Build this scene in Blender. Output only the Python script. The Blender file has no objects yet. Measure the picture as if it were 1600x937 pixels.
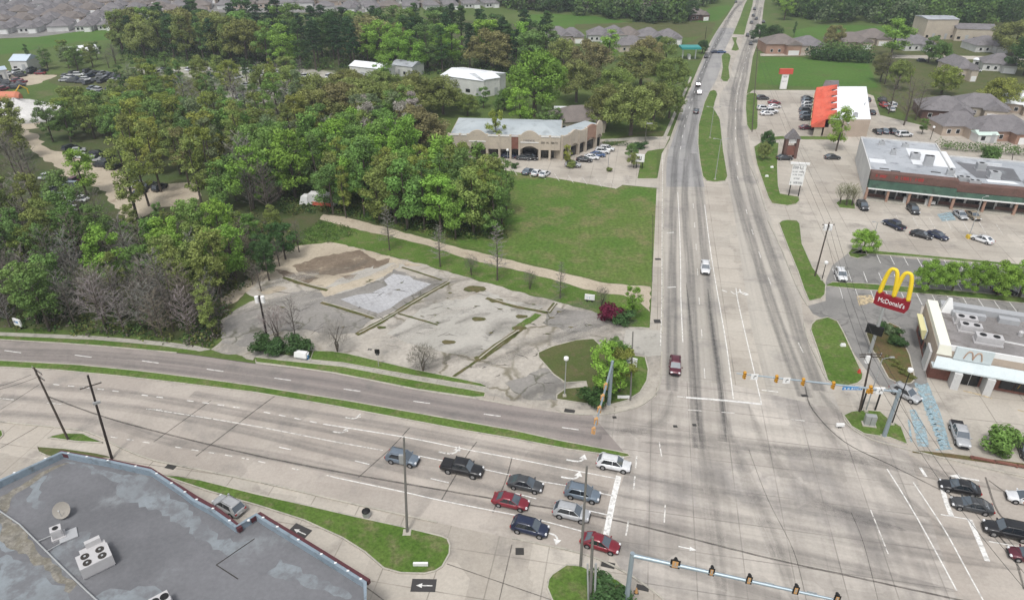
import bpy, math, random
from mathutils import Vector, Matrix
from mathutils.geometry import tessellate_polygon
R = math.radians
sc = bpy.context.scene
COL = sc.collection
# ------------------------------------------------------------------ camera, sky, sun, exposure
CH, PITCH, FPX = 68.0, R(30.1), 1100.0
cam = bpy.data.cameras.new('camera'); camo = bpy.data.objects.new('camera', cam); COL.objects.link(camo)
camo.location = (0, 0, CH); camo.rotation_euler = (R(90) - PITCH, 0, 0)
cam.sensor_width = 36; cam.lens = 36 * FPX / 1600; cam.clip_start = 0.5; cam.clip_end = 8000
sc.camera = camo
w = bpy.data.worlds.new('World'); sc.world = w; w.use_nodes = True
wn = w.node_tree; wn.nodes.clear()
sky = wn.nodes.new('ShaderNodeTexSky'); sky.sky_type = 'NISHITA'; sky.sun_disc = False
sky.sun_elevation = R(63); sky.sun_rotation = R(200); sky.dust_density = 3; sky.air_density = 1.0
hsv = wn.nodes.new('ShaderNodeHueSaturation'); hsv.inputs['Saturation'].default_value = 0.22
bg = wn.nodes.new('ShaderNodeBackground'); bg.inputs['Strength'].default_value = 0.15
wo = wn.nodes.new('ShaderNodeOutputWorld')
wn.links.new(sky.outputs[0], hsv.inputs['Color']); wn.links.new(hsv.outputs[0], bg.inputs[0]); wn.links.new(bg.outputs[0], wo.inputs[0])
sl = bpy.data.lights.new('sun', 'SUN'); sl.energy = 1.5; sl.angle = R(10); sl.color = (1.0, 0.97, 0.93)
so = bpy.data.objects.new('sun', sl); COL.objects.link(so); so.rotation_euler = (R(27), 0, R(-20))
sc.view_settings.view_transform = 'Standard'; sc.view_settings.look = 'None'
sc.view_settings.exposure = 0.30; sc.view_settings.gamma = 1.0
sc.cycles.max_bounces = 5; sc.cycles.diffuse_bounces = 2; sc.cycles.glossy_bounces = 2
sc.cycles.transparent_max_bounces = 12; sc.cycles.transmission_bounces = 2

# ------------------------------------------------------------------ helpers
SP, CP = math.sin(PITCH), math.cos(PITCH)
def P(px, py, z=0.0):
    """world point at height z seen at photo pixel (px, py)"""
    tx = (px - 800) / FPX; ty = (py - 468.5) / FPX
    dn = SP + ty * CP; fw = CP - ty * SP
    t = (CH - z) / dn
    return Vector((tx * t, fw * t, z))
def proj(v):
    dz = CH - v[2]; d = v[1] * CP + dz * SP; u = dz * CP - v[1] * SP
    return 800 + FPX * v[0] / d, 468.5 + FPX * u / d
def hgt(base, ytop):
    """height of a vertical thing standing at pixel base whose top shows at row ytop"""
    b = P(*base); lo, hi = 0, 60
    for _ in range(40):
        m = (lo + hi) / 2
        if proj((b.x, b.y, m))[1] > ytop: lo = m
        else: hi = m
    return lo
def heading(a, b, z=0):
    d = P(b[0], b[1], z) - P(a[0], a[1], z)
    return math.atan2(d.y, d.x)

class MB:
    def __init__(s): s.v = []; s.f = []; s.uv = {}; s.c = None
    def face(s, pts, uv=None):
        i = len(s.v); s.v += [tuple(p) for p in pts]; s.f.append(tuple(range(i, i + len(pts))))
        if uv: s.uv[len(s.f) - 1] = uv
        return s
    def box(s, c, d, rz=0.0, rx=0.0):
        m = Matrix.Rotation(rz, 3, 'Z') @ Matrix.Rotation(rx, 3, 'X'); c = Vector(c)
        P8 = [c + m @ Vector((x * d[0] / 2, y * d[1] / 2, z * d[2] / 2)) for z in (-1, 1) for x, y in ((-1, -1), (1, -1), (1, 1), (-1, 1))]
        i = len(s.v); s.v += [tuple(p) for p in P8]
        for f in ((3, 2, 1, 0), (4, 5, 6, 7), (0, 1, 5, 4), (1, 2, 6, 5), (2, 3, 7, 6), (3, 0, 4, 7)): s.f.append(tuple(i + k for k in f))
        return s
    def frust(s, c, b, t, h, off=(0, 0)):
        """box with base size b, top size t, height h standing on c"""
        x, y, z = c; i = len(s.v)
        for (dx, dy), zz, o in ((b[:2], z, (0, 0)), (t[:2], z + h, off)):
            for sx, sy in ((-1, -1), (1, -1), (1, 1), (-1, 1)): s.v.append((x + o[0] + sx * dx / 2, y + o[1] + sy * dy / 2, zz))
        for f in ((3, 2, 1, 0), (4, 5, 6, 7), (0, 1, 5, 4), (1, 2, 6, 5), (2, 3, 7, 6), (3, 0, 4, 7)): s.f.append(tuple(i + k for k in f))
        return s
    def tube(s, pts, rad, n=8, cap=True, ref=None):
        pts = [Vector(p) for p in pts]
        if not isinstance(rad, (list, tuple)): rad = [rad] * len(pts)
        i0 = len(s.v)
        for k, p in enumerate(pts):
            d = (pts[min(k + 1, len(pts) - 1)] - pts[max(k - 1, 0)])
            if d.length < 1e-6: d = Vector((0, 0, 1))
            d.normalize(); a = d.cross(Vector(ref) if ref else (Vector((0, 0, 1)) if abs(d.z) < .9 else Vector((1, 0, 0)))).normalized(); b = d.cross(a)
            for j in range(n):
                t = 2 * math.pi * j / n; s.v.append(tuple(p + (a * math.cos(t) + b * math.sin(t)) * rad[k]))
        for k in range(len(pts) - 1):
            for j in range(n):
                j2 = (j + 1) % n; s.f.append((i0 + k * n + j, i0 + k * n + j2, i0 + (k + 1) * n + j2, i0 + (k + 1) * n + j))
        if cap:
            s.f.append(tuple(i0 + j for j in range(n))[::-1]); s.f.append(tuple(i0 + (len(pts) - 1) * n + j for j in range(n)))
        return s
    def prism(s, poly, z0, z1, top=True, bottom=False):
        n = len(poly); i = len(s.v)
        A = sum(poly[k][0] * poly[(k + 1) % n][1] - poly[(k + 1) % n][0] * poly[k][1] for k in range(n))
        if A < 0: poly = poly[::-1]
        s.v += [(p[0], p[1], z0) for p in poly] + [(p[0], p[1], z1) for p in poly]
        for k in range(n): s.f.append((i + k, i + (k + 1) % n, i + n + (k + 1) % n, i + n + k))
        if top:
            for t in tessellate_polygon([[Vector((p[0], p[1], 0)) for p in poly]]): s._tri(t, i + n, 1)
        if bottom:
            for t in tessellate_polygon([[Vector((p[0], p[1], 0)) for p in poly]]): s._tri(t, i, -1)
        return s
    def _tri(s, t, off, sgn):
        a, b, c = (s.v[off + k] for k in t)
        cr = (b[0] - a[0]) * (c[1] - a[1]) - (b[1] - a[1]) * (c[0] - a[0])
        t = tuple(off + k for k in t)
        s.f.append(t if cr * sgn > 0 else t[::-1])
    def sheet(s, poly, z):
        i = len(s.v); s.v += [(p[0], p[1], z) for p in poly]
        for t in tessellate_polygon([[Vector((p[0], p[1], 0)) for p in poly]]): s._tri(t, i, 1)
        return s
    def band(s, pts, hw, z0, z1, closed=True):
        """box section swept along a line (kerbs, walls)"""
        pts = [Vector((p[0], p[1], 0)) for p in pts]; n = len(pts); rings = []
        for k in range(n):
            a = pts[(k - 1) % n] if closed or k else pts[0]; b = pts[(k + 1) % n] if closed or k < n - 1 else pts[-1]
            d = (b - a).normalized(); q = Vector((-d.y, d.x, 0)) * hw
            i = len(s.v); s.v += [tuple((pts[k] + q)[:2]) + (z0,), tuple((pts[k] + q)[:2]) + (z1,), tuple((pts[k] - q)[:2]) + (z1,), tuple((pts[k] - q)[:2]) + (z0,)]; rings.append(i)
        for k in range(n if closed else n - 1):
            a, b = rings[k], rings[(k + 1) % n]
            for j in range(3): s.f.append((a + j, a + j + 1, b + j + 1, b + j))
        if not closed: s.f.append(tuple(rings[0] + j for j in range(4))); s.f.append(tuple(rings[-1] + j for j in (3, 2, 1, 0)))
        return s
    def build(s, name, mat, parent=None, smooth=False, loc=None):
        me = bpy.data.meshes.new(name); me.from_pydata(s.v, [], s.f)
        if s.uv:
            l = me.uv_layers.new(name='UVMap')
            for fi, u in s.uv.items():
                for k, li in enumerate(me.polygons[fi].loop_indices): l.data[li].uv = u[k]
        if mat: me.materials.append(mat)
        if smooth: me.polygons.foreach_set('use_smooth', [True] * len(me.polygons))
        me.update()
        o = bpy.data.objects.new(name, me); COL.objects.link(o)
        if parent: o.parent = parent
        if loc: o.location = loc
        return o
def tag(o, label, cat, group=None):
    o['label'] = label; o['category'] = cat
    if group: o['group'] = group
    return o
def thing(name, label, cat, loc=(0, 0, 0), rz=0.0, group=None):
    o = bpy.data.objects.new(name, None); COL.objects.link(o); o.location = loc; o.rotation_euler = (0, 0, rz)
    o.empty_display_size = .2
    return tag(o, label, cat, group)
def struct(o): o['kind'] = 'structure'; return o
def stuff(o, label, cat): o['kind'] = 'stuff'; return tag(o, label, cat)
KIDS = {}
def dup(root, loc, rz, label=None, group=None, scale=None, color=None, paint=()):
    if root.name not in KIDS: KIDS[root.name] = [(c, list(c.children)) for c in root.children]
    r = root.copy(); COL.objects.link(r); r.location = loc; r.rotation_euler = (0, 0, rz)
    if scale: r.scale = scale if isinstance(scale, (list, tuple)) else (scale,) * 3
    if label: r['label'] = label
    if group: r['group'] = group
    elif 'group' in r: del r['group']
    for ch, gs in KIDS[root.name]:
        c = ch.copy(); COL.objects.link(c); c.parent = r
        if color and c.name.split('.')[0] in paint: c.color = (*color, 1)
        for g in gs:
            d = g.copy(); COL.objects.link(d); d.parent = c
    return r
def hide_proto(root):
    for ch in list(root.children):
        for g in list(ch.children): bpy.data.objects.remove(g)
        bpy.data.objects.remove(ch)
    bpy.data.objects.remove(root)
def cat(pts, n=5, closed=False):
    """Catmull-Rom through 2-D points"""
    out = []; N = len(pts)
    for i in range(N if closed else N - 1):
        g = lambda k: pts[k % N] if closed else pts[max(0, min(N - 1, k))]
        p0, p1, p2, p3 = g(i - 1), g(i), g(i + 1), g(i + 2)
        for j in range(n):
            t = j / n
            out.append(tuple(0.5 * (2 * p1[a] + (p2[a] - p0[a]) * t + (2 * p0[a] - 5 * p1[a] + 4 * p2[a] - p3[a]) * t * t + (3 * p1[a] - p0[a] - 3 * p2[a] + p3[a]) * t ** 3) for a in (0, 1)))
    if not closed: out.append(tuple(pts[-1][:2]))
    return out
def W(poly, z=0): return [tuple(P(x, y, z)[:2]) for x, y in poly]
def rough2(poly, seed=1): return rough(rough(poly, 1.5, 4.5, seed), .35, .9, seed + 1)
def rough(poly, amp, step, seed=1, closed=True):
    """break an outline up into an irregular edge"""
    rg = random.Random(seed); out = []; n = len(poly)
    for k in range(n if closed else n - 1):
        a = Vector(poly[k]); b = Vector(poly[(k + 1) % n]); L = (b - a).length; m = max(1, int(L / step)); q = Vector((-(b - a).y, (b - a).x)) / max(L, 1e-6)
        for j in range(m):
            t = j / m; o = rg.uniform(-amp, amp) if j else rg.uniform(-amp, amp) * .4
            out.append(tuple(a.lerp(b, t) + q * o))
    return out

# ------------------------------------------------------------------ materials
def nodes(name):
    m = bpy.data.materials.new(name); m.use_nodes = True; nt = m.node_tree; nt.nodes.clear()
    out = nt.nodes.new('ShaderNodeOutputMaterial'); b = nt.nodes.new('ShaderNodeBsdfPrincipled'); nt.links.new(b.outputs[0], out.inputs[0])
    return m, nt, b, out
def nd(nt, t, **k):
    n = nt.nodes.new(t)
    for a, v in k.items():
        if a.startswith('_'): setattr(n, a[1:], v)
        else:
            key = a.replace('__', ' ')
            sck = n.inputs[int(key[1:])] if key[0] == 'i' and key[1:].isdigit() else n.inputs[key]
            if isinstance(v, bpy.types.NodeSocket): nt.links.new(v, sck)
            else: sck.default_value = v
    return n
def mixc(nt, f, a, b, mode='MIX'):
    n = nt.nodes.new('ShaderNodeMix'); n.data_type = 'RGBA'; n.blend_type = mode
    for i, v in ((0, f), (6, a), (7, b)):
        if isinstance(v, bpy.types.NodeSocket): nt.links.new(v, n.inputs[i])
        else: n.inputs[i].default_value = v if i == 0 else (*v[:3], 1)
    return n.outputs[2]
def ramp(nt, f, a, b, va=0.0, vb=1.0):
    n = nd(nt, 'ShaderNodeMapRange', i0=f, i1=a, i2=b, i3=va, i4=vb); n.interpolation_type = 'SMOOTHSTEP'; return n.outputs[0]
def noise(nt, vec, scale, detail=4, rough_=.6):
    return nd(nt, 'ShaderNodeTexNoise', Vector=vec, Scale=scale, Detail=detail, Roughness=rough_).outputs[0]
def mapping(nt, vec, scale=(1, 1, 1), rz=0.0, loc=(0, 0, 0)):
    return nd(nt, 'ShaderNodeMapping', Vector=vec, Scale=scale, Rotation=(0, 0, rz), Location=loc).outputs[0]
def hexc(r, g, b):  # sRGB 0-255 to linear
    f = lambda c: ((c / 255 + .055) / 1.055) ** 2.4 if c > 10 else c / 255 / 12.92
    return (f(r), f(g), f(b))
def plain(name, col, rough_=.6, metal=0.0, var=.12, scale=3.0, spec=.3, coat=0.0):
    m, nt, b, out = nodes(name); tc = nd(nt, 'ShaderNodeTexCoord').outputs['Object']
    n = noise(nt, tc, scale, 4); c = mixc(nt, n, [x * (1 - var) for x in col], [min(1, x * (1 + var)) for x in col])
    nt.links.new(c, b.inputs['Base Color']); b.inputs['Roughness'].default_value = rough_; b.inputs['Metallic'].default_value = metal
    b.inputs['Specular IOR Level'].default_value = spec; b.inputs['Coat Weight'].default_value = coat
    return m
def surface(name, c0, c1, c2=None, s1=.05, s2=.25, t2=(.55, .7), grain=.15, gs=3.0, rough_=.9, joints=None, jr=0.0, jc=.6, streak=None, bump=0.0, crack=None, patch=None):
    """large-scale mottling, blotches, grain, optional joints / streaks / cracks"""
    m, nt, b, out = nodes(name); tc = nd(nt, 'ShaderNodeTexCoord').outputs['Object']
    c = mixc(nt, ramp(nt, noise(nt, tc, s1, 5), .35, .65), c0, c1)
    if c2: c = mixc(nt, ramp(nt, noise(nt, mapping(nt, tc, loc=(37, 11, 0)), s2, 6, .65), *t2), c, c2)
    if patch:
        vt = nd(nt, 'ShaderNodeTexVoronoi', Vector=mapping(nt, tc, (1 / patch[0], 1 / patch[1], 0), jr), Scale=1.0); vt.distance = 'CHEBYCHEV'; vt.inputs['Randomness'].default_value = .35
        bw = nd(nt, 'ShaderNodeRGBToBW', Color=vt.outputs['Color']).outputs[0]
        k = ramp(nt, bw, 0, 1, 1 - patch[2], 1 + patch[2]); c = mixc(nt, 1.0, c, nd(nt, 'ShaderNodeCombineColor', i0=k, i1=k, i2=k).outputs[0], 'MULTIPLY')
    if streak:
        for (rz, amt, sx, sy) in streak:
            n = ramp(nt, noise(nt, mapping(nt, nd(nt, 'ShaderNodeMapping', Vector=tc, Rotation=(0, 0, rz)).outputs[0], (sx, sy, 1)), 1.0, 3), .35, .62, 1 - amt, 1 + amt * .35)
            c = mixc(nt, 1.0, c, nd(nt, 'ShaderNodeCombineColor', i0=n, i1=n, i2=n).outputs[0], 'MULTIPLY')
    if joints:
        v = nd(nt, 'ShaderNodeMapping', Vector=tc, Rotation=(0, 0, jr)).outputs[0]
        for ax, d in ((0, joints[0]), (1, joints[1])):
            if not d: continue
            s = nd(nt, 'ShaderNodeSeparateXYZ', i0=v).outputs[ax]
            fr = nd(nt, 'ShaderNodeMath', _operation='FRACT', i0=nd(nt, 'ShaderNodeMath', _operation='DIVIDE', i0=s, i1=d).outputs[0]).outputs[0]
            k = ramp(nt, nd(nt, 'ShaderNodeMath', _operation='ABSOLUTE', i0=nd(nt, 'ShaderNodeMath', _operation='SUBTRACT', i0=fr, i1=.5).outputs[0]).outputs[0], .5 - .11 / d, .5 - .03 / d)
            wv = ramp(nt, noise(nt, mapping(nt, tc, loc=(5, 9, 0)), .15, 2), .3, .7, .2, .8)
            kk = nd(nt, 'ShaderNodeMath', _operation='MULTIPLY', i0=k, i1=wv).outputs[0]
            c = mixc(nt, kk, c, [x * jc for x in c0])
    if crack:
        wv = nd(nt, 'ShaderNodeTexNoise', Vector=tc, Scale=.5, Detail=3).outputs['Color']
        vv = nd(nt, 'ShaderNodeVectorMath', _operation='MULTIPLY_ADD', i0=wv, i1=(2.5, 2.5, 0), i2=tc).outputs[0]
        vo = nd(nt, 'ShaderNodeTexVoronoi', _feature='DISTANCE_TO_EDGE', Vector=vv, Scale=crack[0])
        k = ramp(nt, vo.outputs['Distance'], .0, crack[1], crack[2], 0); gate = ramp(nt, noise(nt, tc, .07, 2), .42, .6)
        c = mixc(nt, nd(nt, 'ShaderNodeMath', _operation='MULTIPLY', i0=k, i1=gate).outputs[0], c, crack[3])
    g = ramp(nt, noise(nt, tc, gs, 5, .75), .25, .75, 1 - grain, 1 + grain)
    c = mixc(nt, 1.0, c, nd(nt, 'ShaderNodeCombineColor', i0=g, i1=g, i2=g).outputs[0], 'MULTIPLY')
    nt.links.new(c, b.inputs['Base Color']); b.inputs['Roughness'].default_value = rough_; b.inputs['Specular IOR Level'].default_value = .15
    if bump:
        bp = nd(nt, 'ShaderNodeBump', Strength=1.0, Distance=bump, Height=noise(nt, tc, gs, 5, .7)); nt.links.new(bp.outputs[0], b.inputs['Normal'])
    return m
def decal(name, col, amt, sv=.03, feather=.5):
    """soft-edged stain on pavement: tyre wear, oil, tar; UV u across 0..1, v in metres"""
    m, nt, b, out = nodes(name); uv = nd(nt, 'ShaderNodeTexCoord').outputs['UV']; tc = nd(nt, 'ShaderNodeTexCoord').outputs['Object']
    s = nd(nt, 'ShaderNodeSeparateXYZ', i0=uv)
    d = nd(nt, 'ShaderNodeMath', _operation='ABSOLUTE', i0=nd(nt, 'ShaderNodeMath', _operation='SUBTRACT', i0=s.outputs[0], i1=.5).outputs[0]).outputs[0]
    prof = ramp(nt, d, .5 - feather * .5, .5, 1, 0)
    n = ramp(nt, noise(nt, mapping(nt, uv, (3.0, sv, 1)), 1.0, 5, .6), .3, .62, .25, 1)
    n2 = ramp(nt, noise(nt, tc, 1.2, 5, .7), .2, .7, .55, 1.1)
    a = nd(nt, 'ShaderNodeMath', _operation='MULTIPLY', i0=prof, i1=n).outputs[0]; a = nd(nt, 'ShaderNodeMath', _operation='MULTIPLY', i0=a, i1=n2).outputs[0]
    a = nd(nt, 'ShaderNodeMath', _operation='MULTIPLY', i0=a, i1=amt).outputs[0]
    b.inputs['Base Color'].default_value = (*col, 1); b.inputs['Roughness'].default_value = .85; b.inputs['Specular IOR Level'].default_value = .1
    nt.links.new(a, b.inputs['Alpha']); return m
def paintmark(name, col, wear=.5):
    m, nt, b, out = nodes(name); tc = nd(nt, 'ShaderNodeTexCoord').outputs['Object']
    k = ramp(nt, noise(nt, tc, 1.6, 6, .75), .36, .56, 1 - wear, .95)
    b.inputs['Base Color'].default_value = (*col, 1); b.inputs['Roughness'].default_value = .7; nt.links.new(k, b.inputs['Alpha']); return m
RN = R(10.5)   # direction of the north-south road, clockwise of +Y
CON0, CON1, CON2 = (.375, .338, .29), (.45, .415, .362), (.29, .265, .235)
MT = {}
MT['ground'] = surface('meadow_ground', (.075, .12, .028), (.10, .135, .04), (.14, .13, .065), .02, .06, (.55, .75), .25, 1.2)
MT['grass'] = surface('mown_grass', (.070, .130, .022), (.100, .158, .034), (.15, .155, .07), .12, .45, (.46, .7), .38, 2.6)
MT['field'] = surface('field_grass', (.100, .152, .034), (.074, .145, .024), (.160, .160, .068), .05, .16, (.42, .7), .4, 1.3)
MT['grass_bright'] = surface('bright_grass', (.062, .135, .022), (.080, .155, .028), (.09, .125, .035), .03, .12, (.5, .75), .22, .9)
MT['drygrass'] = surface('dry_grass', (.10, .105, .042), (.075, .10, .03), (.13, .11, .06), .2, .6, (.5, .7), .25, 4)
MT['woodfloor'] = surface('leaf_litter', (.065, .095, .03), (.09, .09, .045), (.055, .09, .024), .1, .4, (.5, .7), .35, 3)
MT['concrete'] = surface('concrete_paving', CON0, CON1, CON2, .05, .18, (.5, .72), .10, 2.2, joints=(6.2, 6.2), jr=RN, jc=.5, patch=(6.2, 6.2, .10))
MT['ns_road'] = surface('north_road_concrete', (.36, .335, .30), (.43, .40, .352), (.295, .278, .255), .03, .1, (.5, .7), .08, 2.0, streak=[(RN, .10, .5, .012), (RN, .05, 1.7, .02)], joints=(0, 12), jr=RN)
MT['junction'] = surface('junction_concrete', (.37, .338, .305), (.455, .42, .375), (.295, .275, .255), .04, .07, (.5, .68), .09, 2.0, joints=(5.5, 5.5), jr=RN, jc=.55, streak=[(RN, .13, .5, .02), (R(16), .13, .02, .5)], patch=(5.5, 5.5, .10))
MT['wb_road'] = surface('westbound_asphalt', (.262, .230, .213), (.30, .268, .245), (.225, .205, .19), .05, .2, (.5, .7), .08, 2.5)
MT['eb_road'] = surface('eastbound_concrete', (.35, .312, .275), (.42, .38, .335), (.285, .262, .235), .06, .15, (.5, .72), .09, 2.2, patch=(9, 5, .07), jr=R(14))
MT['asph'] = surface('parking_asphalt', (.20, .195, .185), (.27, .26, .245), (.15, .148, .142), .08, .25, (.5, .7), .1, 2.5, crack=(.25, .05, .7, (.12, .115, .11)))
MT['lot'] = surface('weathered_lot', (.36, .33, .285), (.45, .415, .365), (.25, .235, .21), .05, .11, (.48, .66), .16, 1.6, crack=(.13, .06, .8, (.13, .115, .07)), streak=[(R(40), .12, .25, .06)])
MT['lotdark'] = surface('old_asphalt', (.21, .20, .185), (.27, .255, .235), (.34, .32, .28), .1, .3, (.55, .7), .16, 1.8, crack=(.2, .05, .8, (.09, .09, .06)))
MT['lotlight'] = surface('bare_slab', (.42, .40, .36), (.35, .335, .30), (.25, .24, .22), .1, .35, (.55, .7), .12, 1.6)
MT['tiles'] = surface('floor_tile_slab', (.44, .44, .45), (.38, .38, .39), (.29, .285, .28), .1, .5, (.55, .68), .18, 2, joints=(1.2, 1.2), jr=R(-30), jc=.7)
MT['dirt'] = surface('sandy_dirt', (.46, .40, .31), (.38, .325, .25), (.26, .21, .155), .1, .3, (.55, .75), .15, 2.0)
MT['mud'] = surface('brown_earth', (.15, .115, .085), (.22, .175, .13), (.33, .28, .21), .15, .4, (.55, .7), .25, 1.5)
MT['gravel'] = surface('pale_gravel', (.42, .40, .36), (.34, .325, .28), (.14, .16, .08), .1, .12, (.42, .58), .15, 2.0)
MT['mulch'] = surface('mulch_bed', (.12, .09, .045), (.10, .11, .035), (.16, .085, .05), .2, .8, (.5, .7), .3, 4)
MT['kerb'] = surface('kerb_concrete', (.44, .41, .35), (.37, .35, .30), (.26, .25, .22), .2, .6, (.5, .7), .15, 3)
MT['walk'] = surface('sidewalk_concrete', (.40, .38, .33), (.34, .32, .28), (.24, .235, .20), .15, .5, (.5, .7), .12, 3, joints=(1.6, 1.6), jr=R(15), jc=.6)
MT['white'] = paintmark('road_paint_white', (.78, .77, .74), .45)
MT['whitefaint'] = paintmark('road_paint_faded', (.70, .68, .64), .75)
MT['blue_mark'] = paintmark('road_paint_blue', (.30, .42, .47), .98)
MT['yellow_mark'] = paintmark('road_paint_yellow', (.55, .44, .27), .95)
MT['wear'] = decal('tyre_wear', (.165, .162, .16), .40)
MT['wearsoft'] = decal('tyre_wear_soft', (.18, .175, .17), .30)
MT['wearjunc'] = decal('tyre_wear_junction', (.18, .172, .165), .26)
MT['skid'] = decal('oil_line', (.10, .10, .10), .5, .02, .9)
MT['tar'] = decal('tar_seam', (.11, .10, .09), .8, .3, .5)
MT['weed'] = surface('weedy_crack', (.07, .085, .025), (.13, .11, .055), None, .4, 1, (.5, .6), .35, 4)
# ------------------------------------------------------------------ the ground and the roads
def sheet(name, px, mat, z, rgh=None, smooth=False, closed=True):
    p = cat(px, 5, True) if smooth else px
    p = W(p)
    if rgh == 2: p = rough2(p, len(px))
    elif rgh: p = rough(p, rgh[0], rgh[1], len(px))
    return struct(MB().sheet(p, z).build(name, MT[mat]))
g = MB(); n_ = 12; xs = [-3000 + 6000 * i / n_ for i in range(n_ + 1)]
g.face([(-3000, -1500, 0), (3000, -1500, 0), (3000, 4500, 0), (-3000, 4500, 0)])
struct(g.build('ground', MT['ground']))
def ribbon(name, mat, L, Rr, z, n=6):
    """strip between two edges given in photo pixels"""
    a = cat(L, n); b = cat(Rr, n); k = max(len(a), len(b)); m = MB()
    def at(q, t):
        t *= len(q) - 1; i = min(int(t), len(q) - 2); f = t - i
        return (q[i][0] * (1 - f) + q[i + 1][0] * f, q[i][1] * (1 - f) + q[i + 1][1] * f)
    pa = [P(*at(a, i / (k - 1)), z) for i in range(k)]; pb = [P(*at(b, i / (k - 1)), z) for i in range(k)]
    for i in range(k - 1): m.face([pa[i], pa[i + 1], pb[i + 1], pb[i]][::1])
    o = m.build(name, mat if not isinstance(mat, str) else MT[mat]); return struct(o)
def strip(name, mat, line, width, z, n=5, smooth=True, taper=False):
    """strip of constant width (metres) along a pixel line, with UVs"""
    q = cat(line, n) if smooth and len(line) > 2 else line
    pts = [P(x, y, z) for x, y in q]
    m = MB(); d = 0; prev = None
    for i, p in enumerate(pts):
        t = (pts[min(i + 1, len(pts) - 1)] - pts[max(0, i - 1)]).normalized(); nrm = Vector((-t.y, t.x, 0)) * width / 2 * (max(.02, math.sin(math.pi * i / (len(pts) - 1)) ** .7) if taper else 1)
        cur = (p + nrm, p - nrm)
        if prev:
            d2 = d + (p - pts[i - 1]).length; m.face([prev[0], prev[1], cur[1], cur[0]], [(0, d), (1, d), (1, d2), (0, d2)]); d = d2
        prev = cur
    return struct(m.build(name, MT[mat]))
# southwest, southeast and east paving: one sheet of concrete with grass islands on it
WEST = [(1190,-60),(1172,-30),(1160,-10),(1152,0),(1147,8),(1136,25),(1123,44),(1113,60),(1105,75),(1096,95),(1088,115),(1080,132),(1073,148),(1066,165),(1062,175),(1054,198),(1047,218),(1034,240),(1027,280),(1024,310),(1023,335),(1021,385),(1019,440),(1017,485),(1015,513)]
EAST = [(1236,-60),(1210,-30),(1200,-10),(1194,0),(1192,18),(1190,38),(1185,63),(1176,90),(1171,125),(1166,150)]
NK = [(-420,515),(-200,520),(0,531),(133,539),(276,551.5),(400,568),(520,583),(651,609),(738,622),(800,633),(883,645.5),(925,648)]
sheet('pavement', [(1015,513),(870,500),(870,520),(700,590),(738,622)] + NK[::-1][4:] + [(-420,700),(-420,1250),(2050,1250),(2050,500),(1750,250),(1660,218),(1440,196),(1375,180),(1365,150),(1340,141),(1176,141),(1166,150)] + EAST[::-1] + WEST, 'concrete', .012)
# north-south carriageways
ribbon('south_bound_road', 'ns_road', [(1190,-60),(1172,-30),(1160,-10),(1152,0),(1136,25),(1113,60),(1096,95),(1080,132),(1062,178),(1047,218),(1038,255),(1036,320),(1035,400),(1034,480),(1033,560),(1033,595)],
       [(1200,-60),(1182,-30),(1170,-10),(1161,0),(1160,15),(1152,40),(1144,56),(1130,85),(1128,105),(1112,142),(1098,178),(1091,235),(1097,275),(1103,320),(1110,400),(1125,480),(1136,545),(1143,600)], .020)
ribbon('north_bound_road', 'ns_road', [(1215,-60),(1190,-30),(1178,-10),(1176,5),(1168,35),(1163,56),(1155,80),(1145,100),(1140,125),(1125,150),(1126,190),(1132,235),(1137,280),(1148,340),(1160,420),(1172,500),(1186,560),(1200,620)],
       [(1236,-60),(1210,-30),(1200,-10),(1194,5),(1190,38),(1184,63),(1175,90),(1170,125),(1165,155),(1168,203),(1176,250),(1200,330),(1219,383),(1248,453),(1258,515),(1275,550),(1293,593),(1315,645)], .024)
sheet('road_junction', [(1033,592),(1143,600),(1200,615),(1312,640),(1325,663),(1360,683),(1418,698),(1421,712),(1500,950),(1530,1100),(1040,1100),(1036,937),(973,893),(944,850),(975,742),(984,714),(975,706),(925,648),(960,645),(998,635),(1026,618)], 'junction', .030)
ribbon('westbound_road', 'wb_road', NK + [(960,646)], [(-420,543),(-200,549),(0,563),(125,570),(216,579),(311,590),(400,603),(550,627),(651,645),(800,671),(875,688),(983,708),(1000,712)], .022)
ribbon('eastbound_road', 'eb_road', [(-420,552),(-200,558),(0,574),(85,578),(190,588),(276,598),(400,613.5),(520,634),(600,649),(733,674),(800,685),(888,702),(984,714),(990,716)],
       [(-420,625),(-200,637),(0,659),(100,669),(140,676),(190,700),(233,717),(276,727),(400,752),(520,780),(618,802),(683,816),(800,841),(910,865),(950,880)], .022)
ribbon('east_street', 'eb_road', [(1400,712),(1421,713),(1500,728),(1600,748),(1750,778),(2000,820)], [(1480,1000),(1500,1000),(1560,1020),(1660,1040),(1800,1100),(2050,1200)], .022)
# parking lots
sheet('parking_lot_asphalt', [(1290,440),(1300,415),(1330,392),(1420,404),(1536,412),(1660,428),(1760,445),(1760,560),(1600,490),(1440,478),(1432,520),(1450,600),(1428,606),(1400,610),(1370,600),(1340,560),(1300,505),(1270,490),(1262,478),(1290,470)], 'asph', .020)
sheet('vacant_lot', [(330,546),(347,532),(344,500),(361,489),(381,477),(402,468),(380,455),(400,430),(436,388),(474,384),(515,380),(553,386),(595,398),(639,408),(674,417),(708,427),(742,437),(811,456),(846,465),(870,471),(925,485),(945,498),(975,511),(1016,512),(1033,530),(1033,595),(1020,612),(990,632),(955,640),(883,640),(800,626),(764,618),(700,592),(560,560),(500,550),(470,545),(400,556),(396,562)], 'lot', .032, (.35, 1.2))
MT['stain'] = decal('dark_stain', (.17, .16, .14), .38, .15, 1.0); MT['palestain'] = decal('pale_scuff', (.52, .49, .44), .5, .12, 1.0)
rgs = random.Random(8)
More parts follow.
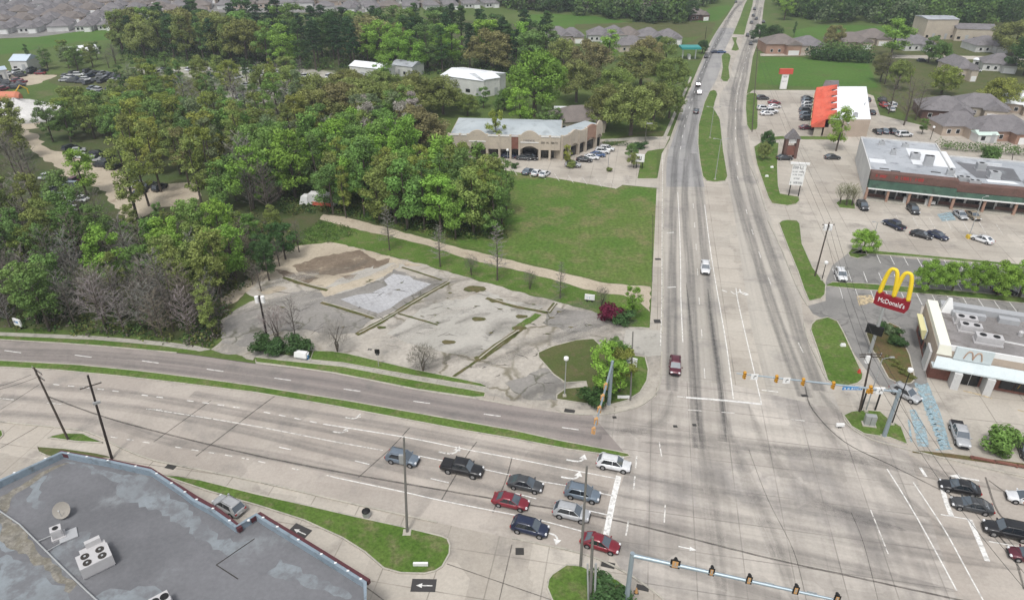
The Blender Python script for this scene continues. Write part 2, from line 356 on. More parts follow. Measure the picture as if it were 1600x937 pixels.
for k in range(46):
    x, y = rgs.uniform(400, 1000), rgs.uniform(420, 610)
    if y > 470 + (x - 400) * .33 or y < 395 + (x - 480) * .18: continue
    dx = rgs.uniform(25, 70); strip('surface_stain', rgs.choice(['stain', 'palestain', 'stain']), [(x - dx, y + dx * .3), (x, y + rgs.uniform(-6, 6)), (x + dx, y - dx * .28)], rgs.uniform(2.5, 7), .086 + k * .0001, 8, True, True)
sheet('entrance_pad', [(978,515),(1033,516),(1034,555),(1012,557),(972,545)], 'lotlight', .040)
for k, (nm, px, mt) in enumerate([
    ('sandy_ground', [(436,388),(474,384),(515,380),(553,386),(600,400),(640,410),(610,420),(560,440),(512,455),(470,448),(440,432),(405,440),(372,470),(350,480),(345,470),(375,448),(410,420)], 'dirt'),
    ('brown_earth', [(500,400),(560,392),(600,403),(596,415),(560,424),(520,432),(470,424),(455,415)], 'mud'),
    ('dark_asphalt', [(352,500),(400,476),(470,455),(560,462),(500,475),(582,498),(556,520),(520,522),(430,520),(380,545),(350,535)], 'lotdark'),
    ('slab_surround', [(530,455),(618,420),(700,440),(640,475),(585,500),(505,475)], 'lotdark'),
    ('pale_slab', [(690,470),(760,455),(850,478),(800,520),(740,560),(640,540),(600,520)], 'lotlight'),
    ('pale_slab', [(560,425),(625,408),(650,412),(560,450),(520,462),(500,455)], 'lotlight'),
    ('dark_asphalt', [(860,480),(930,490),(948,506),(900,520),(850,505)], 'lotdark'),
    ('dark_asphalt', [(790,600),(850,575),(880,600),(870,622),(820,622)], 'lotdark')]):
    sheet(nm, px, mt, .038 + .005 * k, 2)
sheet('tiled_floor_slab', [(615,428),(640,432),(646,437),(674,444),(660,452),(626,470),(610,482),(591,490),(560,480),(532,468),(558,461),(580,458),(606,446),(600,438)], 'tiles', .088)
for ln, wd in [([(701,441),(650,470),(600,500),(557,523)], 1.1), ([(502,473),(540,484),(584,498)], .8), ([(443,434),(480,446),(512,454)], .9), ([(622,490),(650,498),(684,508)], .45), ([(760,466),(800,478),(856,489)], .9),
               ([(808,518),(775,540),(746,563)], 1.0), ([(820,512),(790,536),(756,560)], .5), ([(746,563),(708,589)], .5), ([(628,418),(660,428),(690,438)], .5), ([(856,489),(868,474)], .9)]:
    p = W(cat(ln, 4)); n = len(p); L = []; Rr = []
    for i, q in enumerate(p):
        a, b = Vector(p[max(0, i - 1)]), Vector(p[min(n - 1, i + 1)]); t = (b - a).normalized(); nr = Vector((-t.y, t.x)) * wd / 2; L.append(tuple(Vector(q) + nr)); Rr.append(tuple(Vector(q) - nr))
    struct(MB().sheet(rough(L + Rr[::-1], .16 * wd + .05, .8, n), .094).build('weed_line', MT['weed']))
    if wd > .7: struct(MB().band([tuple(Vector(q) + Vector((.3, .45)) * wd) for q in p], .11, 0, .13, False).build('old_kerb', MT['kerb']))
rgc = random.Random(77); LOTP = [(410,450),(560,440),(660,425),(850,478),(940,500),(1010,530),(940,530),(845,545),(850,600),(760,600),(600,555),(500,540),(400,540),(370,500)]
def in_lot(x, y):
    ins = False; j = len(LOTP) - 1
    for i in range(len(LOTP)):
        if (LOTP[i][1] > y) != (LOTP[j][1] > y) and x < (LOTP[j][0] - LOTP[i][0]) * (y - LOTP[i][1]) / (LOTP[j][1] - LOTP[i][1]) + LOTP[i][0]: ins = not ins
        j = i
    return ins
k = 0
while k < 70:
    x, y = rgc.uniform(370, 1010), rgc.uniform(425, 600)
    if not in_lot(x, y): continue
    k += 1; a = rgc.choice([.45, -.62, -.5, .35]) + rgc.uniform(-.25, .25); L = rgc.uniform(8, 34); q = [(x, y)]
    for s_ in range(4): q.append((q[-1][0] + L * math.cos(a) / 4 + rgc.uniform(-2, 2), q[-1][1] + L * math.sin(a) / 4 * .6 + rgc.uniform(-1.3, 1.3)))
    strip('pavement_crack', 'tar', q, rgc.uniform(.12, .4), .0955 + k * .00002, 3, True, True)
    if k % 2 == 0:
        r_ = rgc.uniform(.5, 2.6); cx, cy = q[2]; sheet('weed_patch', [(cx + r_ * 2.2 * math.cos(t) * rgc.uniform(.5, 1.3), cy + r_ * .55 * math.sin(t) * rgc.uniform(.5, 1.3)) for t in [j_ * .9 for j_ in range(7)]], 'weed', .099 + k * .00003, (.12, .5))
for k, px in enumerate([[(470,428),(500,436),(480,444),(452,438)], [(590,408),(612,404),(604,414),(580,420)], [(430,420),(455,424),(470,432),(440,434)], [(530,430),(560,428),(545,438)]]): sheet('brown_earth', px, 'mud', .083 + k * .0005, 2)
for k, px in enumerate([[(500,455),(560,438),(620,412),(628,416),(570,446),(510,464)], [(400,452),(440,446),(450,452),(410,462)], [(560,392),(600,400),(640,410),(660,416),(640,418),(590,407)]]): sheet('sandy_ground', px, 'dirt', .0815 + k * .0005, 2)
sheet('weed_patch', [(836,490),(846,492),(818,512),(801,516),(800,512)], 'grass', .098, (.2, .8))
for cx, cy, r in [(748,499,9), (701,535,9), (742,452,14), (815,495,8), (775,470,9), (812,513,9), (750,560,8), (596,512,6)]:
    sheet('weed_patch', [(cx + r * 1.3 * math.cos(a), cy + r * .38 * math.sin(a)) for a in [k * .7 for k in range(9)]], 'weed', .10 + r * .0003, (.35, .7))
sheet('dirt_track', [(500,343),(505,335),(540,339),(613,358),(701,383),(800,407),(862,422),(908,433),(950,443),(1016,448),(1016,487),(1000,472),(975,461),(938,457),(900,448),(850,433),(800,420.6),(776,415.6),(726,403),(676,386),(613,370),(563,360),(525,350)], 'dirt', .036, (.25, 1.3))
sheet('field', [(530,300),(700,250),(800,268),(875,280),(963,295),(973,290),(1026,294),(1024,335),(1021,400),(1018,447),(950,441),(862,420),(800,404),(700,378),(613,354),(540,336)], 'field', .014)
sheet('grass_verge', [(440,385),(505,345),(563,360),(613,370),(676,386),(726,403),(776,415.6),(850,433),(938,457),(975,461),(1000,472),(1014,488),(1015,512),(975,511),(925,485),(846,464),(742,436),(640,407),(553,385),(515,379)], 'grass', .016)
sheet('strip_center_lot', [(690,232),(1005,214),(1047,213),(1038,232),(1012,236),(1002,250),(996,279),(1034,278),(1027,294),(973,289),(963,295),(875,280),(800,268),(740,258),(690,248)], 'concrete', .030)
sheet('lawn', [(1012,236),(1026,236),(1026,279),(997,279),(1003,250)], 'grass', .034)
sheet('lawn', [(940,222),(1005,205),(1040,205),(1034,214),(1005,213),(945,232)], 'drygrass', .034)
sheet('sidewalk', [(945,218),(1000,214),(1035,216),(1052,178),(1072,135),(1078,120),(1081,121),(1075,137),(1056,180),(1040,218),(1000,219),(945,222)], 'walk', .038)
# left yard tracks, far fields
sheet('yard_track', [(30,200),(60,212),(70,230),(130,250),(185,262),(205,288),(260,288),(300,284),(314,300),(300,322),(250,324),(215,345),(196,342),(180,325),(165,300),(130,285),(95,275),(88,262),(60,245),(34,225)], 'dirt', .016, (.8, 2))
sheet('yard_track', [(-100,178),(0,182),(60,186),(62,200),(30,203),(-100,196)], 'dirt', .020, (.8, 2))
sheet('gravel_yard', [(-60,120),(50,116),(90,118),(60,131),(36,136),(-60,140)], 'dirt', .022, (.8, 2))
sheet('gravel_yard', [(60,117),(180,112),(230,120),(330,128),(330,150),(200,146),(90,134)], 'drygrass', .018, (.8, 2))
sheet('gravel_yard', [(200,106),(360,104),(520,110),(560,125),(480,165),(380,170),(330,140),(230,118)], 'gravel', .017, (1, 2.5))
sheet('service_yard', [(300,170),(420,160),(480,168),(440,190),(330,200)], 'drygrass', .018, (.8, 2))
sheet('bright_meadow', [(-300,75),(0,62),(60,58),(120,50),(184,42),(184,62),(120,66),(40,80),(0,86),(-300,105)], 'grass_bright', .020)
sheet('bright_meadow', [(-150,20),(0,18),(40,20),(0,32),(-150,40)], 'grass_bright', .020)
sheet('bright_meadow', [(815,24),(860,22),(930,26),(980,34),(930,44),(880,42),(840,38)], 'grass_bright', .020)
sheet('bright_meadow', [(1090,28),(1110,12),(1140,8),(1146,10),(1123,32),(1092,36)], 'grass_bright', .020)
sheet('bright_meadow', [(1240,48),(1280,40),(1340,40),(1430,44),(1460,52),(1430,60),(1380,58),(1240,62)], 'grass_bright', .020)
sheet('bright_meadow', [(1187,89),(1260,90),(1356,98),(1372,137),(1300,138),(1187,132),(1182,128)], 'grass_bright', .024)
sheet('drainage_field', [(900,38),(1060,34),(1118,36),(1112,55),(1060,60),(1000,48),(900,46)], 'drygrass', .022, (1, 3))
sheet('lawn', [(1060,74),(1100,56),(1108,56),(1090,78),(1062,76)], 'drygrass', .026)
sheet('suburb_ground', [(-500,-40),(400,-45),(700,-10),(560,22),(240,26),(184,44),(60,58),(-500,80)], 'asph', .010)
sheet('suburb_ground', [(1190,100),(1190,72),(1280,66),(1450,40),(1660,30),(1900,80),(1900,260),(1660,240),(1450,200),(1380,160),(1375,125),(1360,92),(1270,86)], 'drygrass', .011)
sheet('street', [(1380,86),(1700,90),(1700,96),(1380,91)], 'concrete', .018)
sheet('street', [(1188,84),(1262,82),(1350,84),(1350,89),(1262,87),(1188,88)], 'concrete', .026)
sheet('street', [(1520,190),(1600,170),(1700,170),(1700,190),(1600,190),(1560,205)], 'concrete', .018)
sheet('wood_floor', [(-450,518),(0,512),(120,516),(230,524),(300,536),(345,528),(344,500),(370,475),(430,400),(500,350),(610,356),(700,378),(790,375),(792,300),(760,262),(690,250),(600,230),(480,215),(380,190),(300,180),(-450,170)], 'woodfloor', .012)
sheet('wood_floor', [(184,62),(300,100),(520,112),(850,112),(870,60),(840,40),(560,20),(240,20)], 'woodfloor', .014)
# sidewalks and verges on the north side of the westbound road
def ver(nm, px, mat, z=.14, kerb=True, smooth=False, kw=.1):
    p = W(cat(px, 4, True) if smooth else px)
    if kerb:
        o = struct(MB().sheet(p, z - .02).build(nm, MT[mat])); struct(MB().band(p, kw, 0, z).build('kerb', MT['kerb']))
    else: o = struct(MB().sheet(p, z - .08).build(nm, MT[mat]))
    return o
sheet('sidewalk', [(-420,506),(0,519),(150,525),(260,534),(312,541),(330,546),(312,549),(250,540),(150,531),(0,524.5),(-420,512)], 'walk', .044)
sheet('grass_verge', [(-420,512.5),(0,525),(150,531.5),(250,540.5),(308,548),(300,551),(276,550.5),(133,538),(0,530),(-420,514.4)], 'grass', .050)
sheet('sidewalk', [(395,549),(480,558),(536,568),(651,589),(764,606),(764,612),(651,594),(535,572),(440,562),(398,557)], 'walk', .046)
ver('grass_verge', [(398,558),(440,563),(536,573),(651,594.5),(758,613),(757,620),(738,620.6),(651,608),(520,582),(440,571),(400,566)], 'grass', .11)
ver('grass_verge', [(485,562),(490,548),(520,549),(545,553),(600,566),(651,578),(701,588),(751,599),(763,606),(651,588),(536,567)], 'grass', .11)
# islands
ver('grass_median', [(-420,543),(-200,549),(0,563.5),(125,570.5),(216,579.5),(311,591),(400,603.5),(550,627.5),(651,645.5),(800,672),(875,688.5),(963,705),(981,709),(984,713),(975,714.5),(960,712),(888,702),(800,685),(733,674),(600,649),(520,634),(400,613.5),(276,598),(190,588),(85,578),(0,573.5),(-200,557),(-420,551)], 'grass')
ver('grass_median', [(1109,143),(1115,141),(1119,143),(1121,148),(1117,160),(1115,170),(1120,178),(1125,187),(1130,235),(1137,276),(1133,283),(1117,284.6),(1104,283),(1098,276),(1094,255),(1090.5,225),(1091.5,195),(1101,160)], 'grass')
ver('grass_median', [(1126,123),(1129,106),(1127,88),(1131,84),(1138,84),(1142,88),(1138.5,106),(1140.5,122),(1137,127.5),(1130,127.5)], 'grass')
ver('grass_median', [(1143.5,59),(1152,59),(1150.5,66),(1155,78),(1150,80),(1142.5,79),(1147,68)], 'grass')
ver('grass_median', [(1145,54),(1163,55),(1167,38),(1176,8),(1178,-8),(1188,-28),(1203,-55),(1206,-58),(1184,-28),(1172,-8),(1163,8),(1156,28)], 'grass')
ver('grass_island', [(1166,149),(1170,146),(1181,146),(1183,150),(1184,175),(1184,198),(1182,203),(1172,204),(1167,196),(1165,170)], 'grass')
ver('grass_island', [(1178,230),(1190,222),(1217,224),(1215,245),(1214.6,266),(1216,291),(1219,303),(1248,308),(1249,314),(1244,319),(1231,321.5),(1206,318),(1200,308),(1192,285),(1182,255)], 'grass')
ver('grass_island', [(1217,349),(1222,345.5),(1231,344),(1245,345),(1249.5,350),(1253,381),(1270,419),(1290,445),(1289,460),(1282.5,467),(1264,470),(1256,452),(1246.6,424),(1231,386)], 'grass')
ver('grass_island', [(1266.5,515),(1268,507),(1275,500),(1293,496),(1308,502),(1318,520),(1333,553),(1348,585),(1347,593),(1340,599),(1325,603),(1305,602),(1293,594),(1278,548)], 'grass')
ver('planted_island', [(1353,521),(1373,509),(1390,504.5),(1405.6,512),(1408,527.7),(1420.7,555),(1429.5,593),(1423,599),(1405.6,600),(1388,591),(1373,563),(1360.5,543)], 'mulch')
ver('grass_island', [(1318,649),(1330,643),(1352,641),(1375,643),(1390.6,657),(1408,667),(1418,694),(1390.6,684),(1350.5,678),(1330,666)], 'grass')
ver('grass_island', [(251,742),(313,750),(400,772),(475,788.6),(550,806),(626,822.5),(690,838),(699,842),(703,852),(702,865),(691,885),(680,892),(663,896),(626,895),(600,887.7),(570,862),(535,840),(475,812.5),(400,788.6),(376,782),(326,767)], 'grass')
ver('grass_island', [(855,918),(857,905),(863,897),(885,882.6),(908,884),(940,900),(963,905),(983,920),(985,945),(975,985),(900,990),(868,950)], 'grass')
ver('grass_island', [(75,684),(100,677),(130,677.6),(145,685),(161,692),(120,690)], 'grass')
ver('grass_island', [(59,698),(100,701),(150,708),(178,716),(120,717),(75,713),(60,706)], 'drygrass')
ver('grass_island', [(-60,690),(-20,680),(3,672),(5,680),(-10,695),(-60,710)], 'grass')
ver('corner_lawn', [(841,551),(862,541.5),(900,531.5),(927,529.4),(936,538),(943,550),(975,553),(1008,558),(1013,578),(1010.6,595),(1000,613),(980,625.5),(955.5,632),(930,632.5),(918,631),(870,624),(870,617),(884,607),(918,604),(916,596),(884,598),(865,585),(852,570),(842,559)], 'drygrass', .12)
sheet('lawn', [(955,553),(1007,559),(1012,578),(1009.6,595),(999,612),(979,624),(940,629),(925,610)], 'grass', .108)
# thin green medians in the lots
for px in ([(1290,447),(1300,441),(1345,443),(1440,450),(1530,458),(1700,475),(1700,484),(1530,467),(1440,459),(1340,452)], [(1330,396),(1345,390),(1420,397),(1540,408),(1700,424),(1700,428),(1540,412),(1420,401),(1350,397)],
           [(1190,216),(1222,213),(1300,214),(1322,216),(1322,220),(1300,219),(1222,218),(1192,221)], [(1306,318),(1312,313),(1330,312),(1336,320),(1336,327),(1312,325)], [(1325,396),(1330,389),(1352,391),(1355,400),(1340,404),(1328,401)]):
    ver('planted_median', px, 'grass', .13)
sheet('plaza_edge_bed', [(1425,703),(1480,708),(1600,724),(1700,740),(1700,746),(1600,731),(1480,714),(1426,707)], 'mulch', .05)
# ---- wear, seams and markings
Z = .046
ribbon('grey_asphalt_overlay', surface('old_overlay', (.285, .28, .275), (.33, .322, .31), (.24, .237, .235), .05, .15, (.5, .7), .08, 2.0, streak=[(RN, .10, .6, .02)]), [(1123,44),(1108,75),(1090,118),(1073,155),(1058,200),(1043,245),(1041,292)], [(1150,44),(1132,80),(1122,118),(1103,155),(1094,200),(1092,245),(1101,292)], .034)
BANDS_N = [[(1164,0),(1145,20),(1128,55),(1108,90),(1092,130),(1077,165),(1064,205),(1055,250),(1052,320),(1050,400),(1050,500),(1050,610)],
           [(1157,3),(1137,30),(1121,62),(1103,100),(1088,140),(1086,180),(1075,240),(1070,300),(1073,360),(1079,440),(1083,540),(1088,633),(1093,700)],
           [(1084,240),(1092,300),(1099,380),(1106,440),(1117,540),(1129,640),(1133,690)]]
for ln in BANDS_N: strip('tyre_wear', 'wear', ln, 2.4, Z)
for ln in ([(1184,0),(1180,20),(1174,50),(1163,80),(1155,110),(1147,140),(1143,180),(1142,235),(1150,290),(1166,350),(1184,410),(1206,480),(1228,540),(1258,620)],
           [(1189,12),(1183,35),(1178,60),(1168,90),(1163,120),(1157,150),(1155,190),(1160,235),(1176,310),(1205,400),(1232,470),(1253,540),(1280,610)]):
    strip('tyre_wear', 'wear', ln, 2.9, Z)
for ln, wd in [([(1072,440),(1078,495),(1083,560),(1088,633),(1094,690)], .9), ([(1106,450),(1111,495),(1119,560),(1128,633),(1135,690)], 1.1), ([(1109,455),(1113,490)], .5), ([(1163,575),(1168,630)], .9), ([(1072,470),(1078,495)], .4)]:
    strip('oil_line', 'skid', ln, wd, Z + .004, 8, True, True)
for ln in ([(-200,538),(0,547),(133,552),(276,564),(400,581),(520,597),(651,622),(800,647),(930,660)], [(-200,545),(0,556),(133,562),(276,577),(400,593),(520,612),(651,636),(800,662),(940,684)]):
    strip('tyre_wear', 'wearsoft', ln, 2.3, Z)
for ln in ([(0,620),(160,632),(280,650),(400,676),(520,706),(640,735),(760,762),(880,790),(945,803)], [(0,600),(160,610),(280,628),(400,650),(520,672),(640,700),(760,728),(880,752),(950,770)],
           [(0,645),(160,658),(270,690),(400,708),(520,733),(640,762),(760,790),(880,815),(940,830)], [(300,615),(500,648),(640,672),(760,695),(880,718),(965,735)]):
    strip('tyre_wear', 'wearsoft', ln, 2.2, Z)
for ln in ([(960,735),(1100,765),(1300,800),(1480,830),(1600,850)], [(955,770),(1100,800),(1300,838),(1480,870),(1600,890)], [(950,803),(1100,835),(1300,880),(1500,925)], [(935,835),(1050,880),(1180,925),(1300,965)],
           [(1000,690),(1150,700),(1300,708),(1450,735),(1600,775)], [(900,665),(1050,680),(1200,700),(1350,720),(1500,757)], [(1050,610),(1040,650),(1000,672),(930,676)], [(1088,633),(1105,740),(1120,860),(1130,960)],
           [(1129,640),(1165,740),(1210,850),(1250,960)], [(1170,632),(1210,720),(1290,790),(1420,830)], [(1258,620),(1310,690),(1390,760),(1480,830)], [(1280,610),(1320,655),(1390,700),(1480,745)]):
    strip('tyre_wear', 'wearjunc', ln, 2.7, Z, 6, True, True)
strip('tar_seam', 'tar', [(75,619),(163,651),(270,680),(400,711),(520,735),(650,758),(790,782),(965,813),(1200,871),(1350,904),(1520,941)], .34, Z + .006)
for ln, wd in [([(560,745),(610,700),(640,668)], .2), ([(690,780),(712,742),(730,710),(745,690)], .2), ([(306,712),(400,640),(430,618)], .25), ([(240,690),(330,625)], .18), ([(0,640),(62,600)], .18), ([(770,800),(790,750),(800,715)], .2),
               ([(1258,604),(1270,640),(1320,690),(1400,730),(1520,790)], .25), ([(1170,702),(1200,780),(1240,860),(1260,937)], .1), ([(1330,800),(1350,850),(1372,937)], .1), 
               ([(0,531.5),(133,538.5),(276,551),(400,568),(520,583),(651,609)], .2), ([(1020,335),(1019,440)], .2), ([(1540,745),(1560,800),(1600,840)], .35), ([(1545,750),(1575,772)], .3), ([(1600,920),(1585,870),(1560,835)], .35), ([(0,700),(60,665)], .2), ([(330,800),(430,865)], .2), ([(480,850),(600,937)], .2), ([(698,880),(930,960)], .15), ([(780,937),(800,850)], .15)]:
    strip('pavement_seam', 'tar', ln, wd, Z + .004)
# kerbs along the carriageways
for ln in ([(-420,625),(-200,637),(0,659),(100,669),(140,676),(190,700),(233,717),(276,727),(400,752),(520,780),(618,802),(683,816)], [(800,841),(910,865),(973,892),(1013,918),(1036,937),(1050,960)], NK[:5], NK[5:10],
           [(870,640),(883,645.5),(925,648),(960,645),(998,635),(1022,618),(1031,600),(1033,580),(1034,550)], [(1035,520),(1036,450),(1037,300),(1038,280)], [(1170,255),(1184,288),(1197,330)], [(1200,345),(1219,385),(1246,450),(1262,478)],
           [(1256,505),(1262,530),(1278,565),(1293,596)], [(1316,645),(1325,664),(1360,686),(1418,702),(1500,722),(1600,745),(1750,776)], [(1047,218),(1062,178),(1080,134),(1088,117)], [(1096,97),(1106,76)], [(1123,46),(1137,26),(1150,5)]):
    q = W(cat(ln, 4)); struct(MB().band(q, .11, 0, .15, False).build('kerb', MT['kerb']))
def mark(px, mat='white', wd=.16, z=.055): return strip('lane_marking', mat, px, wd, z)
for c in [(20,549),(130,556),(235,565),(336,578),(442,592),(550,609),(659,628),(769,648),(891,669)]: mark([(c[0] - 13, c[1] - 1.7), (c[0] + 13, c[1] + 1.9)], wd=.17)
mark([(505,662),(636,683),(733,702.5),(800,715),(880,731),(963,747)]); mark([(236,639),(320,652),(400,665.6),(460,677),(520,689),(598,703)], 'whitefaint')
mark([(656,712),(730,727),(800,742),(843,751),(890,759),(935,769),(958,774)]); mark([(520,744.6),(626,767),(693,782),(800,803),(850,813.6),(912,830)])
for a, b in [((436,698),(455,702)), ((555,719.5),(577,725)), ((673,747),(701,753.5)), ((805,770),(838,778.5)), ((915,796),(951,804))]: mark([a, b])
def dots(line, gap, ln, mat='white', wd=.16):
    q = [P(x, y, .055) for x, y in cat(line, 8)]; d = 0; m = MB(); acc = 0
    for i in range(len(q) - 1):
        a, b = q[i], q[i + 1]; L = (b - a).length; t = (b - a).normalized(); nr = Vector((-t.y, t.x, 0)) * wd / 2; s = -acc % gap
        while s < L - ln * .2:
            p0 = a + t * s; p1 = a + t * min(s + ln, L + ln); m.face([p0 + nr, p0 - nr, p1 - nr, p1 + nr]); s += gap
        acc = acc + L
    return struct(m.build('lane_marking', MT[mat]))
dots([(83,600),(160,608),(240,619),(320,629),(400,641),(495,660)], 2.6, 1.1); dots([(173,682),(250,694),(306,703),(376,714.5),(440,728),(520,744)], 2.6, 1.1, 'whitefaint'); dots([(0,622),(120,633),(236,639)], 8, 2.4, 'whitefaint')
mark([(1035.5,240),(1034.5,350),(1034,470),(1032,540)], 'whitefaint'); mark([(1059,300),(1062,360),(1063.5,420),(1064,470),(1067,535)], 'white', .15)
mark([(1101,320),(1110,390),(1118,440),(1125,480),(1136,545),(1146,623)]); mark([(1150,450),(1155,480),(1176,570),(1190,631)]); mark([(1072,620.5),(1130,625),(1190,631)], wd=.4)
mark([(1190,609),(1216,612)], wd=.2); mark([(1058,619),(1071,620)], 'whitefaint', .2)
dots([(1083,318),(1088,390),(1092,460),(1098,540),(1103,612)], 12, 3, 'whitefaint'); dots([(1152,275),(1175,360),(1203,440),(1240,520),(1275,590)], 12, 3, 'whitefaint'); dots([(1158,10),(1130,50),(1105,95),(1083,150),(1070,195),(1062,240)], 12, 3); dots([(1190,0),(1180,50),(1165,95),(1152,150),(1149,200),(1152,260)], 12, 3)
mark([(1142,455),(1148,459),(1155,456),(1162,457),(1170,460)], 'white', .2); mark([(1128,453),(1136,456)], 'white', .25); mark([(1042,364),(1053,363)], 'white', .3); mark([(1043,449),(1056,448)], 'white', .3)
mark([(967,743),(957,785),(947,835)], wd=.75); mark([(1470,752),(1478,782),(1487,806)], wd=.6); mark([(1515,811),(1530,845),(1543,876)], wd=.6); mark([(1438,730),(1447,744)], wd=.4)
mark([(1386,732),(1410,770),(1435,812),(1460,857),(1495,922)], wd=.17); mark([(1427,753),(1452,790),(1480,834),(1510,889),(1538,940)], wd=.17); mark([(1470,803),(1515,811)], wd=.16); mark([(1545,845),(1600,855)], wd=.16); mark([(1360,795),(1388,865)], 'whitefaint', .15)
dots([(1030,690),(1040,760),(1035,850)], 6, 3, 'whitefaint'); dots([(1075,640),(1160,646),(1240,655)], 5, 2, 'whitefaint'); dots([(995,712),(988,780),(975,850)], 4, 2.4, 'whitefaint', .2)
# turn arrows
def arrow(px, py, head, kind='straight', s=1.0, mat='white', z=.058):
    p = P(px, py, z); a = head; m = MB()
    f = lambda x, y: (p.x + s * (x * math.cos(a) - y * math.sin(a)), p.y + s * (x * math.sin(a) + y * math.cos(a)), z)
    if kind == 'straight':
        m.face([f(-1.6, -.12), f(.3, -.12), f(.3, .12), f(-1.6, .12)]); m.face([f(.3, -.5), f(1.4, 0), f(.3, .5)])
    else:
        k = 1 if kind == 'left' else -1; L = [(-1.6, 0), (-.6, 0), (.1, .12 * k), (.5, .45 * k), (.6, .8 * k)]
        for i in range(4):
            (x0, y0), (x1, y1) = L[i], L[i + 1]; d = math.hypot(x1 - x0, y1 - y0); nx, ny = -(y1 - y0) / d * .14, (x1 - x0) / d * .14
            m.face([f(x0 + nx, y0 + ny), f(x0 - nx, y0 - ny), f(x1 - nx, y1 - ny), f(x1 + nx, y1 + ny)])
        m.face([f(.05, .75 * k), f(1.15, .75 * k), f(.62, 1.75 * k)])
    return struct(m.build('turn_arrow', MT[mat]))
HE = heading((800,742), (935,769))
arrow(903,721,HE,'left',1.0); arrow(895,748,HE,'left',1.0); arrow(704,709,HE,'left',1.1,'whitefaint'); arrow(552,654,HE,'left',.8,'whitefaint'); arrow(532,676,HE,'left',.8,'whitefaint'); arrow(866,834,HE,'right',.9); arrow(1075,856,HE,'straight',.7)
arrow(1505,746,HE + math.pi,'straight',1.2); arrow(1157,457,R(-100),'left',.9)
# drive-through direction panels: white arrows on dark squares
for (px, py, ang, sx) in ((468,830,heading((500,845),(468,830)),2.6), (662,914,heading((700,915),(640,914)),2.8)):
    p = P(px, py); m = MB(); m.box((p.x, p.y, .03), (sx, 1.7, .02), ang); struct(m.build('painted_panel', plain('panel_dark', (.055, .052, .052), .8))); arrow(px, py, ang, 'straight', .62)
# accessible bays beside the restaurant
mark([(1431,598),(1439,618),(1458,655),(1472,700)], 'blue_mark', .5); mark([(1449,598),(1458,620),(1470,650),(1484,700)], 'blue_mark', .25); mark([(1462,702),(1488,700)], 'blue_mark', .25); mark([(1420,655),(1424,690)], 'blue_mark', .3); sheet('painted_bay', [(1421,640),(1430,640),(1446,668),(1452,698),(1434,697)], 'blue_mark', .051)
sheet('painted_bay', [(1432,600),(1450,600),(1463,636),(1486,702),(1470,703),(1446,642)], 'blue_mark', .052)
for k in range(8): mark([(1443 + k * 3.6, 640 + k * 8), (1463 + k * 2.6, 636 + k * 8)], 'blue_mark', .2)
sheet('painted_symbol', [(1432,664),(1440,662),(1446,666),(1440,671),(1434,669)], 'blue_mark', .058)
sheet('painted_bay', [(1464,335),(1486,331),(1494,344),(1472,346)], 'blue_mark', .05)
mark([(1505,610),(1530,616),(1550,622)], 'yellow_mark', .3); mark([(1590,640),(1610,645)], 'yellow_mark', .3)
sheet('yellow_hatch', [(1338,462),(1362,461),(1368,472),(1342,478)], 'yellow_mark', .05)
# stall lines
for a, b in [((1370 + 21 * k, 398 + 1.6 * k), (1376 + 21.6 * k, 411 + 1.8 * k)) for k in range(10)]: mark([a, b], wd=.13)
for a, b in [((1301 + 24 * k, 420 + 2 * k), (1306 + 24.6 * k, 437 + 2 * k)) for k in range(9)]: mark([a, b], wd=.13)
for a, b in [((1312 + 24 * k, 448 + 2 * k), (1317 + 24.8 * k, 466 + 2 * k)) for k in range(12)]: mark([a, b], wd=.13)
for k in range(9): mark([(1190 + .3 * k, 158 + 6 * k), (1204, 159 + 6 * k)], 'whitefaint', .12)
for k in range(8): mark([(800 + 22 * k, 262 + 3 * k), (808 + 22 * k, 274 + 3 * k)], 'whitefaint', .12)
for k in range(7): mark([(1400 + 26 * k, 336 + 2.2 * k), (1408 + 26.5 * k, 352 + 2.4 * k)], 'whitefaint', .12)
# drains and manholes
m_iron = plain('cast_iron', (.06, .058, .055), .7, .3)
for n, (px, py, w_, d_, lb) in enumerate([(890,642,1.6,.8,'dark kerb inlet grate beside the corner lamp post'), (1027,502,1.2,1.2,'square dark grate beside the curb above the corner lawn'), (950,882,1.6,.8,'brown steel inlet cover near the red sedan at the corner'), (812,861,1.0,1.0,'square grate set in the pale driveway by the pole island'), (267,729,1.4,.8,'dark inlet grate at the curb above the dark roof'), (1257,618,1.0,.6,'small iron cover in the junction below the oval grass island'), (1028,405,1.2,.7,'iron inlet beside the field at the road shoulder'), (1004,918,1.4,.7,'dark inlet plate by the near signal mast'), (960,652,.6,.5,'round iron cover in the curved corner lane'), (1055,666,.6,.5,'left iron cover in front of the stop line'), (1085,664,.6,.5,'right iron cover in front of the stop line'), (896,518,.6,.5,'small dark cover in the broken lot'), (578,546,.7,.5,'dark cover in the lot by the roadside sign')]):
    t = P(px, py); o = MB().box((0, 0, .01), (w_, d_, .05)); 
    for k in range(5): o.box((-w_ / 2 + w_ * (k + .5) / 5, 0, .045), (w_ * .07, d_ * .86, .03))
    tag(o.build('drain_cover', m_iron, loc=(t.x, t.y, .03)), lb, 'drain cover').rotation_euler = (0, 0, HE if n in (0, 2, 4, 7) else 0)
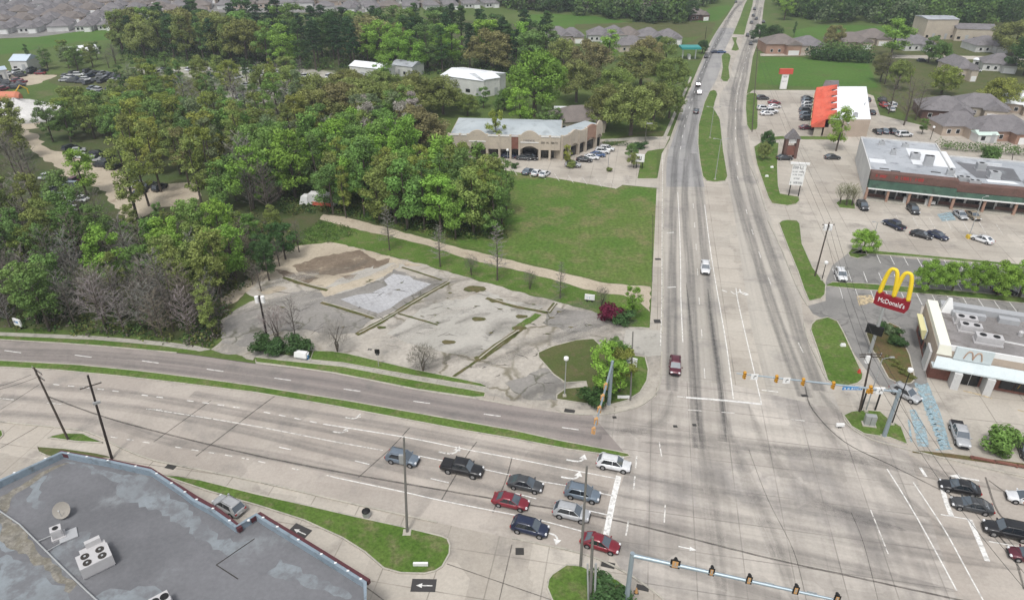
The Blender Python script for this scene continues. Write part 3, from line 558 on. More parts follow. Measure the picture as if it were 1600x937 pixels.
# ------------------------------------------------------------------ vehicles
def objcol(name, rough_=.35, metal=0.0, coat=.5, spec=.5):
    m, nt, b, out = nodes(name); oi = nd(nt, 'ShaderNodeObjectInfo'); tc = nd(nt, 'ShaderNodeTexCoord').outputs['Object']
    k = ramp(nt, noise(nt, tc, 1.5, 4), .3, .7, .88, 1.05); c = mixc(nt, 1.0, oi.outputs['Color'], nd(nt, 'ShaderNodeCombineColor', i0=k, i1=k, i2=k).outputs[0], 'MULTIPLY')
    nt.links.new(c, b.inputs['Base Color']); b.inputs['Roughness'].default_value = rough_; b.inputs['Metallic'].default_value = metal; b.inputs['Coat Weight'].default_value = coat; b.inputs['Coat Roughness'].default_value = .08
    return m
m_paint = objcol('car_paint', .4, .15, .6)
m_glass = plain('car_glass', (.018, .024, .03), .08, 0, .05, 1, .7, .5)
m_screen = plain('windscreen_glass', (.075, .095, .115), .06, 0, .1, 1, .8, .6)
m_tyre = plain('tyre_rubber', (.018, .018, .018), .85)
m_rim = plain('rim_alloy', (.38, .38, .39), .35, .6)
m_trim = plain('black_trim', (.02, .02, .022), .55)
m_head = plain('headlamp_glass', (.72, .73, .74), .15, 0, .05, 5, .6)
m_tail = plain('tail_lamp', (.35, .015, .015), .25)
m_chrome = plain('chrome', (.55, .55, .56), .25, .8)
m_plate = plain('plate', (.7, .7, .7), .5)
def loft(m, secs, close=True):
    """secs: list of rings (list of points)"""
    n = len(secs[0]); i0 = len(m.v)
    for r in secs: m.v += [tuple(p) for p in r]
    for k in range(len(secs) - 1):
        for j in range(n - 1): m.f.append((i0 + k * n + j, i0 + (k + 1) * n + j, i0 + (k + 1) * n + j + 1, i0 + k * n + j + 1))
    if close: m.f.append(tuple(i0 + j for j in range(n))); m.f.append(tuple(i0 + (len(secs) - 1) * n + j for j in range(n))[::-1])
def make_car(kind):
    """x forward, length about 4.7 m"""
    K = {'sedan': dict(L=4.75, W=1.84, belt=.93, hood=.80, deck=.95, top=1.43, ws=(1.18, .28), rw=(-1.08, -1.92), zb=.24, r=.33),
         'suv': dict(L=4.65, W=1.88, belt=1.05, hood=.98, deck=1.05, top=1.66, ws=(1.22, .42), rw=(-1.66, -2.20), zb=.30, r=.36),
         'bigsuv': dict(L=5.15, W=2.0, belt=1.12, hood=1.05, deck=1.12, top=1.85, ws=(1.15, .55), rw=(-2.15, -2.5), zb=.34, r=.40),
         'pickup': dict(L=5.85, W=2.0, belt=1.15, hood=1.10, deck=1.12, top=1.88, ws=(1.45, .80), rw=(-1.02, -1.22), zb=.42, r=.41)}[kind]
    root = bpy.data.objects.new(kind, None); COL.objects.link(root)
    L, Wd, r = K['L'], K['W'], K['r']; h = L / 2; b = MB(); secs = []
    if kind == 'pickup': prof = [(-h, .62, .86, .90), (-h + .08, .5, .97, 1.08), (-1.3, .42, 1, 1.15), (.9, .42, 1, 1.15), (1.4, .42, 1, 1.13), (2.2, .45, .98, 1.08), (h - .25, .45, .95, 1.02), (h - .05, .5, .86, .92), (h, .55, .80, .72)]
    elif kind == 'sedan': prof = [(-h, .40, .78, .66), (-h + .06, .30, .86, .90), (-h + .35, .24, .94, .97), (-1.4, .22, 1, .96), (-.5, .22, 1, .94), (.5, .22, 1, .92), (1.05, .22, 1, .90), (1.6, .24, .97, .84), (2.0, .26, .9, .76), (h - .06, .30, .78, .64), (h, .36, .70, .54)]
    else: prof = [(-h, .45, .82, .80), (-h + .06, .36, .90, 1.0), (-h + .3, K['zb'], .96, K['belt'] + .02), (-1.2, K['zb'], 1, K['belt'] + .01), (.4, K['zb'], 1, K['belt']), (1.1, K['zb'], 1, K['belt'] - .03), (1.65, K['zb'], .97, K['hood']), (h - .25, .36, .9, K['hood'] - .08), (h - .05, .4, .82, K['hood'] - .22), (h, .46, .74, K['hood'] - .38)]
    for x, zb, wf, zt in prof:
        w2 = Wd / 2 * wf; z1 = zb + (zt - zb) * .45
        secs.append([(x, -w2 * .9, zb), (x, -w2, zb + .12), (x, -w2 * 1.0, z1), (x, -w2 * .965, zt - .10), (x, -w2 * .88, zt - .03), (x, -w2 * .45, zt + .025), (x, w2 * .45, zt + .025), (x, w2 * .88, zt - .03), (x, w2 * .965, zt - .10), (x, w2, z1), (x, w2, zb + .12), (x, w2 * .9, zb)])
    if kind == 'pickup':
        loft(b, secs)
    else: loft(b, secs)
    body = b.build('body', m_paint, root, smooth=True)
    for p in body.data.polygons: p.use_smooth = len(p.vertices) == 4
    # greenhouse: glass volume, roof skin, pillars
    bt, tp = K['belt'] - .03, K['top']; wx0, wx1 = K['ws']; rx1, rx0 = K['rw']; wb, wt = Wd / 2 * .90, Wd / 2 * (.72 if kind == 'sedan' else .78)
    def ghpt(x, t, s):  # t 0 belt..1 roof
        return (x, s * (wb + (wt - wb) * t), bt + (tp - bt) * t)
    A, B_, C_, D_ = wx0, wx1, rx1, rx0
    gm = MB(); gl = [ghpt(A, 0, -1), ghpt(B_, 1, -1), ghpt(C_, 1, -1), ghpt(D_, 0, -1)]; gr = [ghpt(A, 0, 1), ghpt(B_, 1, 1), ghpt(C_, 1, 1), ghpt(D_, 0, 1)]
    e = .0
    for nm, q in (('windscreen', [gl[0], gr[0], gr[1], gl[1]]), ('rear_window', [gr[3], gl[3], gl[2], gr[2]]), ('side_window', [gl[0], gl[1], gl[2], gl[3]]), ('side_window', [gr[3], gr[2], gr[1], gr[0]])):
        MB().face(q).build(nm, m_screen if nm != 'side_window' else m_glass, root)
    rf = MB(); xr = [B_ + .04, B_ - .25, (B_ + C_) / 2, C_ + .25, C_ - .04]; zz = [tp - .02, tp + .035, tp + .06, tp + .035, tp - .02]; secs = []
    for x, z in zip(xr, zz): secs.append([(x, -wt - .01, tp - .05), (x, -wt * .96, z - .005), (x, -wt * .5, z + .015), (x, wt * .5, z + .015), (x, wt * .96, z - .005), (x, wt + .01, tp - .05)])
    loft(rf, secs); rf_o = rf.build('roof', m_paint, root, smooth=True)
    for p in rf_o.data.polygons: p.use_smooth = len(p.vertices) == 4
    for s in (-1, 1):
        def pillar(xb, xt, wd):
            a0, a1 = ghpt(xb, 0, s), ghpt(xt, 1, s); MB().tube([Vector(a0) + Vector((0, .012 * s, 0)), Vector(a1) + Vector((0, .012 * s, 0))], wd, 4).build('pillar', m_paint, root)
        pillar(A, B_, .042); pillar(-.12, -.14, .035); pillar(D_ + (.42 if kind != 'pickup' else 0), C_ + (.30 if kind != 'pickup' else 0), .10 if kind != 'pickup' else .07); pillar(D_, C_, .06)
        if kind != 'pickup': pillar(D_ + .2, C_ + .15, .1)
    if kind != 'sedan' and kind != 'pickup':
        for s in (-1, 1): MB().tube([(B_ - .2, s * wt * .86, tp + .10), (C_ + .2, s * wt * .86, tp + .10)], .022, 6).build('roof_rail', m_trim, root)
    if kind == 'pickup':
        MB().box(((-h - 1.26) / 2 + .07, 0, 1.19), (h - 1.34, Wd * .84, .05)).build('bed_cover', m_trim, root)
    for s in (-1, 1):
        MB().frust((A - .12, s * (Wd / 2 + .10), K['belt'] - .02), (.12, .18, 0), (.18, .22, 0), .16).build('mirror', m_paint, root)
        MB().frust((h - .16, s * Wd * .33, K['hood'] - .24), (.30, .34, 0), (.16, .30, 0), .14).build('headlight', m_head, root)
        MB().box((-h + .06, s * Wd * .38, K['deck'] - .20), (.16, .28, .16)).build('tail_light', m_tail, root)
    MB().box((h - .02, 0, .60 if kind != 'sedan' else .5), (.06, Wd * .5, .22)).build('grille', m_trim, root)
    MB().box((h - .01, 0, .36), (.07, Wd * .72, .12)).build('bumper', m_trim, root)
    MB().box((-h - .005, 0, .62), (.03, .34, .16)).build('licence_plate', m_plate, root)
    xa, xf = (-L * .29, L * .31)
    for x in (xa, xf):
        for s in (-1, 1):
            m = MB(); n = 18; y0, y1 = s * (Wd / 2 - .22), s * (Wd / 2 + .012)
            arch = MB().tube([(x, s * (Wd / 2 - .05), r), (x, s * (Wd / 2 + .006), r)], r * 1.18, 18)
            arch.build('wheel_arch', m_trim, root)
            wo_ = m.tube([(x, y0, r), (x, y1 + .006 * s, r), (x, y1 + .012 * s, r)], [r, r, r * .9], n).build('wheel', m_tyre, root)
            MB().tube([(x, y1, r), (x, y1 + .02 * s, r)], r * .62, 12).build('rim', m_rim, wo_)
    return root
CARS = {k: make_car(k) for k in ('sedan', 'suv', 'bigsuv', 'pickup')}
for k in CARS: tag(CARS[k], 'prototype vehicle standing on the road', 'car')
def simple_car(kind):
    root = bpy.data.objects.new('far_' + kind, None); COL.objects.link(root); tag(root, 'prototype vehicle parked far away', 'car')
    tall = kind == 'suv'; b = MB(); h = 2.3; top = 1.7 if tall else 1.42; be = 1.0 if tall else .88
    b.frust((0, 0, .28), (4.3, 1.75, 0), (4.6, 1.8, 0), .3).frust((0, 0, .58), (4.6, 1.8, 0), (4.3, 1.65, 0), be - .58)
    b.build('body', m_paint, root); MB().frust((-.25 if not tall else -.4, 0, be), (3.0 if not tall else 3.4, 1.6, 0), (1.7 if not tall else 2.5, 1.3, 0), top - be, (-.1, 0)).build('windows', m_glass, root)
    MB().frust((-.35 if not tall else -.5, 0, top - .03), (1.75 if not tall else 2.55, 1.34, 0), (1.5 if not tall else 2.3, 1.2, 0), .06).build('roof', m_paint, root)
    w_ = MB()
    for x in (-1.4, 1.45):
        for s in (-.78, .78): w_.tube([(x, s - .12, .33), (x, s + .12, .33)], .33, 10)
    w_.build('wheels', m_tyre, root); return root
FAR = {k: simple_car(k) for k in ('sedan', 'suv')}
PROTO = list(CARS.values()) + list(FAR.values())
C_ = dict(white=(.72, .73, .74), silver=(.42, .43, .44), grey=(.16, .165, .17), dark=(.035, .038, .042), black=(.012, .012, .014), navy=(.012, .02, .055), red=(.20, .010, .022), maroon=(.10, .012, .025), blue=(.04, .09, .22), steel=(.15, .19, .235), tan=(.30, .25, .18), brightred=(.42, .03, .02), yellow=(.55, .35, .03), orange=(.55, .13, .03), green=(.03, .12, .06), charcoal=(.055, .058, .062))
def car(kind, px, py, rz, col, label, group=None, name=None, far=False, z=.05, scale=None):
    p = P(px, py, .7); c = C_[col]
    r = dup((FAR if far else CARS)[kind], (p.x, p.y, z), rz, label, group, scale, c, ('body', 'roof', 'pillar', 'mirror'))
    r['category'] = {'sedan': 'car', 'suv': 'car', 'bigsuv': 'car', 'pickup': 'pickup truck'}[kind] if kind != 'suv' and kind != 'bigsuv' else 'SUV'
    r.name = name or {'sedan': 'sedan', 'suv': 'crossover_suv', 'bigsuv': 'large_suv', 'pickup': 'pickup_truck'}[kind]
    return r
E = lambda x: heading((x - 60, 740 + (x - 860) * .2), (x + 60, 764 + (x - 860) * .2))
HEB = heading((656, 712), (800, 742)); HEB2 = heading((800, 803), (912, 830)); HWB = heading((1600, 850), (1500, 828)); HN = R(90) - R(10.5)
car('suv', 629, 715, HEB, 'steel', 'blue-grey crossover behind the tall thin pole, hindmost in the waiting queue', 'g')
car('pickup', 722, 731, HEB, 'black', 'black crew-cab pickup with a covered bed waiting in the queue')
car('sedan', 821, 755, HEB, 'charcoal', 'dark charcoal sedan in the queue ahead of the black pickup')
car('sedan', 798, 782, HEB, 'red', 'red sedan with a dark roof queueing beside the charcoal sedan')
car('suv', 910, 770, HEB2, 'steel', 'blue-grey crossover second back from the wide stop line')
car('suv', 893, 800, HEB2, 'silver', 'silver crossover behind the thin pole near the stop line')
car('suv', 828, 823, HEB2, 'navy', 'dark navy crossover with roof rails in the curb lane')
car('suv', 959, 724, HEB, 'white', 'white crossover at the stop line beside the end of the grass median')
car('sedan', 938, 847, HEB2 - .06, 'red', 'red sedan crossing the stop line next to the corner grass')
for o in bpy.data.objects:
    if o.get('group') == 'g': del o['group']
car('suv', 357, 789, heading((380,812),(320,778)) , 'silver', 'silver crossover half hidden behind the dark flat roof')
car('sedan', 1500, 760, HWB, 'black', 'black sedan at the stop line on the right street, far lane')
car('sedan', 1519, 788, HWB, 'charcoal', 'grey sedan waiting just below the black sedan on the right street')
car('bigsuv', 1574, 828, HWB, 'black', 'large black sport utility vehicle waiting at the right street stop line')
t = car('sedan', 1606, 778, HWB, 'white', 'white taxi with an orange door cut by the right frame edge', name='taxi')
MB().box((.1, -.945, .65), (1.2, .02, .35)).build('door_panel', plain('orange_panel', (.6, .22, .03), .4), t); MB().box((.1, .945, .65), (1.2, .02, .35)).build('door_panel', plain('orange_panel', (.6, .22, .03), .4), t)
car('sedan', 1612, 868, HWB, 'maroon', 'dark purple car barely entering at the right frame edge')
car('suv', 1415, 614, heading((1395,603),(1438,626)), 'silver', 'silver crossover leaving the restaurant drive beside the planted island')
car('pickup', 1500, 678, heading((1492,655),(1509,700)), 'silver', 'silver grey pickup parked by the blue accessible bay').scale = (.95,) * 3
car('sedan', 1604, 700, heading((1592,680),(1606,715)), 'charcoal', 'dark car right of the round bush at the frame edge')
car('suv', 1102, 418, heading((1100,380),(1104,440)), 'white', 'white crossover driving alone towards the camera on the wide road')
car('suv', 1055, 571, heading((1056,600),(1055,540)) + math.pi, 'maroon', 'maroon crossover approaching the corner in the curb lane')
car('suv', 1314, 429, R(-100), 'white', 'white car parked in a stall beside the road pole')
car('pickup', 1397, 351, heading((1383,344),(1412,357)) + math.pi, 'navy', 'dark navy pickup crossing the shopping centre lot').scale = (.95,) * 3
car('sedan', 1440, 366, heading((1428,363),(1453,369)), 'black', 'black sedan, left one of the dark pair in mid lot')
car('sedan', 1465, 367, heading((1452,363),(1478,372)), 'navy', 'navy sedan, right one of the dark pair in mid lot')
car('sedan', 1535, 373, heading((1550,378),(1520,368)), 'white', 'white sedan parked by the lamp with the yellow base')
car('suv', 1348, 321, R(-95), 'charcoal', 'charcoal car at the left front pillar of the long brick store')
car('suv', 1427, 327, R(-95), 'charcoal', 'dark grey car parked alone before the brick store middle')
car('sedan', 1501, 335, R(-93), 'silver', 'silver car beside the pale blue bay, left of its pair')
car('sedan', 1521, 336, R(-93), 'tan', 'beige silver car, right of the pair under the lamp')
car('sedan', 1301, 245, R(0), 'charcoal', 'dark sedan in the drive left of the white flat roof')
car('sedan', 1226, 246, R(0), 'dark', 'dark green car parked above the white shopping sign')
car('sedan', 1570, 453, R(-10), 'black', 'black car shaded under the tree row behind the restaurant')
for px, py, c, lb in [(825,267,'steel','steel blue car, leftmost of three nose-in at the field edge'), (839,269,'white','white car, middle of three parked at the field edge'), (851,271,'white','white car, right of three parked at the field edge')]: car('sedan', px, py, R(60), c, lb)
for px, py, c, k, lb in [(895,257,'silver','suv','silver car in mid lot of the tan strip building beside a rounded bush'), (913,249,'black','sedan','black car first in the row at the tan building east side'), (924,245,'white','sedan','white car second in the row at the tan building east side'), (934,241,'blue','sedan','blue car third in the row at the tan building east side'), (941,236,'white','suv','white car fourth in the row at the tan building east side'), (948,232,'white','suv','white car farthest in the row at the tan building east side'),
                     (795,243,'navy','sedan','navy car before the tan building left of the arch'), (818,246,'charcoal','sedan','grey car left of the black truck under the arch'), (829,246,'black','suv','black truck parked under the tan building arch'), (711,247,'white','suv','white van half hidden by the leafy wood edge'), (703,249,'white','sedan','white car beside the van at the wood edge'), (722,233,'dark','sedan','dark car in shade at the left end of the tan building')]:
    car(k, px, py, R(-12), c, lb)
gl = 'cars parked along the orange roofed store'
for px, py, c, k, a in [(1262,153,'black','sedan',0), (1262,158,'steel','suv',0), (1262,163,'white','suv',0), (1262,168,'silver','suv',0), (1260,173,'charcoal','bigsuv',0), (1260,179,'steel','suv',0), (1260,185,'dark','suv',0)]:
    car(k, px, py, R(2), c, {'black':'black car farthest in the packed row by the orange roof','white':'white car in the packed row by the orange roof','silver':'silver car in the packed row by the orange roof','charcoal':'big charcoal vehicle in the packed row by the orange roof','dark':'dark vehicle nearest in the packed row by the orange roof'}.get(c, 'steel grey vehicle in the packed row by the orange roof, %s' % ('second from far end' if py < 170 else 'second from near end')))
car('sedan', 1260, 199, R(2), 'maroon', 'maroon car parked alone below the packed row')
for px, py, c, k, lb in [(1192,153,'charcoal','suv','dark car top left in the roadside row'), (1210,160,'red','sedan','red car in the roadside row facing the orange roof'), (1210,166,'white','sedan','white car just below the red one by the roadside'), (1193,169,'white','suv','white vehicle left of the roadside row'), (1203,174,'white','pickup','white pickup nearest in the roadside row'), (1198,177,'white','sedan','white sedan behind the white pickup')]: car(k, px, py, R(2), c, lb)
for px, py, c, k, lb in [(1355,155,'dark','sedan','dark car behind the white roof at its far end'), (1362,175,'black','sedan','black car right of the white roof edge'), (1379,157,'black','pickup','black pickup behind the red car'), (1380,164,'brightred','suv','bright red car behind the white roofed store'), (1394,164,'white','bigsuv','white van beside the red car'), (1392,170,'white','sedan','white car below the van behind the store'),
                     (1371,205,'dark','sedan','dark car at the back wall of the store, left of pair'), (1382,204,'steel','sedan','steel blue car at the back wall of the store'), (1394,205,'black','suv','black car at the back wall of the store, right side'), (1413,210,'white','bigsuv','white van parked at the back corner of the flat roofs'), (1482,259,'maroon','sedan','dark maroon car in the yard behind the flat roofs'), (1553,257,'brightred','sedan','faded red car beyond the dark flat roof')]: car(k, px, py, R(85) if px < 1400 else R(5), c, lb, far=False)
for px, py, c, k, lb in [(1091,132,'black','suv','black car far up the road, ahead of the white one'), (1093,144,'white','suv','white car far up the left carriageway'), (1088,173,'charcoal','sedan','dark car on the left carriageway beside the long median'), (1118,81,'navy','sedan','navy car turning at the far crossing, left of two'), (1127,81,'blue','sedan','blue car turning at the far crossing, right of two'),
                     (1168,55,'black','suv','black car abreast of another on the far right carriageway, left'), (1176,58,'black','suv','black car abreast of another on the far right carriageway, right'), (1173,68,'dark','sedan','dark car nearest on the far right carriageway'), (1174,35,'charcoal','sedan','grey car fourth up the far right carriageway'), (1182,29,'black','sedan','black car near the far bend, right lane'), (1177,24,'black','sedan','black car near the far bend, left lane'), (1179,14,'dark','suv','dark car highest up on the right carriageway'), (1150,3,'dark','sedan','dark car highest up on the left carriageway'), (1193,34,'black','sedan','black car leaving the roadside past the far bend'),
                     (1234,79,'green','sedan','dark green car before the small brick house'), (1103,88,'black','suv','black car at the far roadside driveway'), (1196,67,'black','suv','black car beneath the dark tree by the far road'), (1266,21,'dark','sedan','dark car on the curved side road among trees')]: car(k, px, py, R(75) if px < 1200 and px not in (1118,1127) else R(3), c, lb, far=py < 100)
for px, py, c, lb in [(1470,95,'dark','dark car in the lane among the back houses'), (1525,110,'white','white car under the carport roof of the far houses'), (1440,94,'charcoal','grey car by the tree in the back street'), (1575,150,'silver','silver car at the curb right of the olive tree')]: car('sedan', px, py, R(10), c, lb, far=True)
# wreckers' yards on the left
rg = random.Random(5)
def yard(n, poly, label, group, cols):
    xs = [p[0] for p in poly]; ys = [p[1] for p in poly]; k = 0; done = []
    while k < n and len(done) < 4000:
        x, y = rg.uniform(min(xs), max(xs)), rg.uniform(min(ys), max(ys)); done.append(0); ins = False; j = len(poly) - 1
        for i in range(len(poly)):
            if (poly[i][1] > y) != (poly[j][1] > y) and x < (poly[j][0] - poly[i][0]) * (y - poly[i][1]) / (poly[j][1] - poly[i][1]) + poly[i][0]: ins = not ins
            j = i
        if not ins: continue
        p = P(x, y, .7)
        if any((p - q).length < 4.0 for q in YP): continue
        YP.append(p); kd = rg.choice(['sedan', 'suv']); c = rg.choice(cols)
        r = dup(FAR[kd], (p.x, p.y, .03), rg.choice([1.2, 1.3, 2.9, .2]) + rg.uniform(-.2, .2), label, group, None, C_[c], ('body', 'roof')); r['category'] = 'scrap car'; r.name = 'scrap_car'; k += 1
YP = []
yard(46, [(88,118), (130,110), (182,116), (184,124), (150,130), (105,127)], 'worn car packed in the far salvage yard left of the pine wood', 'cars packed in the far salvage yard', ['silver', 'white', 'charcoal', 'grey', 'navy', 'black', 'dark'])
yard(12, [(140,134), (182,138), (184,147), (142,144)], 'old car in the short row below the far salvage yard', 'cars in the short row below the salvage yard', ['navy', 'silver', 'steel', 'white', 'grey'])
yard(12, [(108,230), (182,246), (192,262), (170,262), (108,238)], 'junk car parked along the sandy track in the left wood', 'junk cars along the sandy track', ['black', 'dark', 'white', 'charcoal', 'silver'])
yard(18, [(60,272), (120,280), (125,300), (125,330), (100,338), (75,300)], 'junk car lying between bare trees in the left wood', 'junk cars between the bare trees', ['black', 'grey', 'white', 'steel', 'silver', 'maroon'])
yard(16, [(0,112), (50,106), (74,112), (40,118), (0,124)], 'damaged car or van in the yard at the far left edge', 'vehicles in the far left yard', ['orange', 'black', 'white', 'dark', 'red', 'charcoal'])
yard(10, [(0,126), (40,124), (34,134), (0,142)], 'stacked wreck below the far left yard sheds', 'wrecks below the far left sheds', ['maroon', 'black', 'red', 'dark'])
yard(18, [(225,108), (300,104), (430,110), (520,118), (500,126), (380,122), (240,114)], 'light vehicle parked in the white gravel yard before the pine wood', 'vehicles in the white gravel yard', ['white', 'white', 'silver', 'white', 'grey', 'blue'])
yard(10, [(395,125), (500,128), (470,150), (380,160), (350,140)], 'pale vehicle seen between trunks in the gravel yard', 'vehicles between the trunks', ['white', 'silver', 'white', 'steel'])
yard(8, [(205,285), (255,290), (235,300), (210,300)], 'dirty car beside the sand clearing in the wood', 'cars beside the sand clearing', ['white', 'dark', 'charcoal', 'silver'])
# ------------------------------------------------------------------ poles, signals, signs
m_wood = plain('weathered_wood_pole', (.075, .06, .05), .9, 0, .3, 4); m_darkwood = plain('creosote_pole', (.028, .022, .019), .9, 0, .3, 4); m_greywood = plain('grey_wood_pole', (.15, .145, .13), .9, 0, .25, 4)
m_steel = plain('galvanised_blue_grey', (.31, .37, .41), .45, .4, .08, 2); m_galv = plain('galvanised', (.42, .43, .43), .5, .4, .1, 2); m_ins = plain('insulator', (.35, .34, .32), .4)
m_wire = plain('wire', (.03, .03, .03), .6); m_yel = plain('signal_yellow', (.60, .31, .04), .45, 0, .06); m_blk = plain('signal_black', (.012, .012, .012), .6); m_org = plain('signal_orange', (.55, .31, .13), .5)
m_white = plain('sign_white', (.78, .78, .77), .5, 0, .04); m_bluesign = plain('sign_blue', (.03, .22, .52), .5, 0, .05); m_conc = MT['kerb']
m_lens = [plain('lens_red', (.20, .02, .015), .3), plain('lens_amber', (.28, .14, .01), .3), plain('lens_green', (.02, .12, .07), .3)]
def textobj(name, s, size, mat, parent, loc, rot, depth=.02, spacing=1.0, scalex=1.0):
    cu = bpy.data.curves.new(name, 'FONT'); cu.body = s; cu.size = size; cu.extrude = depth; cu.align_x = 'CENTER'; cu.align_y = 'CENTER'; cu.resolution_u = 3; cu.space_character = spacing
    t = bpy.data.objects.new(name, cu); COL.objects.link(t); dg = bpy.context.evaluated_depsgraph_get(); me = bpy.data.meshes.new_from_object(t.evaluated_get(dg)); bpy.data.objects.remove(t)
    o = bpy.data.objects.new(name, me); COL.objects.link(o); me.materials.clear(); me.materials.append(mat); o.parent = parent; o.location = loc; o.rotation_euler = rot; o.scale = (scalex, 1, 1); return o
def lean(base, top, h):
    b = P(*base); t = P(top[0], top[1], h); return b, t
def strokes(w_, h_, mat, parent, loc, rot=(R(90), 0, 0), seed=1):
    """a line of lettering too small to read: letter-sized vertical and horizontal strokes, local x-y plane"""
    rg = random.Random(seed); m = MB(); x = -w_ / 2
    while x < w_ / 2 - h_ * .4:
        cw = h_ * rg.uniform(.4, .65)
        if rg.random() > .14:
            m.box((x, 0, 0), (h_ * .15, h_ * rg.choice([1, 1, .8]), .03)); k = rg.choice([0, 1, 2])
            if k != 1: m.box((x + cw * .4, h_ * rg.choice([-.4, 0, .4]), .0), (cw * .6, h_ * .14, .028))
            if k: m.box((x + cw * .7, 0, 0), (h_ * .15, h_ * .9, .03))
        x += cw * 1.25
    o = m.build('lettering', mat, parent); o.location = loc; o.rotation_euler = rot; return o
def woodpole(base, top, h, label, mat=m_wood, arms=((.5, 2.4),), rz=0.0, trans=0, r=.17, group=None, taper=.7):
    b, t = lean(base, top, h); d = t - b
    root = thing('utility_pole', label, 'utility pole', b, 0, group)
    MB().tube([(0, 0, -.3), tuple(d * .5), tuple(d)], [r, r * (1 + taper) / 2, r * taper], 10).build('pole', mat, root)
    for dz, wd in arms:
        c = d * (1 - dz / h); a = MB().box(c + Vector((0, .16, 0)), (wd, .11, .13), 0); ca = a.build('crossarm', m_wood, root); ca.location = (0, 0, 0)
        il = [MB().tube([c + Vector((k * wd, .16, .06)), c + Vector((k * wd, .16, .32))], [.06, .045], 6).build('insulator', m_ins, root) for k in (-.46, -.2, .2, .46)]
        if rz:
            for ch in [ca] + il:
                ch.location = c; ch.rotation_euler = (0, 0, rz)
                for v in ch.data.vertices: v.co -= c
    for k in range(trans):
        c = d * (.86 - .0 * k) + Vector(((-.5, .5, 0)[k], -.05 if k < 2 else -.4, 0)); MB().tube([c, c + Vector((0, 0, 1.15))], [.34, .34], 12).build('transformer', m_white, root)
    return root, b, t
PL = {}
PL['a'] = woodpole((107,687), (53,574), 12.5, 'leaning weathered utility pole with two crossarms, left of its neighbour', arms=((.6, 2.6), (1.7, 2.4)), rz=R(-35), trans=0)
PL['b'] = woodpole((175,717), (137,586), 12.5, 'leaning black utility pole with crossarm and bright hardware, right of its neighbour', m_darkwood, ((1.6, 2.6),), R(35), 0, .19)
MB().box((P(175,717)+ (P(150,629,9)-P(175,717)))*0 + (P(151,629,9.3)-P(175,717)), (.9,.25,.35), R(35)).build('cable_bracket', m_galv, PL['b'][0])
PL['c'] = woodpole((636,832), (631,683), 13.5, 'tall plain grey pole standing in the pointed grass island', m_greywood, (), 0, 0, .17)
MB().box((P(627,717,10.3) - P(636,832)), (.5, .3, 1.3)).build('junction_box', m_galv, PL['c'][0]); o = MB().frust((0, 0, 0), (1.3, 1.3, 0), (.9, .9, 0), .16).build('foundation', m_conc, PL['c'][0])
PL['d'] = woodpole((907,885), (917,728), 13.5, 'tall plain grey pole at the tip of the corner grass beside the red sedan', m_greywood, (), 0, 0, .17)
PL['e'] = woodpole((922,940), (926,838), 9.0, 'shorter stout grey pole with conduits standing in the corner grass by the dark bush', m_greywood, (), 0, 0, .2)
MB().tube([P(929,940) - P(922,940), P(931,880,5) - P(922,940)], .13, 8).tube([(-.2, -.2, 0), P(918,880,5.2) - P(922,940)], .1, 8).build('conduit', m_galv, PL['e'][0])
PL['f'] = woodpole((418,531), (405,462), 9.5, 'black pole with pale transformers behind the dark bushes', m_darkwood, (), 0, 2, .2)
PL['g'] = woodpole((1273,432), (1296,347), 12.0, 'leaning pole with crossarms and transformers beside the shopping lot drive', m_wood, ((.6, 2.4), (1.3, 1.8)), 0, 2, .16)
PL['h'] = woodpole((1343,643), (1362,552), 11.5, 'dark utility pole with two crossarms behind the corner signal', m_wood, ((.3, 3.2), (.75, 3.0)), 0, 1, .17)
PL['i'] = woodpole((985,626), (989,518), 10.0, 'slim grey pole on the corner lawn beside the blue sign', m_greywood, (), 0, 0, .14)
PL['j'] = woodpole((1175,208), (1184,75), 13, 'dark tall pole beside the roadside row of parked cars', m_wood, ((.5, 2.0),), 0, 0, .16)
PL['k'] = woodpole((1008,222), (1011,190), 7.5, 'pole with a pale lamp head at the hedge end', m_greywood, (), 0, 0, .14)
MB().box((P(1015,193,7.3) - P(1008,222)), (1.8, .4, .25)).build('lamp_head', m_galv, PL['k'][0])
PL['l'] = woodpole((1417,190), (1424,118), 11.5, 'thin wooden pole rising among bare trees behind the stores', m_wood, (), 0, 0, .14)
PL['m'] = woodpole((1102,60), (1104,42), 8, 'wooden pole beside the far left curb', m_greywood, (), 0, 0, .14)
PL['n'] = woodpole((1577,275), (1583,240), 7, 'thin pole behind the dark flat roof', m_wood, (), 0, 0, .12)
def lamp(base, top, label, head='globe', arm=None, col=None, name='street_lamp'):
    b = P(*base); h = hgt(base, top[1]); root = thing(name, label, 'street lamp', b); mt = col or m_galv
    MB().tube([(0, 0, 0), (0, 0, h)], [.1, .06], 8).build('pole', mt, root)
    MB().frust((0, 0, 0), (.6, .6, 0), (.5, .5, 0), .35).build('base', m_conc, root)
    if head == 'globe': MB().tube([(0, 0, h - .1), (0, 0, h + .1), (0, 0, h + .45), (0, 0, h + .6)], [.2, .38, .38, .15], 10).build('lamp_shade', m_white, root)
    else:
        for s in arm:
            e = Vector((s, 0, h + .25)); MB().tube([(0, 0, h - .1), (s * .6, 0, h + .15), e], .04, 6).build('arm', mt, root); MB().frust((s * 1.12, 0, h + .18), (.7, .26, 0), (.55, .2, 0), .14).build('lamp_head', m_galv, root)
    return root
lamp((882,619), (885,562), 'pale post lamp with a square head on the corner lawn')
lamp((1117,281), (1125,218), 'double arm street lamp at the near end of the long median', 'arm', (-1.6, 1.6))
lamp((1109,216), (1113,168), 'double arm street lamp midway along the long median', 'arm', (-1.8, 1.6))
lamp((1343,643), (1350,560), 'grey lamp standard beside the corner utility pole', 'arm', (1.2,)).location.x += .9
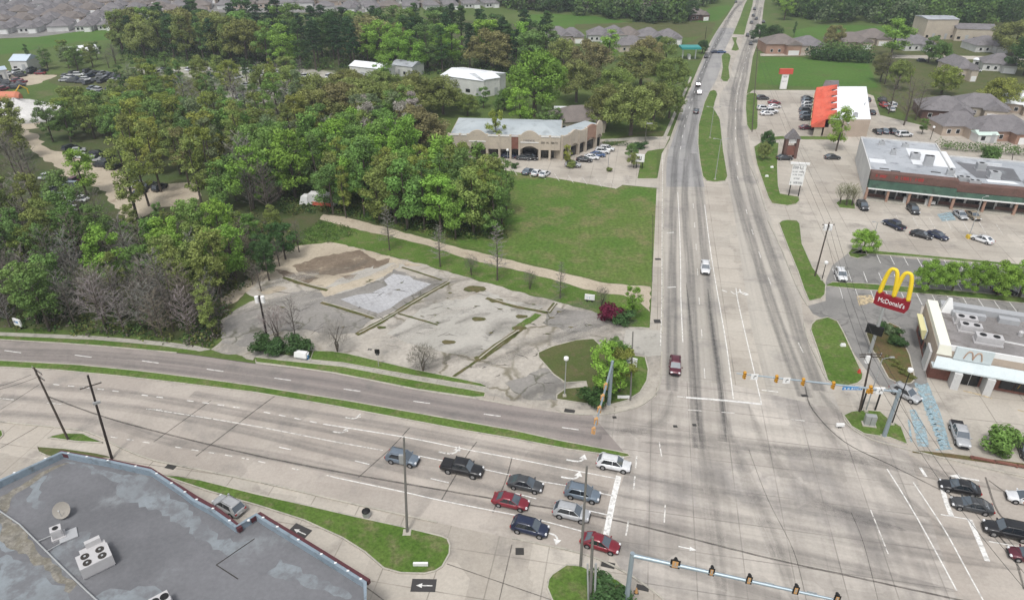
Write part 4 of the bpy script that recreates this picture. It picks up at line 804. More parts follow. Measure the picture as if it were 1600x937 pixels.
lamp((1513,372), (1529,308), 'parking lot lamp on a yellow base', 'arm', (.8,))
MB().frust((0, 0, 0), (.95, .95, 0), (.8, .8, 0), .8).build('yellow_base', plain('yellow_base', (.6, .42, .05), .6), bpy.data.objects['street_lamp.004'])
lamp((1359,392), (1360,348), 'small twin headed lamp behind the round green tree', 'arm', (-.8, .8))
lamp((1284,438), (1291,412), 'short dark post lamp beside the stall with the white car', 'globe', None, m_blk)
lamp((1453,220), (1457,200), 'white globe lamp behind the flat roofs', 'globe', None, m_blk)
lamp((1381,682), (1402,598), 'slim black post with a small box beside the corner signal mast', 'globe', None, m_blk).location = P(1393, 663)
lamp((950,262), (951,236), 'lamp post in the bush island of the tan building lot', 'globe')
lamp((793,262), (794,236), 'lamp post at the field edge before the tan building', 'globe')
lamp((1320,214), (1322,193), 'slim lamp between the stores by the small tree', 'globe')
def signal(root, loc, rz, n=3, mat=m_yel, plate=False):
    """signal head hung on the mast arm, facing local -Y rotated by rz"""
    hd = MB(); hd.box((0, 0, 0), (.38, .26, .36 * n + .04))
    if n == 5: hd = MB(); hd.v, hd.f = [], []; hd.box((0, 0, -.2), (.84, .26, .8)); hd.box((0, 0, .4), (.4, .26, .4))
    h_ = hd.build('signal_head', mat if not plate else m_blk, root); h_.location = loc; h_.rotation_euler = (0, 0, rz); h_.scale = ((1.0 if mat == m_yel else .95),) * 3
    if plate:
        zz = .6 if n == 3 else .66
        MB().box((0, .16, .02), (.62 if n == 3 else 1.05, .03, zz * 1.9)).build('backplate', m_blk, h_); MB().box((0, .20, .0), (.3 if n == 3 else .62, .03, zz * 1.45)).build('back_cover', m_org, h_)
        MB().box((0, .22, .1), (.1, .06, .5)).build('bracket', m_galv, h_)
    spots = [(0, .36 * (1 - k), k) for k in range(3)] if n == 3 else [(0, .4, 0), (-.21, 0, 1), (.21, 0, 1), (-.21, -.4, 2), (.21, -.4, 2)]
    for x, z, k in spots:
        MB().tube([(x, -.12, z), (x, -.15, z)], .14, 12).build('lens', m_lens[k], h_)
        v = MB(); v.tube([(x, -.12, z), (x, -.36, z - .02)], .165, 12, cap=False); v.build('visor', mat if not plate else m_blk, h_)
def mast(base, top, end, label, heads, signs=(), faceout=math.pi, mat=m_yel, hh=None, plate=False, street=None, lum=True):
    b = P(*base); h = hh or hgt(base, top[1]); root = thing('traffic_signal_mast', label, 'traffic signal', b)
    MB().tube([(0, 0, 0), (0, 0, h * .5), (0, 0, h + .25)], [.32, .27, .24], 12).build('pole', m_steel, root); MB().frust((0, 0, -.05), (.9, .9, 0), (.75, .75, 0), .25).build('foundation', m_conc, root)
    e = P(end[0], end[1], h + .5) - b; s = Vector((0, 0, h - .1)); MB().tube([s, s.lerp(e, .35), s.lerp(e, .7), e], ([.24, .20, .16, .10] if plate else [.18, .15, .12, .08]), 10).build('mast_arm', m_steel, root)
    MB().tube([(0, 0, h - .4), (0, 0, h + .2)], .24, 12).build('collar', m_steel, root)
    ang = math.atan2(e.y, e.x)
    for t, n, dz in heads:
        q = s.lerp(e, t) + Vector((0, 0, dz)); signal(root, q - Vector((math.cos(faceout), math.sin(faceout), 0)) * 0, faceout, n, mat, plate)
    for t, wd, hg, tx in signs:
        q = s.lerp(e, t); c = MB().box((0, 0, 0), (wd, .04, hg)).build('lane_sign', m_white, root); c.location = q + Vector((0, 0, -.1)) + Vector((math.sin(faceout), -math.cos(faceout), 0)) * .22; c.rotation_euler = (0, 0, faceout)
        a = MB(); a.box((-.06, -.03, -.08), (.07, .02, .4)); a.box((.03, -.03, .14), (.22, .02, .07)); a.face([(.1, -.035, .28), (.28, -.035, .15), (.1, -.035, .0)]); a.build('arrow', m_blk, c)
    if street:
        t, wd, tx = street; c = MB().box((0, 0, 0), (wd, .05, .5)).build('street_name_sign', m_bluesign, root); c.location = s.lerp(e, t) + Vector((0, 0, -.15)) + Vector((math.sin(faceout), -math.cos(faceout), 0)) * .24; c.rotation_euler = (0, 0, faceout)
        strokes(wd * .85, .28, m_white, c, (0, -.03, 0))
    return root, b, e, h
NE = mast((1381,682), (1392,611), (1151,583), 'blue grey signal mast at the right corner with its arm over the road mouth', [(.95, 3, -.1), (.75, 3, -.1), (.585, 3, -.1), (.40, 3, -.1), (.175, 5, -.1)], [(.89, 1.0, 1.0, ''), (.69, 1.0, 1.0, ''), (.12, 1.0, 1.0, '')], R(0), street=(.285, 2.8, ''))
NW = mast((951,633), (954,566), (928,672), 'signal mast on the corner lawn with its arm reaching over the curved road', [(.36, 3, -.2), (.53, 3, -.2), (.70, 3, -.2), (.86, 3, -.2), (.985, 3, -.2)], (), R(-82), m_org)
zs = NE[3]; ps = P(988, 866, zs + .3)
SWb = (ps.x, ps.y)
bpx = proj((ps.x, ps.y, 0))
SW = mast(bpx, (988, 862), (1345, 945), 'nearest signal mast at the bottom of the picture with brown framed signal backs', [(.20, 5, .25), (.365, 3, .25), (.53, 3, .25), (.73, 3, .25), (.90, 3, .25)], (), R(165), m_org, hh=zs + .3, plate=True)
for t_ in (.14, .62, .80): 
    q = Vector((0, 0, zs)).lerp(SW[2], t_); MB().box(q + Vector((0, .1, .15)), (.9, .06, .35), math.atan2(SW[2].y, SW[2].x)).build('sign_back', m_galv, SW[0])
def wire(a, b, sag, label, group='overhead power lines', r=.025):
    pts = [a.lerp(b, k / 14) - Vector((0, 0, 4 * sag * (k / 14) * (1 - k / 14))) for k in range(15)]
    tag(MB().tube(pts, r, 5).build('power_line', m_wire), label, 'power line', group)
h_, hb, ht = PL['h']; g_, gb, gt = PL['g']
for k in (-1.3, 0, 1.3):
    wire(ht + Vector((k, 0, -.1)), gt + Vector((k * .8, 0, -.4)), .8, 'thin power line between the two poles of the right roadside')
    wire(ht + Vector((k, 0, -.1)), P(1640, 940, 9) + Vector((k, 0, 0)), 1.6, 'thin power line running from the corner pole out at lower right')
j_, jb, jt = PL['j']
for k in (-.8, .8): wire(gt + Vector((k, 0, -.3)), jt + Vector((k, 0, -.3)), 1.2, 'thin power line from the leaning roadside pole up the road')
a_, ab, at_ = PL['a']; b_, bb, bt_ = PL['b']
for k in (-.8, .8): wire(at_ + Vector((k, 0, -1.2)), P(-60, 618, 9) + Vector((k, 0, 0)), .4, 'thin power line from the leftmost pole out of the frame')
# ---- the tall arch sign of the restaurant
def arch_sign():
    base = P(1388, 522); n = Vector((0, 0, 1)); h = 13.0
    # board lies between two seen corners
    a = P(1368, 462, 10.6); b = P(1420, 481, 10.2); rz = math.atan2((b - a).y, (b - a).x); Wd = (b - a).length; mid = (a + b) / 2
    root = thing('restaurant_pole_sign', 'red board with white lettering under two big yellow arches on a tall post', 'sign', (mid.x, mid.y, 0), rz)
    m_red = plain('sign_red', (.24, .012, .022), .45, 0, .08); m_gold = plain('arch_yellow', (.80, .58, .03), .4, 0, .05)
    zc = 10.4; hw = Wd / 2
    bd = MB(); pr = [(-hw, -1.0), (-hw * .75, -1.25), (hw * .85, -1.25), (hw, -.4), (hw, 1.0), (hw * .8, 1.0), (hw * .8, 1.2), (hw * .55, 1.2), (hw * .55, .95), (hw * .12, .95), (hw * .12, 1.15), (-hw * .12, 1.15), (-hw * .12, .95), (-hw * .55, .95), (-hw * .55, 1.2), (-hw * .9, 1.2), (-hw * .9, 1.0), (-hw, 1.0)]
    me = MB(); k = len(pr)
    for y in (-.3, .3): me.v += [(x, y, zc + z) for x, z in pr]
    for t in tessellate_polygon([[Vector((x, z, 0)) for x, z in pr]]): me.f.append(t); me.f.append(tuple(q + k for q in t)[::-1])
    for i in range(k): me.f.append((i, (i + 1) % k, k + (i + 1) % k, k + i))
    me.build('board', m_red, root)
    textobj('lettering', "McDonald's", 1.15, m_white, root, (0, -.33, zc - .1), (R(90), 0, 0), .04, 1.0, .92 * (Wd * .88) / 5.6)
    textobj('lettering', "McDonald's", 1.15, m_white, root, (0, .33, zc - .1), (R(90), 0, R(180)), .04, 1.0, .92 * (Wd * .88) / 5.6)
    ar = MB(); aw = hw * .82; H = 4.6
    for s in (-1, 1):
        pts = []; rad = []
        for i in range(25):
            t = math.sin(math.pi / 2 * (-1 + 2 * i / 24)); pts.append((s * aw / 2 + t * aw / 2, 0, zc + 1.0 + H * (1 - abs(t) ** 3.2) ** .8)); rad.append(.27 + .09 * abs(t))
        MB().tube(pts, rad, 10, True, (0, 1, 0)).build('arch', m_gold, root, smooth=True)
    MB().tube([(-.9, 0, 0), (-.9, 0, zc - 1.2)], [.3, .26], 12).build('post', m_galv, root)
    c = P(1381, 505, 4.5); l = root.matrix_basis.inverted() @ c
    for dx, tx in ((0, 'x'),): 
        e = MB().box((-1.2, -.1, 4.6), (2.6, .5, 1.6)).build('message_board', m_blk, root)
arch_sign()
def board_sign(base_l, base_r, z0, z1, name, label, mat, text=(), posts=True, tmat=m_blk, thick=.25, pm=m_blk):
    a, b = P(*base_l), P(*base_r); rz = math.atan2((b - a).y, (b - a).x); Wd = (b - a).length; mid = (a + b) / 2
    root = thing(name, label, 'sign', mid, rz)
    MB().box((0, 0, (z0 + z1) / 2), (Wd + .9 if posts else Wd, thick, z1 - z0)).build('board', mat, root)
    if posts:
        for s in (-1, 1): MB().tube([(s * Wd / 2, 0, 0), (s * Wd / 2, 0, z0 + .1)], .13, 8).build('post', pm, root)
    for (tx, z, sz, tm) in text: strokes(tx, sz, tm or tmat, root, (0, -thick / 2 - .01, z), (R(90), 0, 0), int(z * 7))
    return root
m_txtred = plain('lettering_red', (.42, .03, .03), .5); m_txtgrey = plain('lettering_grey', (.16, .16, .17), .5)
s = board_sign((1232,306), (1247,307), 3.0, 8.4, 'shopping_centre_sign', 'tall white tenant board on two dark legs at the shopping centre drive', m_white, [(2.8, 7.7, .8, m_txtgrey), (2.8, 6.6, .4, m_txtgrey), (2.4, 5.8, .4, m_txtgrey), (1.6, 4.8, .45, m_txtgrey), (2.8, 3.7, .6, m_txtgrey)])
MB().box((0, 0, 8.75), (4.6, .5, .5)).build('cap', m_white, s)
s = board_sign((1218,140), (1228,140), .2, 6.0, 'pylon_sign', 'roadside pylon sign of white panels under a red box', m_white, [(1.4, 5.0, .7, m_txtgrey), (1.5, 3.2, .6, m_txtgrey)], False, thick=.8)
MB().box((0, 0, 7.0), (5.2, 1.2, 2.0)).build('top_box', plain('sign_coral', (.55, .09, .06), .5), s)
r = thing('roadside_sign', 'small dark sign on a thin post on the verge of the broken lot', 'sign', P(592, 573)); MB().tube([(0, 0, 0), (0, 0, 3.4)], .04, 6).build('post', m_galv, r); MB().box((0, 0, 3.1), (.8, .08, .8)).build('board', m_blk, r); MB().box((0, 0, 2.5), (.6, .08, .25)).build('board', m_blk, r)
board_sign((976,574), (990,577), .5, 2.2, 'real_estate_sign', 'white and blue board on the corner lawn beside the slim pole', m_white, [(1.2, 1.5, .35, m_bluesign)])
board_sign((976,556), (984,561), .2, 1.7, 'monument_sign', 'red and blue sign panel half behind the corner tree', plain('sign_darkred', (.20, .05, .07), .5), [(1.0, 1.0, .35, m_white)])
board_sign((917,471), (925,472), .5, 1.6, 'yard_sign', 'small white and blue yard sign on the verge above the broken lot', m_white, [(1.0, 1.0, .35, m_bluesign)])
board_sign((994,263), (1003,264), 2.0, 4.2, 'lot_sign', 'small pale sign with dark squares beside the tan building lawn', m_white, [(1.5, 3.1, 1.2, m_blk)])
board_sign((1310,668), (1313,668), .3, .8, 'yard_sign', 'tiny white marker by the corner grass kerb', m_white, ()) 
board_sign((652,884), (663,884), .15, .6, 'low_sign', 'low white plaque in the wide end of the pointed grass island', m_white, ())
board_sign((969,623), (980,623), .2, .6, 'low_sign', 'low white plaque on the dark corner of the lawn', m_white, ())
board_sign((1345,641), (1367,641), 3.6, 4.3, 'direction_sign', 'white sign panel between two posts beside the corner utility pole', m_white, [(1.9, 3.95, .35, m_blk)])
board_sign((28,512), (34,514), .6, 2.0, 'yard_sign', 'tilted white and blue sign at the edge of the left wood', m_white, [(1.2, 1.4, .4, m_bluesign)])
m_bluebin = plain('bin_blue', (.05, .20, .42), .5)
r = thing('mail_trailer', 'white rounded box on the verge beside dark bushes', 'utility box', P(472, 560), R(-14)); MB().frust((0, 0, .5), (2.3, 1.1, 0), (2.1, .8, 0), .9).build('box', m_white, r); MB().box((0, 0, .25), (1.9, .7, .5)).build('plinth', m_galv, r)
r = thing('bin', 'small blue bin right of the white box on the verge', 'bin', P(480, 560), 0); MB().frust((0, 0, 0), (.6, .6, 0), (.75, .75, 0), 1.0).build('body', m_bluebin, r); MB().frust((0, 0, 1.0), (.8, .8, 0), (.7, .7, 0), .1).build('lid', m_white, r)
r = thing('litter_bin', 'round grey litter bin on the sidewalk beside the pointed grass island', 'bin', P(573, 806), 0); MB().tube([(0, 0, 0), (0, 0, .15), (0, 0, .9)], [.42, .5, .5], 14).build('body', m_galv, r); MB().tube([(0, 0, .9), (0, 0, 1.0), (0, 0, 1.15)], [.55, .5, .25], 14).build('lid', m_blk, r)
r = thing('traffic_cabinet', 'grey metal signal cabinet on the corner grass at lower right', 'cabinet', P(1357, 664), R(-12)); MB().box((0, 0, 1.0), (1.5, .8, 1.7)).build('cabinet', m_galv, r); MB().box((0, 0, .1), (1.9, 1.2, .3)).build('base', m_conc, r); MB().box((0, -.42, 1.0), (.04, .03, 1.6)).build('door_seam', m_blk, r)
r = thing('wheel_stop_post', 'small orange cone at the foot of the nearest signal mast', 'cone', P(994, 925, 0), 0); MB().frust((0, 0, 0), (.5, .5, 0), (.5, .5, 0), .05).build('foot', m_blk, r); MB().tube([(0, 0, .05), (0, 0, .8)], [.2, .04], 10).build('cone', m_org, r)
for n, (px, py) in enumerate([(1317,540), (1206,262), (1198,276)]): tag(MB().frust((0, 0, 0), (.9, .5, 0), (.7, .35, 0), .45).build('utility_cover', m_white, loc=P(px, py, .12)), ['white hatch box on the oval grass island', 'white box on the grass strip by the shopping sign', 'pale small box lower on the same grass strip'][n], 'utility box')
tag(MB().frust((0, 0, 0), (.5, .5, 0), (.2, .2, 0), .7).build('fire_hydrant', plain('hydrant', (.5, .06, .04), .5), loc=P(1342, 582, .1)), 'small pale red hydrant at the edge of the oval grass island', 'hydrant')
# ------------------------------------------------------------------ buildings
m_brick = surface('brown_brick', (.135, .082, .068), (.165, .10, .085), (.11, .075, .065), .3, 1.0, (.5, .7), .2, 6)
m_redbrick = surface('red_brick', (.19, .085, .065), (.23, .11, .085), (.15, .075, .06), .3, 1.0, (.5, .7), .2, 6)
m_pinkbrick = surface('pink_brick', (.38, .25, .19), (.32, .20, .15), None, .3, 1, (.5, .6), .15, 5)
m_stucco = surface('beige_stucco', (.50, .44, .36), (.44, .385, .32), (.36, .32, .27), .2, .8, (.55, .75), .08, 3)
m_tanstucco = surface('tan_stucco', (.46, .38, .31), (.40, .33, .27), None, .2, .8, (.5, .6), .08, 3)
m_whitewall = surface('white_wall', (.62, .62, .60), (.54, .54, .53), (.42, .42, .41), .2, .6, (.55, .75), .08, 3)
m_greymetal = surface('grey_metal_roof', (.36, .40, .42), (.42, .46, .475), (.30, .33, .34), .08, .3, (.5, .7), .06, 3)
m_roofwhite = surface('white_membrane', (.74, .76, .78), (.66, .68, .70), (.52, .54, .56), .08, .25, (.6, .75), .05, 3)
m_roofgrey = surface('grey_membrane', (.33, .35, .375), (.42, .44, .465), (.22, .23, .25), .1, .3, (.5, .7), .10, 3)
m_roofdark = surface('weathered_dark_membrane', (.135, .137, .145), (.17, .172, .182), (.22, .235, .245), .1, .13, (.54, .68), .10, 2.0)
m_shingle = surface('grey_shingle', (.170, .160, .165), (.205, .193, .197), (.135, .128, .13), .3, 1, (.5, .7), .15, 4)
m_shinglebrown = surface('brown_shingle', (.165, .145, .135), (.20, .175, .16), None, .3, 1, (.5, .7), .15, 4)
m_parapet = surface('blue_grey_parapet', (.20, .255, .30), (.235, .285, .33), (.15, .18, .20), .3, .8, (.5, .7), .08, 3)
m_dkglass = plain('shop_glass', (.012, .015, .018), .12, 0, .1, 1, .6); m_frame = plain('frame_dark', (.04, .035, .03), .5); m_whitetrim = plain('white_trim', (.75, .75, .74), .45, 0, .06)
m_green = surface('green_metal', (.055, .10, .075), (.075, .13, .095), (.05, .075, .06), .3, .8, (.5, .7), .1, 3); m_coral = surface('coral_roof', (.56, .11, .07), (.60, .15, .10), (.46, .10, .065), .3, .8, (.5, .7), .08, 3)
m_duct = plain('rooftop_metal', (.42, .43, .44), .5, .2, .12, 2); m_duct2 = plain('rooftop_unit', (.50, .49, .49), .5, .1, .1, 2); m_canopy = surface('pale_blue_canopy', (.52, .58, .59), (.58, .64, .65), None, .2, .8, (.5, .6), .05, 3)
m_goldtrim = plain('yellow_trim', (.70, .66, .36), .5, 0, .06); m_grime = surface('roof_grime', (.19, .175, .14), (.15, .145, .13), (.24, .225, .195), .4, 1.2, (.45, .6), .25, 3); m_maroon = plain('maroon_trim', (.09, .03, .035), .6)
def bld(name, label, a, b, cat_='building', back=False):
    """empty at front-left corner a, local x towards b, local y away from the viewer"""
    A, B = P(*a), P(*b); r = thing(name, label, cat_, A, math.atan2((B - A).y, (B - A).x)); r['w'] = (B - A).length; W_ = (B - A).length; del r['w']
    return r, W_
def rtu(parent, x, y, z, s=(2.2, 1.4, 1.1), fans=2, rz=0.0, mat=None, name='rooftop_unit'):
    m = MB(); m.box((0, 0, .12), (s[0] + .3, s[1] + .3, .24)).box((0, 0, .24 + s[2] / 2), s); m.box((0, -s[1] / 2 - .02, .3 + s[2] / 2), (s[0] * .8, .04, s[2] * .6))
    o = m.build(name, mat or m_duct, parent); o.location = (x, y, z); o.rotation_euler = (0, 0, rz)
    for k in range(fans): MB().tube([((k - (fans - 1) / 2) * s[0] / max(fans, 1), 0, .24 + s[2]), ((k - (fans - 1) / 2) * s[0] / max(fans, 1), 0, .30 + s[2])], s[1] * .3, 12).build('fan', m_blk, o)
    return o
# --- near building, lower left: roof outline from the picture at roof height
ZR, ZP = 5.6, 6.5
outl = [(-140,838),(0,750),(96,706),(121,711),(170,720),(235,734),(256,748),(281,764.5),(301,780),(333,797),(368.6,822),(385,812),(400,803),(415,813),(445,831),(505,868),(537,888),(570.5,909),(573,1010),(-140,1010)]
op = W(outl, ZP); c0 = Vector((sum(p[0] for p in op) / len(op), sum(p[1] for p in op) / len(op), 0)); op = [(p[0] - c0.x, p[1] - c0.y) for p in op]
root = thing('restaurant_building', 'flat dark stained roof with blue-grey parapet and white edge lamps at lower left', 'building', c0)
wl = MB(); n = len(op)
for i in range(n):
    a, b = op[i], op[(i + 1) % n]; wl.face([(a[0], a[1], 0), (b[0], b[1], 0), (b[0], b[1], ZP - .5), (a[0], a[1], ZP - .5)])
wl.build('wall', m_stucco, root); MB().sheet(op, ZR).build('roof', m_roofdark, root)
pp = MB().band([tuple(Vector(p) * .996) for p in op], .12, ZR - .3, ZP - .06); pp.build('parapet', m_parapet, root); MB().band(op, .17, ZP - .05, ZP + .03).build('coping', m_parapet, root)
seg = list(range(2, 12)); tr = MB().band([tuple(Vector(op[i]) * 1.0 + Vector(op[i]).normalized() * .5) for i in [2, 3, 4, 5, 6, 7, 8, 9, 10]], .26, ZP - .7, ZP - .09, False); tr.build('brick_fascia', m_maroon, root)
MB().band([tuple(Vector(op[i]) + Vector((.32, .32))) for i in [11, 12, 13, 14, 15, 16, 17]], .2, ZP - .7, ZP - .12, False).build('brick_fascia', m_maroon, root)
for (a, b, k) in ((1, 2, 2), (2, 3, 1), (3, 5, 3), (5, 7, 2), (7, 10, 4), (10, 12, 1), (12, 14, 2), (14, 17, 5)):
    for j in range(k):
        t = (j + .5) / k; idx = a + t * (b - a); i0 = int(idx); f = idx - i0; p = Vector(op[i0]).lerp(Vector(op[i0 + 1]), f); q = p + p.normalized() * .25
        MB().box((q.x, q.y, ZP - .04), (.26, .2, .16)).build('edge_lamp', m_whitetrim, root)
def RP(px, py, z=ZR): return P(px, py, z) - c0
# roof features
for nm, px_, mt, z in (('grime_patch', [(0,800),(20,808),(55,850),(80,880),(120,912),(110,925),(70,890),(40,865),(0,845)], m_grime, .012), ('grime_patch', [(0,775),(40,752),(95,724),(110,722),(60,748),(25,770),(10,800),(0,812)], m_grime, .016), ('patch', [(338,882),(400,840),(450,868),(395,905)], m_roofgrey and m_roofdark, .02)):
    MB().sheet(rough([tuple(RP(*q)[:2]) for q in px_], .35, .7, 4), ZR + z).build(nm, mt, root)
m_pale = surface('worn_pale_coating', (.235, .262, .28), (.195, .21, .222), (.16, .165, .175), .2, .45, (.42, .62), .08, 2)
for k, px_ in enumerate([[(100,722),(130,724),(175,738),(235,752),(300,800),(350,842),(400,850),(500,905),(545,925),(540,935),(470,912),(390,880),(330,850),(250,800),(190,780),(178,752),(140,735)], [(45,760),(75,742),(60,765),(72,790),(55,795)], [(0,818),(30,835),(30,855),(0,860)], [(95,850),(112,862),(100,885),(80,870),(85,855)], [(0,870),(50,885),(105,930),(80,990),(0,990)], [(118,835),(140,832),(128,858),(120,856)], [(160,925),(240,915),(250,940),(150,950)]]):
    MB().sheet(rough([tuple(RP(*q)[:2]) for q in cat(px_, 3, True)], .45, .6, k), ZR + .006 + .001 * k).build('worn_coating', m_pale, root)
seam = MB().band([tuple(RP(*q)[:2]) for q in ((338,882),(398,841))], .05, ZR, ZR + .035, False); seam.band([tuple(RP(*q)[:2]) for q in ((338,882),(372,904))], .05, ZR, ZR + .035, False).build('roof_seam', m_frame, root)
pipe = MB().tube([RP(x, y, ZR + .35) for x, y in ((-30,778),(0,798),(30,818),(55,843),(100,888),(135,922),(160,945))], .09, 8); pipe.build('conduit', m_galv, root)
MB().tube([RP(57, 846, ZR + .25), RP(80, 836, ZR + .25)], .05, 6).tube([RP(70, 862, ZR + .2), RP(95, 848, ZR + .2)], .04, 6).build('pipe', m_galv, root)
c = RP(92, 838); o = rtu(root, c.x, c.y, ZR, (1.1, 1.0, 1.1), 1, R(35), m_duct2, 'condenser'); MB().box((.9, -.5, .1), (1.8, 1.6, .12)).build('platform', m_duct, o)
c = RP(153, 884); o = MB().box((0, 0, .9), (3.1, 2.2, 1.35)).box((0, 0, .12), (2.9, 2.0, .24)).box((.2, 1.45, .85), (2.5, .9, 1.2)).frust((.4, 1.9, .2), (1.5, .8, 0), (1.5, .5, 0), 1.9).build('air_conditioner', m_duct2, root); o.location = c; o.rotation_euler = (0, 0, R(40))
for i in (-1, 1):
    for j in (-1, 1): MB().tube([(i * .72, j * .52, 1.575), (i * .72, j * .52, 1.64)], .42, 16).build('fan', m_frame, o); MB().tube([(i * .72, j * .52, 1.64), (i * .72, j * .52, 1.67)], .12, 8).build('fan_hub', m_duct, o)
c = RP(255, 950); rtu(root, c.x, c.y, ZR, (1.8, 1.4, 1.2), 2, R(40), m_duct2, 'air_conditioner')
c = RP(100, 806); o = MB().tube([(0, 0, 0), (0, 0, .6)], .05, 6).box((0, 0, .05), (1.0, .08, .08)).box((0, 0, .05), (.08, 1.0, .08)).build('dish_mount', m_galv, root); o.location = c; o.scale = (1.15,) * 3
dv = MB(); N = 18
rings = [[(r * math.cos(2 * math.pi * j / N), r * math.sin(2 * math.pi * j / N), r * r * .28) for j in range(N + 1)] for r in (.02, .3, .6, .85)]
loft(dv, rings, False); d_ = dv.build('dish', plain('dish_tan', (.28, .26, .23), .6, 0, .15, 3), o, True); d_.location = (0, .1, .75); d_.rotation_euler = (R(50), 0, R(10)); MB().tube([(0, -.6, .1), (0, 0, .7)], .025, 5).box((0, 0, .72), (.12, .12, .12)).build('feed_arm', m_galv, d_)
# --- restaurant with the yellow arches, right
root, Wf = bld('burger_restaurant', 'white and beige fast food restaurant with pale blue canopy and yellow M emblem at right', (1449,589), (1600,617)); L = 34
m_t = m_tanstucco
H = 5.6; wb = MB(); wb.box((L / 2, 7.5, H / 2), (L, 15, H)).build('wall', m_t, root); MB().box((L / 2, -.01 + .02, .9), (L + .06, .1, 1.8)).build('brick_base', m_redbrick, root); MB().box((0, 7.5, .9), (.1, 15.02, 1.8)).build('brick_base', m_redbrick, root)
MB().box((L / 2, 7.5, H + .04), (L - 1, 14, .08)).build('roof', surface('brown_grey_membrane', (.20, .19, .185), (.26, .245, .24), (.15, .135, .125), .15, .4, (.5, .7), .15, 2.0), root)
MB().frust((1.1, 7.5, H - .9), (2.2, 15.3, 0), (1.6, 15.1, 0), 1.7, (-.2, 0)).build('parapet_cap', plain('cream_cap', (.80, .79, .68), .5, 0, .04), root)
MB().box((L / 2, .15, H + .45), (L, .3, .9)).build('front_parapet', m_whitetrim, root)
MB().box((L / 2 + 1, 14.2, H + .55), (L - 2, 1.5, 1.2)).build('rear_duct', m_duct, root)
MB().face([(.2, -.12, 4.35), (L + .3, -.12, 4.35), (L + .3, -1.9, 3.35), (-.3, -1.9, 3.35)]).face([(-.3, -1.9, 3.35), (L + .3, -1.9, 3.35), (L + .3, -1.9, 3.1), (-.3, -1.9, 3.1)]).face([(-.3, -1.9, 3.1), (-.3, -1.9, 3.35), (.2, -.12, 4.35), (.2, -.12, 3.1)]).face([(L + .3, -1.9, 3.1), (L + .3, 0, 3.1), (-.3, 0, 3.1), (-.3, -1.9, 3.1)]).build('canopy', m_canopy, root)
MB().box((5.0, -.2, H - .05), (5.2, .3, 2.2)).build('logo_panel', m_canopy, root)
ar = MB(); aw = .62
for s in (-1, 1): ar.tube([(5.0 + s * aw + (-1 + 2 * i / 12) * aw, -.38, H - .75 + 1.35 * (1 - abs(-1 + 2 * i / 12) ** 2.6)) for i in range(13)], .10, 6, True, (0, 1, 0))
ar.build('emblem', plain('emblem_faded', (.42, .28, .20), .5), root)
ar = MB()
for s in (-1, 1): ar.tube([(13.3 + s * .5 + (-1 + 2 * i / 12) * .5, -.16, 1.1 + 1.1 * (1 - abs(-1 + 2 * i / 12) ** 2.6)) for i in range(13)], .07, 6)
ar.build('window_emblem', plain('emblem_amber', (.6, .36, .05), .5), root)
for x, w_ in ((2.6, 1.1), (7.1, 1.1)): MB().box((x + .8, -1.2, 1.5), (w_, 2.2, 3.0)).build('entry_pillar', m_whitewall, root)
d_ = MB().box((5.7, -.1, 1.35), (2.6, .12, 2.7)).build('door', m_dkglass, root); MB().box((5.7, -.17, 1.3), (.06, .04, 2.5)).build('door_frame', m_whitetrim, d_)
for x in (10.6, 12.6, 14.6, 16.6): f = MB().box((x + .2, -.1, 1.55), (1.9, .14, 2.1)).build('window', m_frame, root); MB().box((x + .2, -.19, 1.55), (1.7, .04, 1.9)).build('pane', m_dkglass, f)
for x in (21.5, 25, 28.5): f = MB().box((x, -.1, 1.55), (2.4, .14, 2.1)).build('window', m_frame, root); MB().box((x, -.19, 1.55), (2.2, .04, 1.9)).build('pane', m_dkglass, f)
# left side: yellow-edged panels and drive window
MB().frust((-.5, 10.2, 2.6), (.25, 5.5, 0), (.9, 5.7, 0), 1.8, (-.3, 0)).build('side_awning', m_goldtrim, root); MB().box((-.18, 10.2, 3.4), (.2, 5.0, 1.5)).build('side_panel', m_canopy, root); MB().box((-.25, 3.0, 2.0), (.35, 2.8, 3.8)).build('side_pillar', m_whitewall, root)
for y in (6.4, 9.5, 12.4): MB().box((-.07, y, 1.5), (.1, 1.7, 1.6)).build('side_window', m_dkglass, root)
for x, y, s in ((5.2, 9.7, (3.2, 1.6, 1.1)), (5.5, 7.4, (3.2, 1.6, 1.0)), (7.6, 4.4, (3.8, 1.7, 1.1)), (19, 9, (3, 1.8, 1.3)), (27, 6, (3, 1.8, 1.2))): rtu(root, x, y, H + .08, s, 2, 0, m_duct2)
MB().box((6, 12, H + .5), (5, 1.0, .9)).box((12, 12.4, H + .5), (3, 1.2, .9)).build('duct', m_duct, root); MB().tube([(13.0, 8.6, H), (13.0, 8.6, H + .8), (13, 8.6, H + 1.0)], [.35, .4, .2], 10).build('roof_vent', m_duct2, root); MB().frust((3.0, 13.2, H), (2, 1.6, 0), (.5, .4, 0), 2.6).build('exhaust_hood', m_whitetrim, root); MB().band([(9.5, 5.6), (20, 5.0), (33, 4.2)], .06, H + .08, H + .3, False).build('gas_line', m_whitetrim, root)
b_ = P(1590, 707); r = thing('low_fence', 'brown wooden strip edging the restaurant lot beside the right street', 'fence', P(1515, 716), heading((1515, 716), (1600, 732))); MB().box((7, 0, .35), (14, .25, .3)).build('rail', m_redbrick, r)
for k in range(6): MB().box((k * 2.7 + .3, 0, .25), (.18, .3, .5)).build('post', m_redbrick, r)
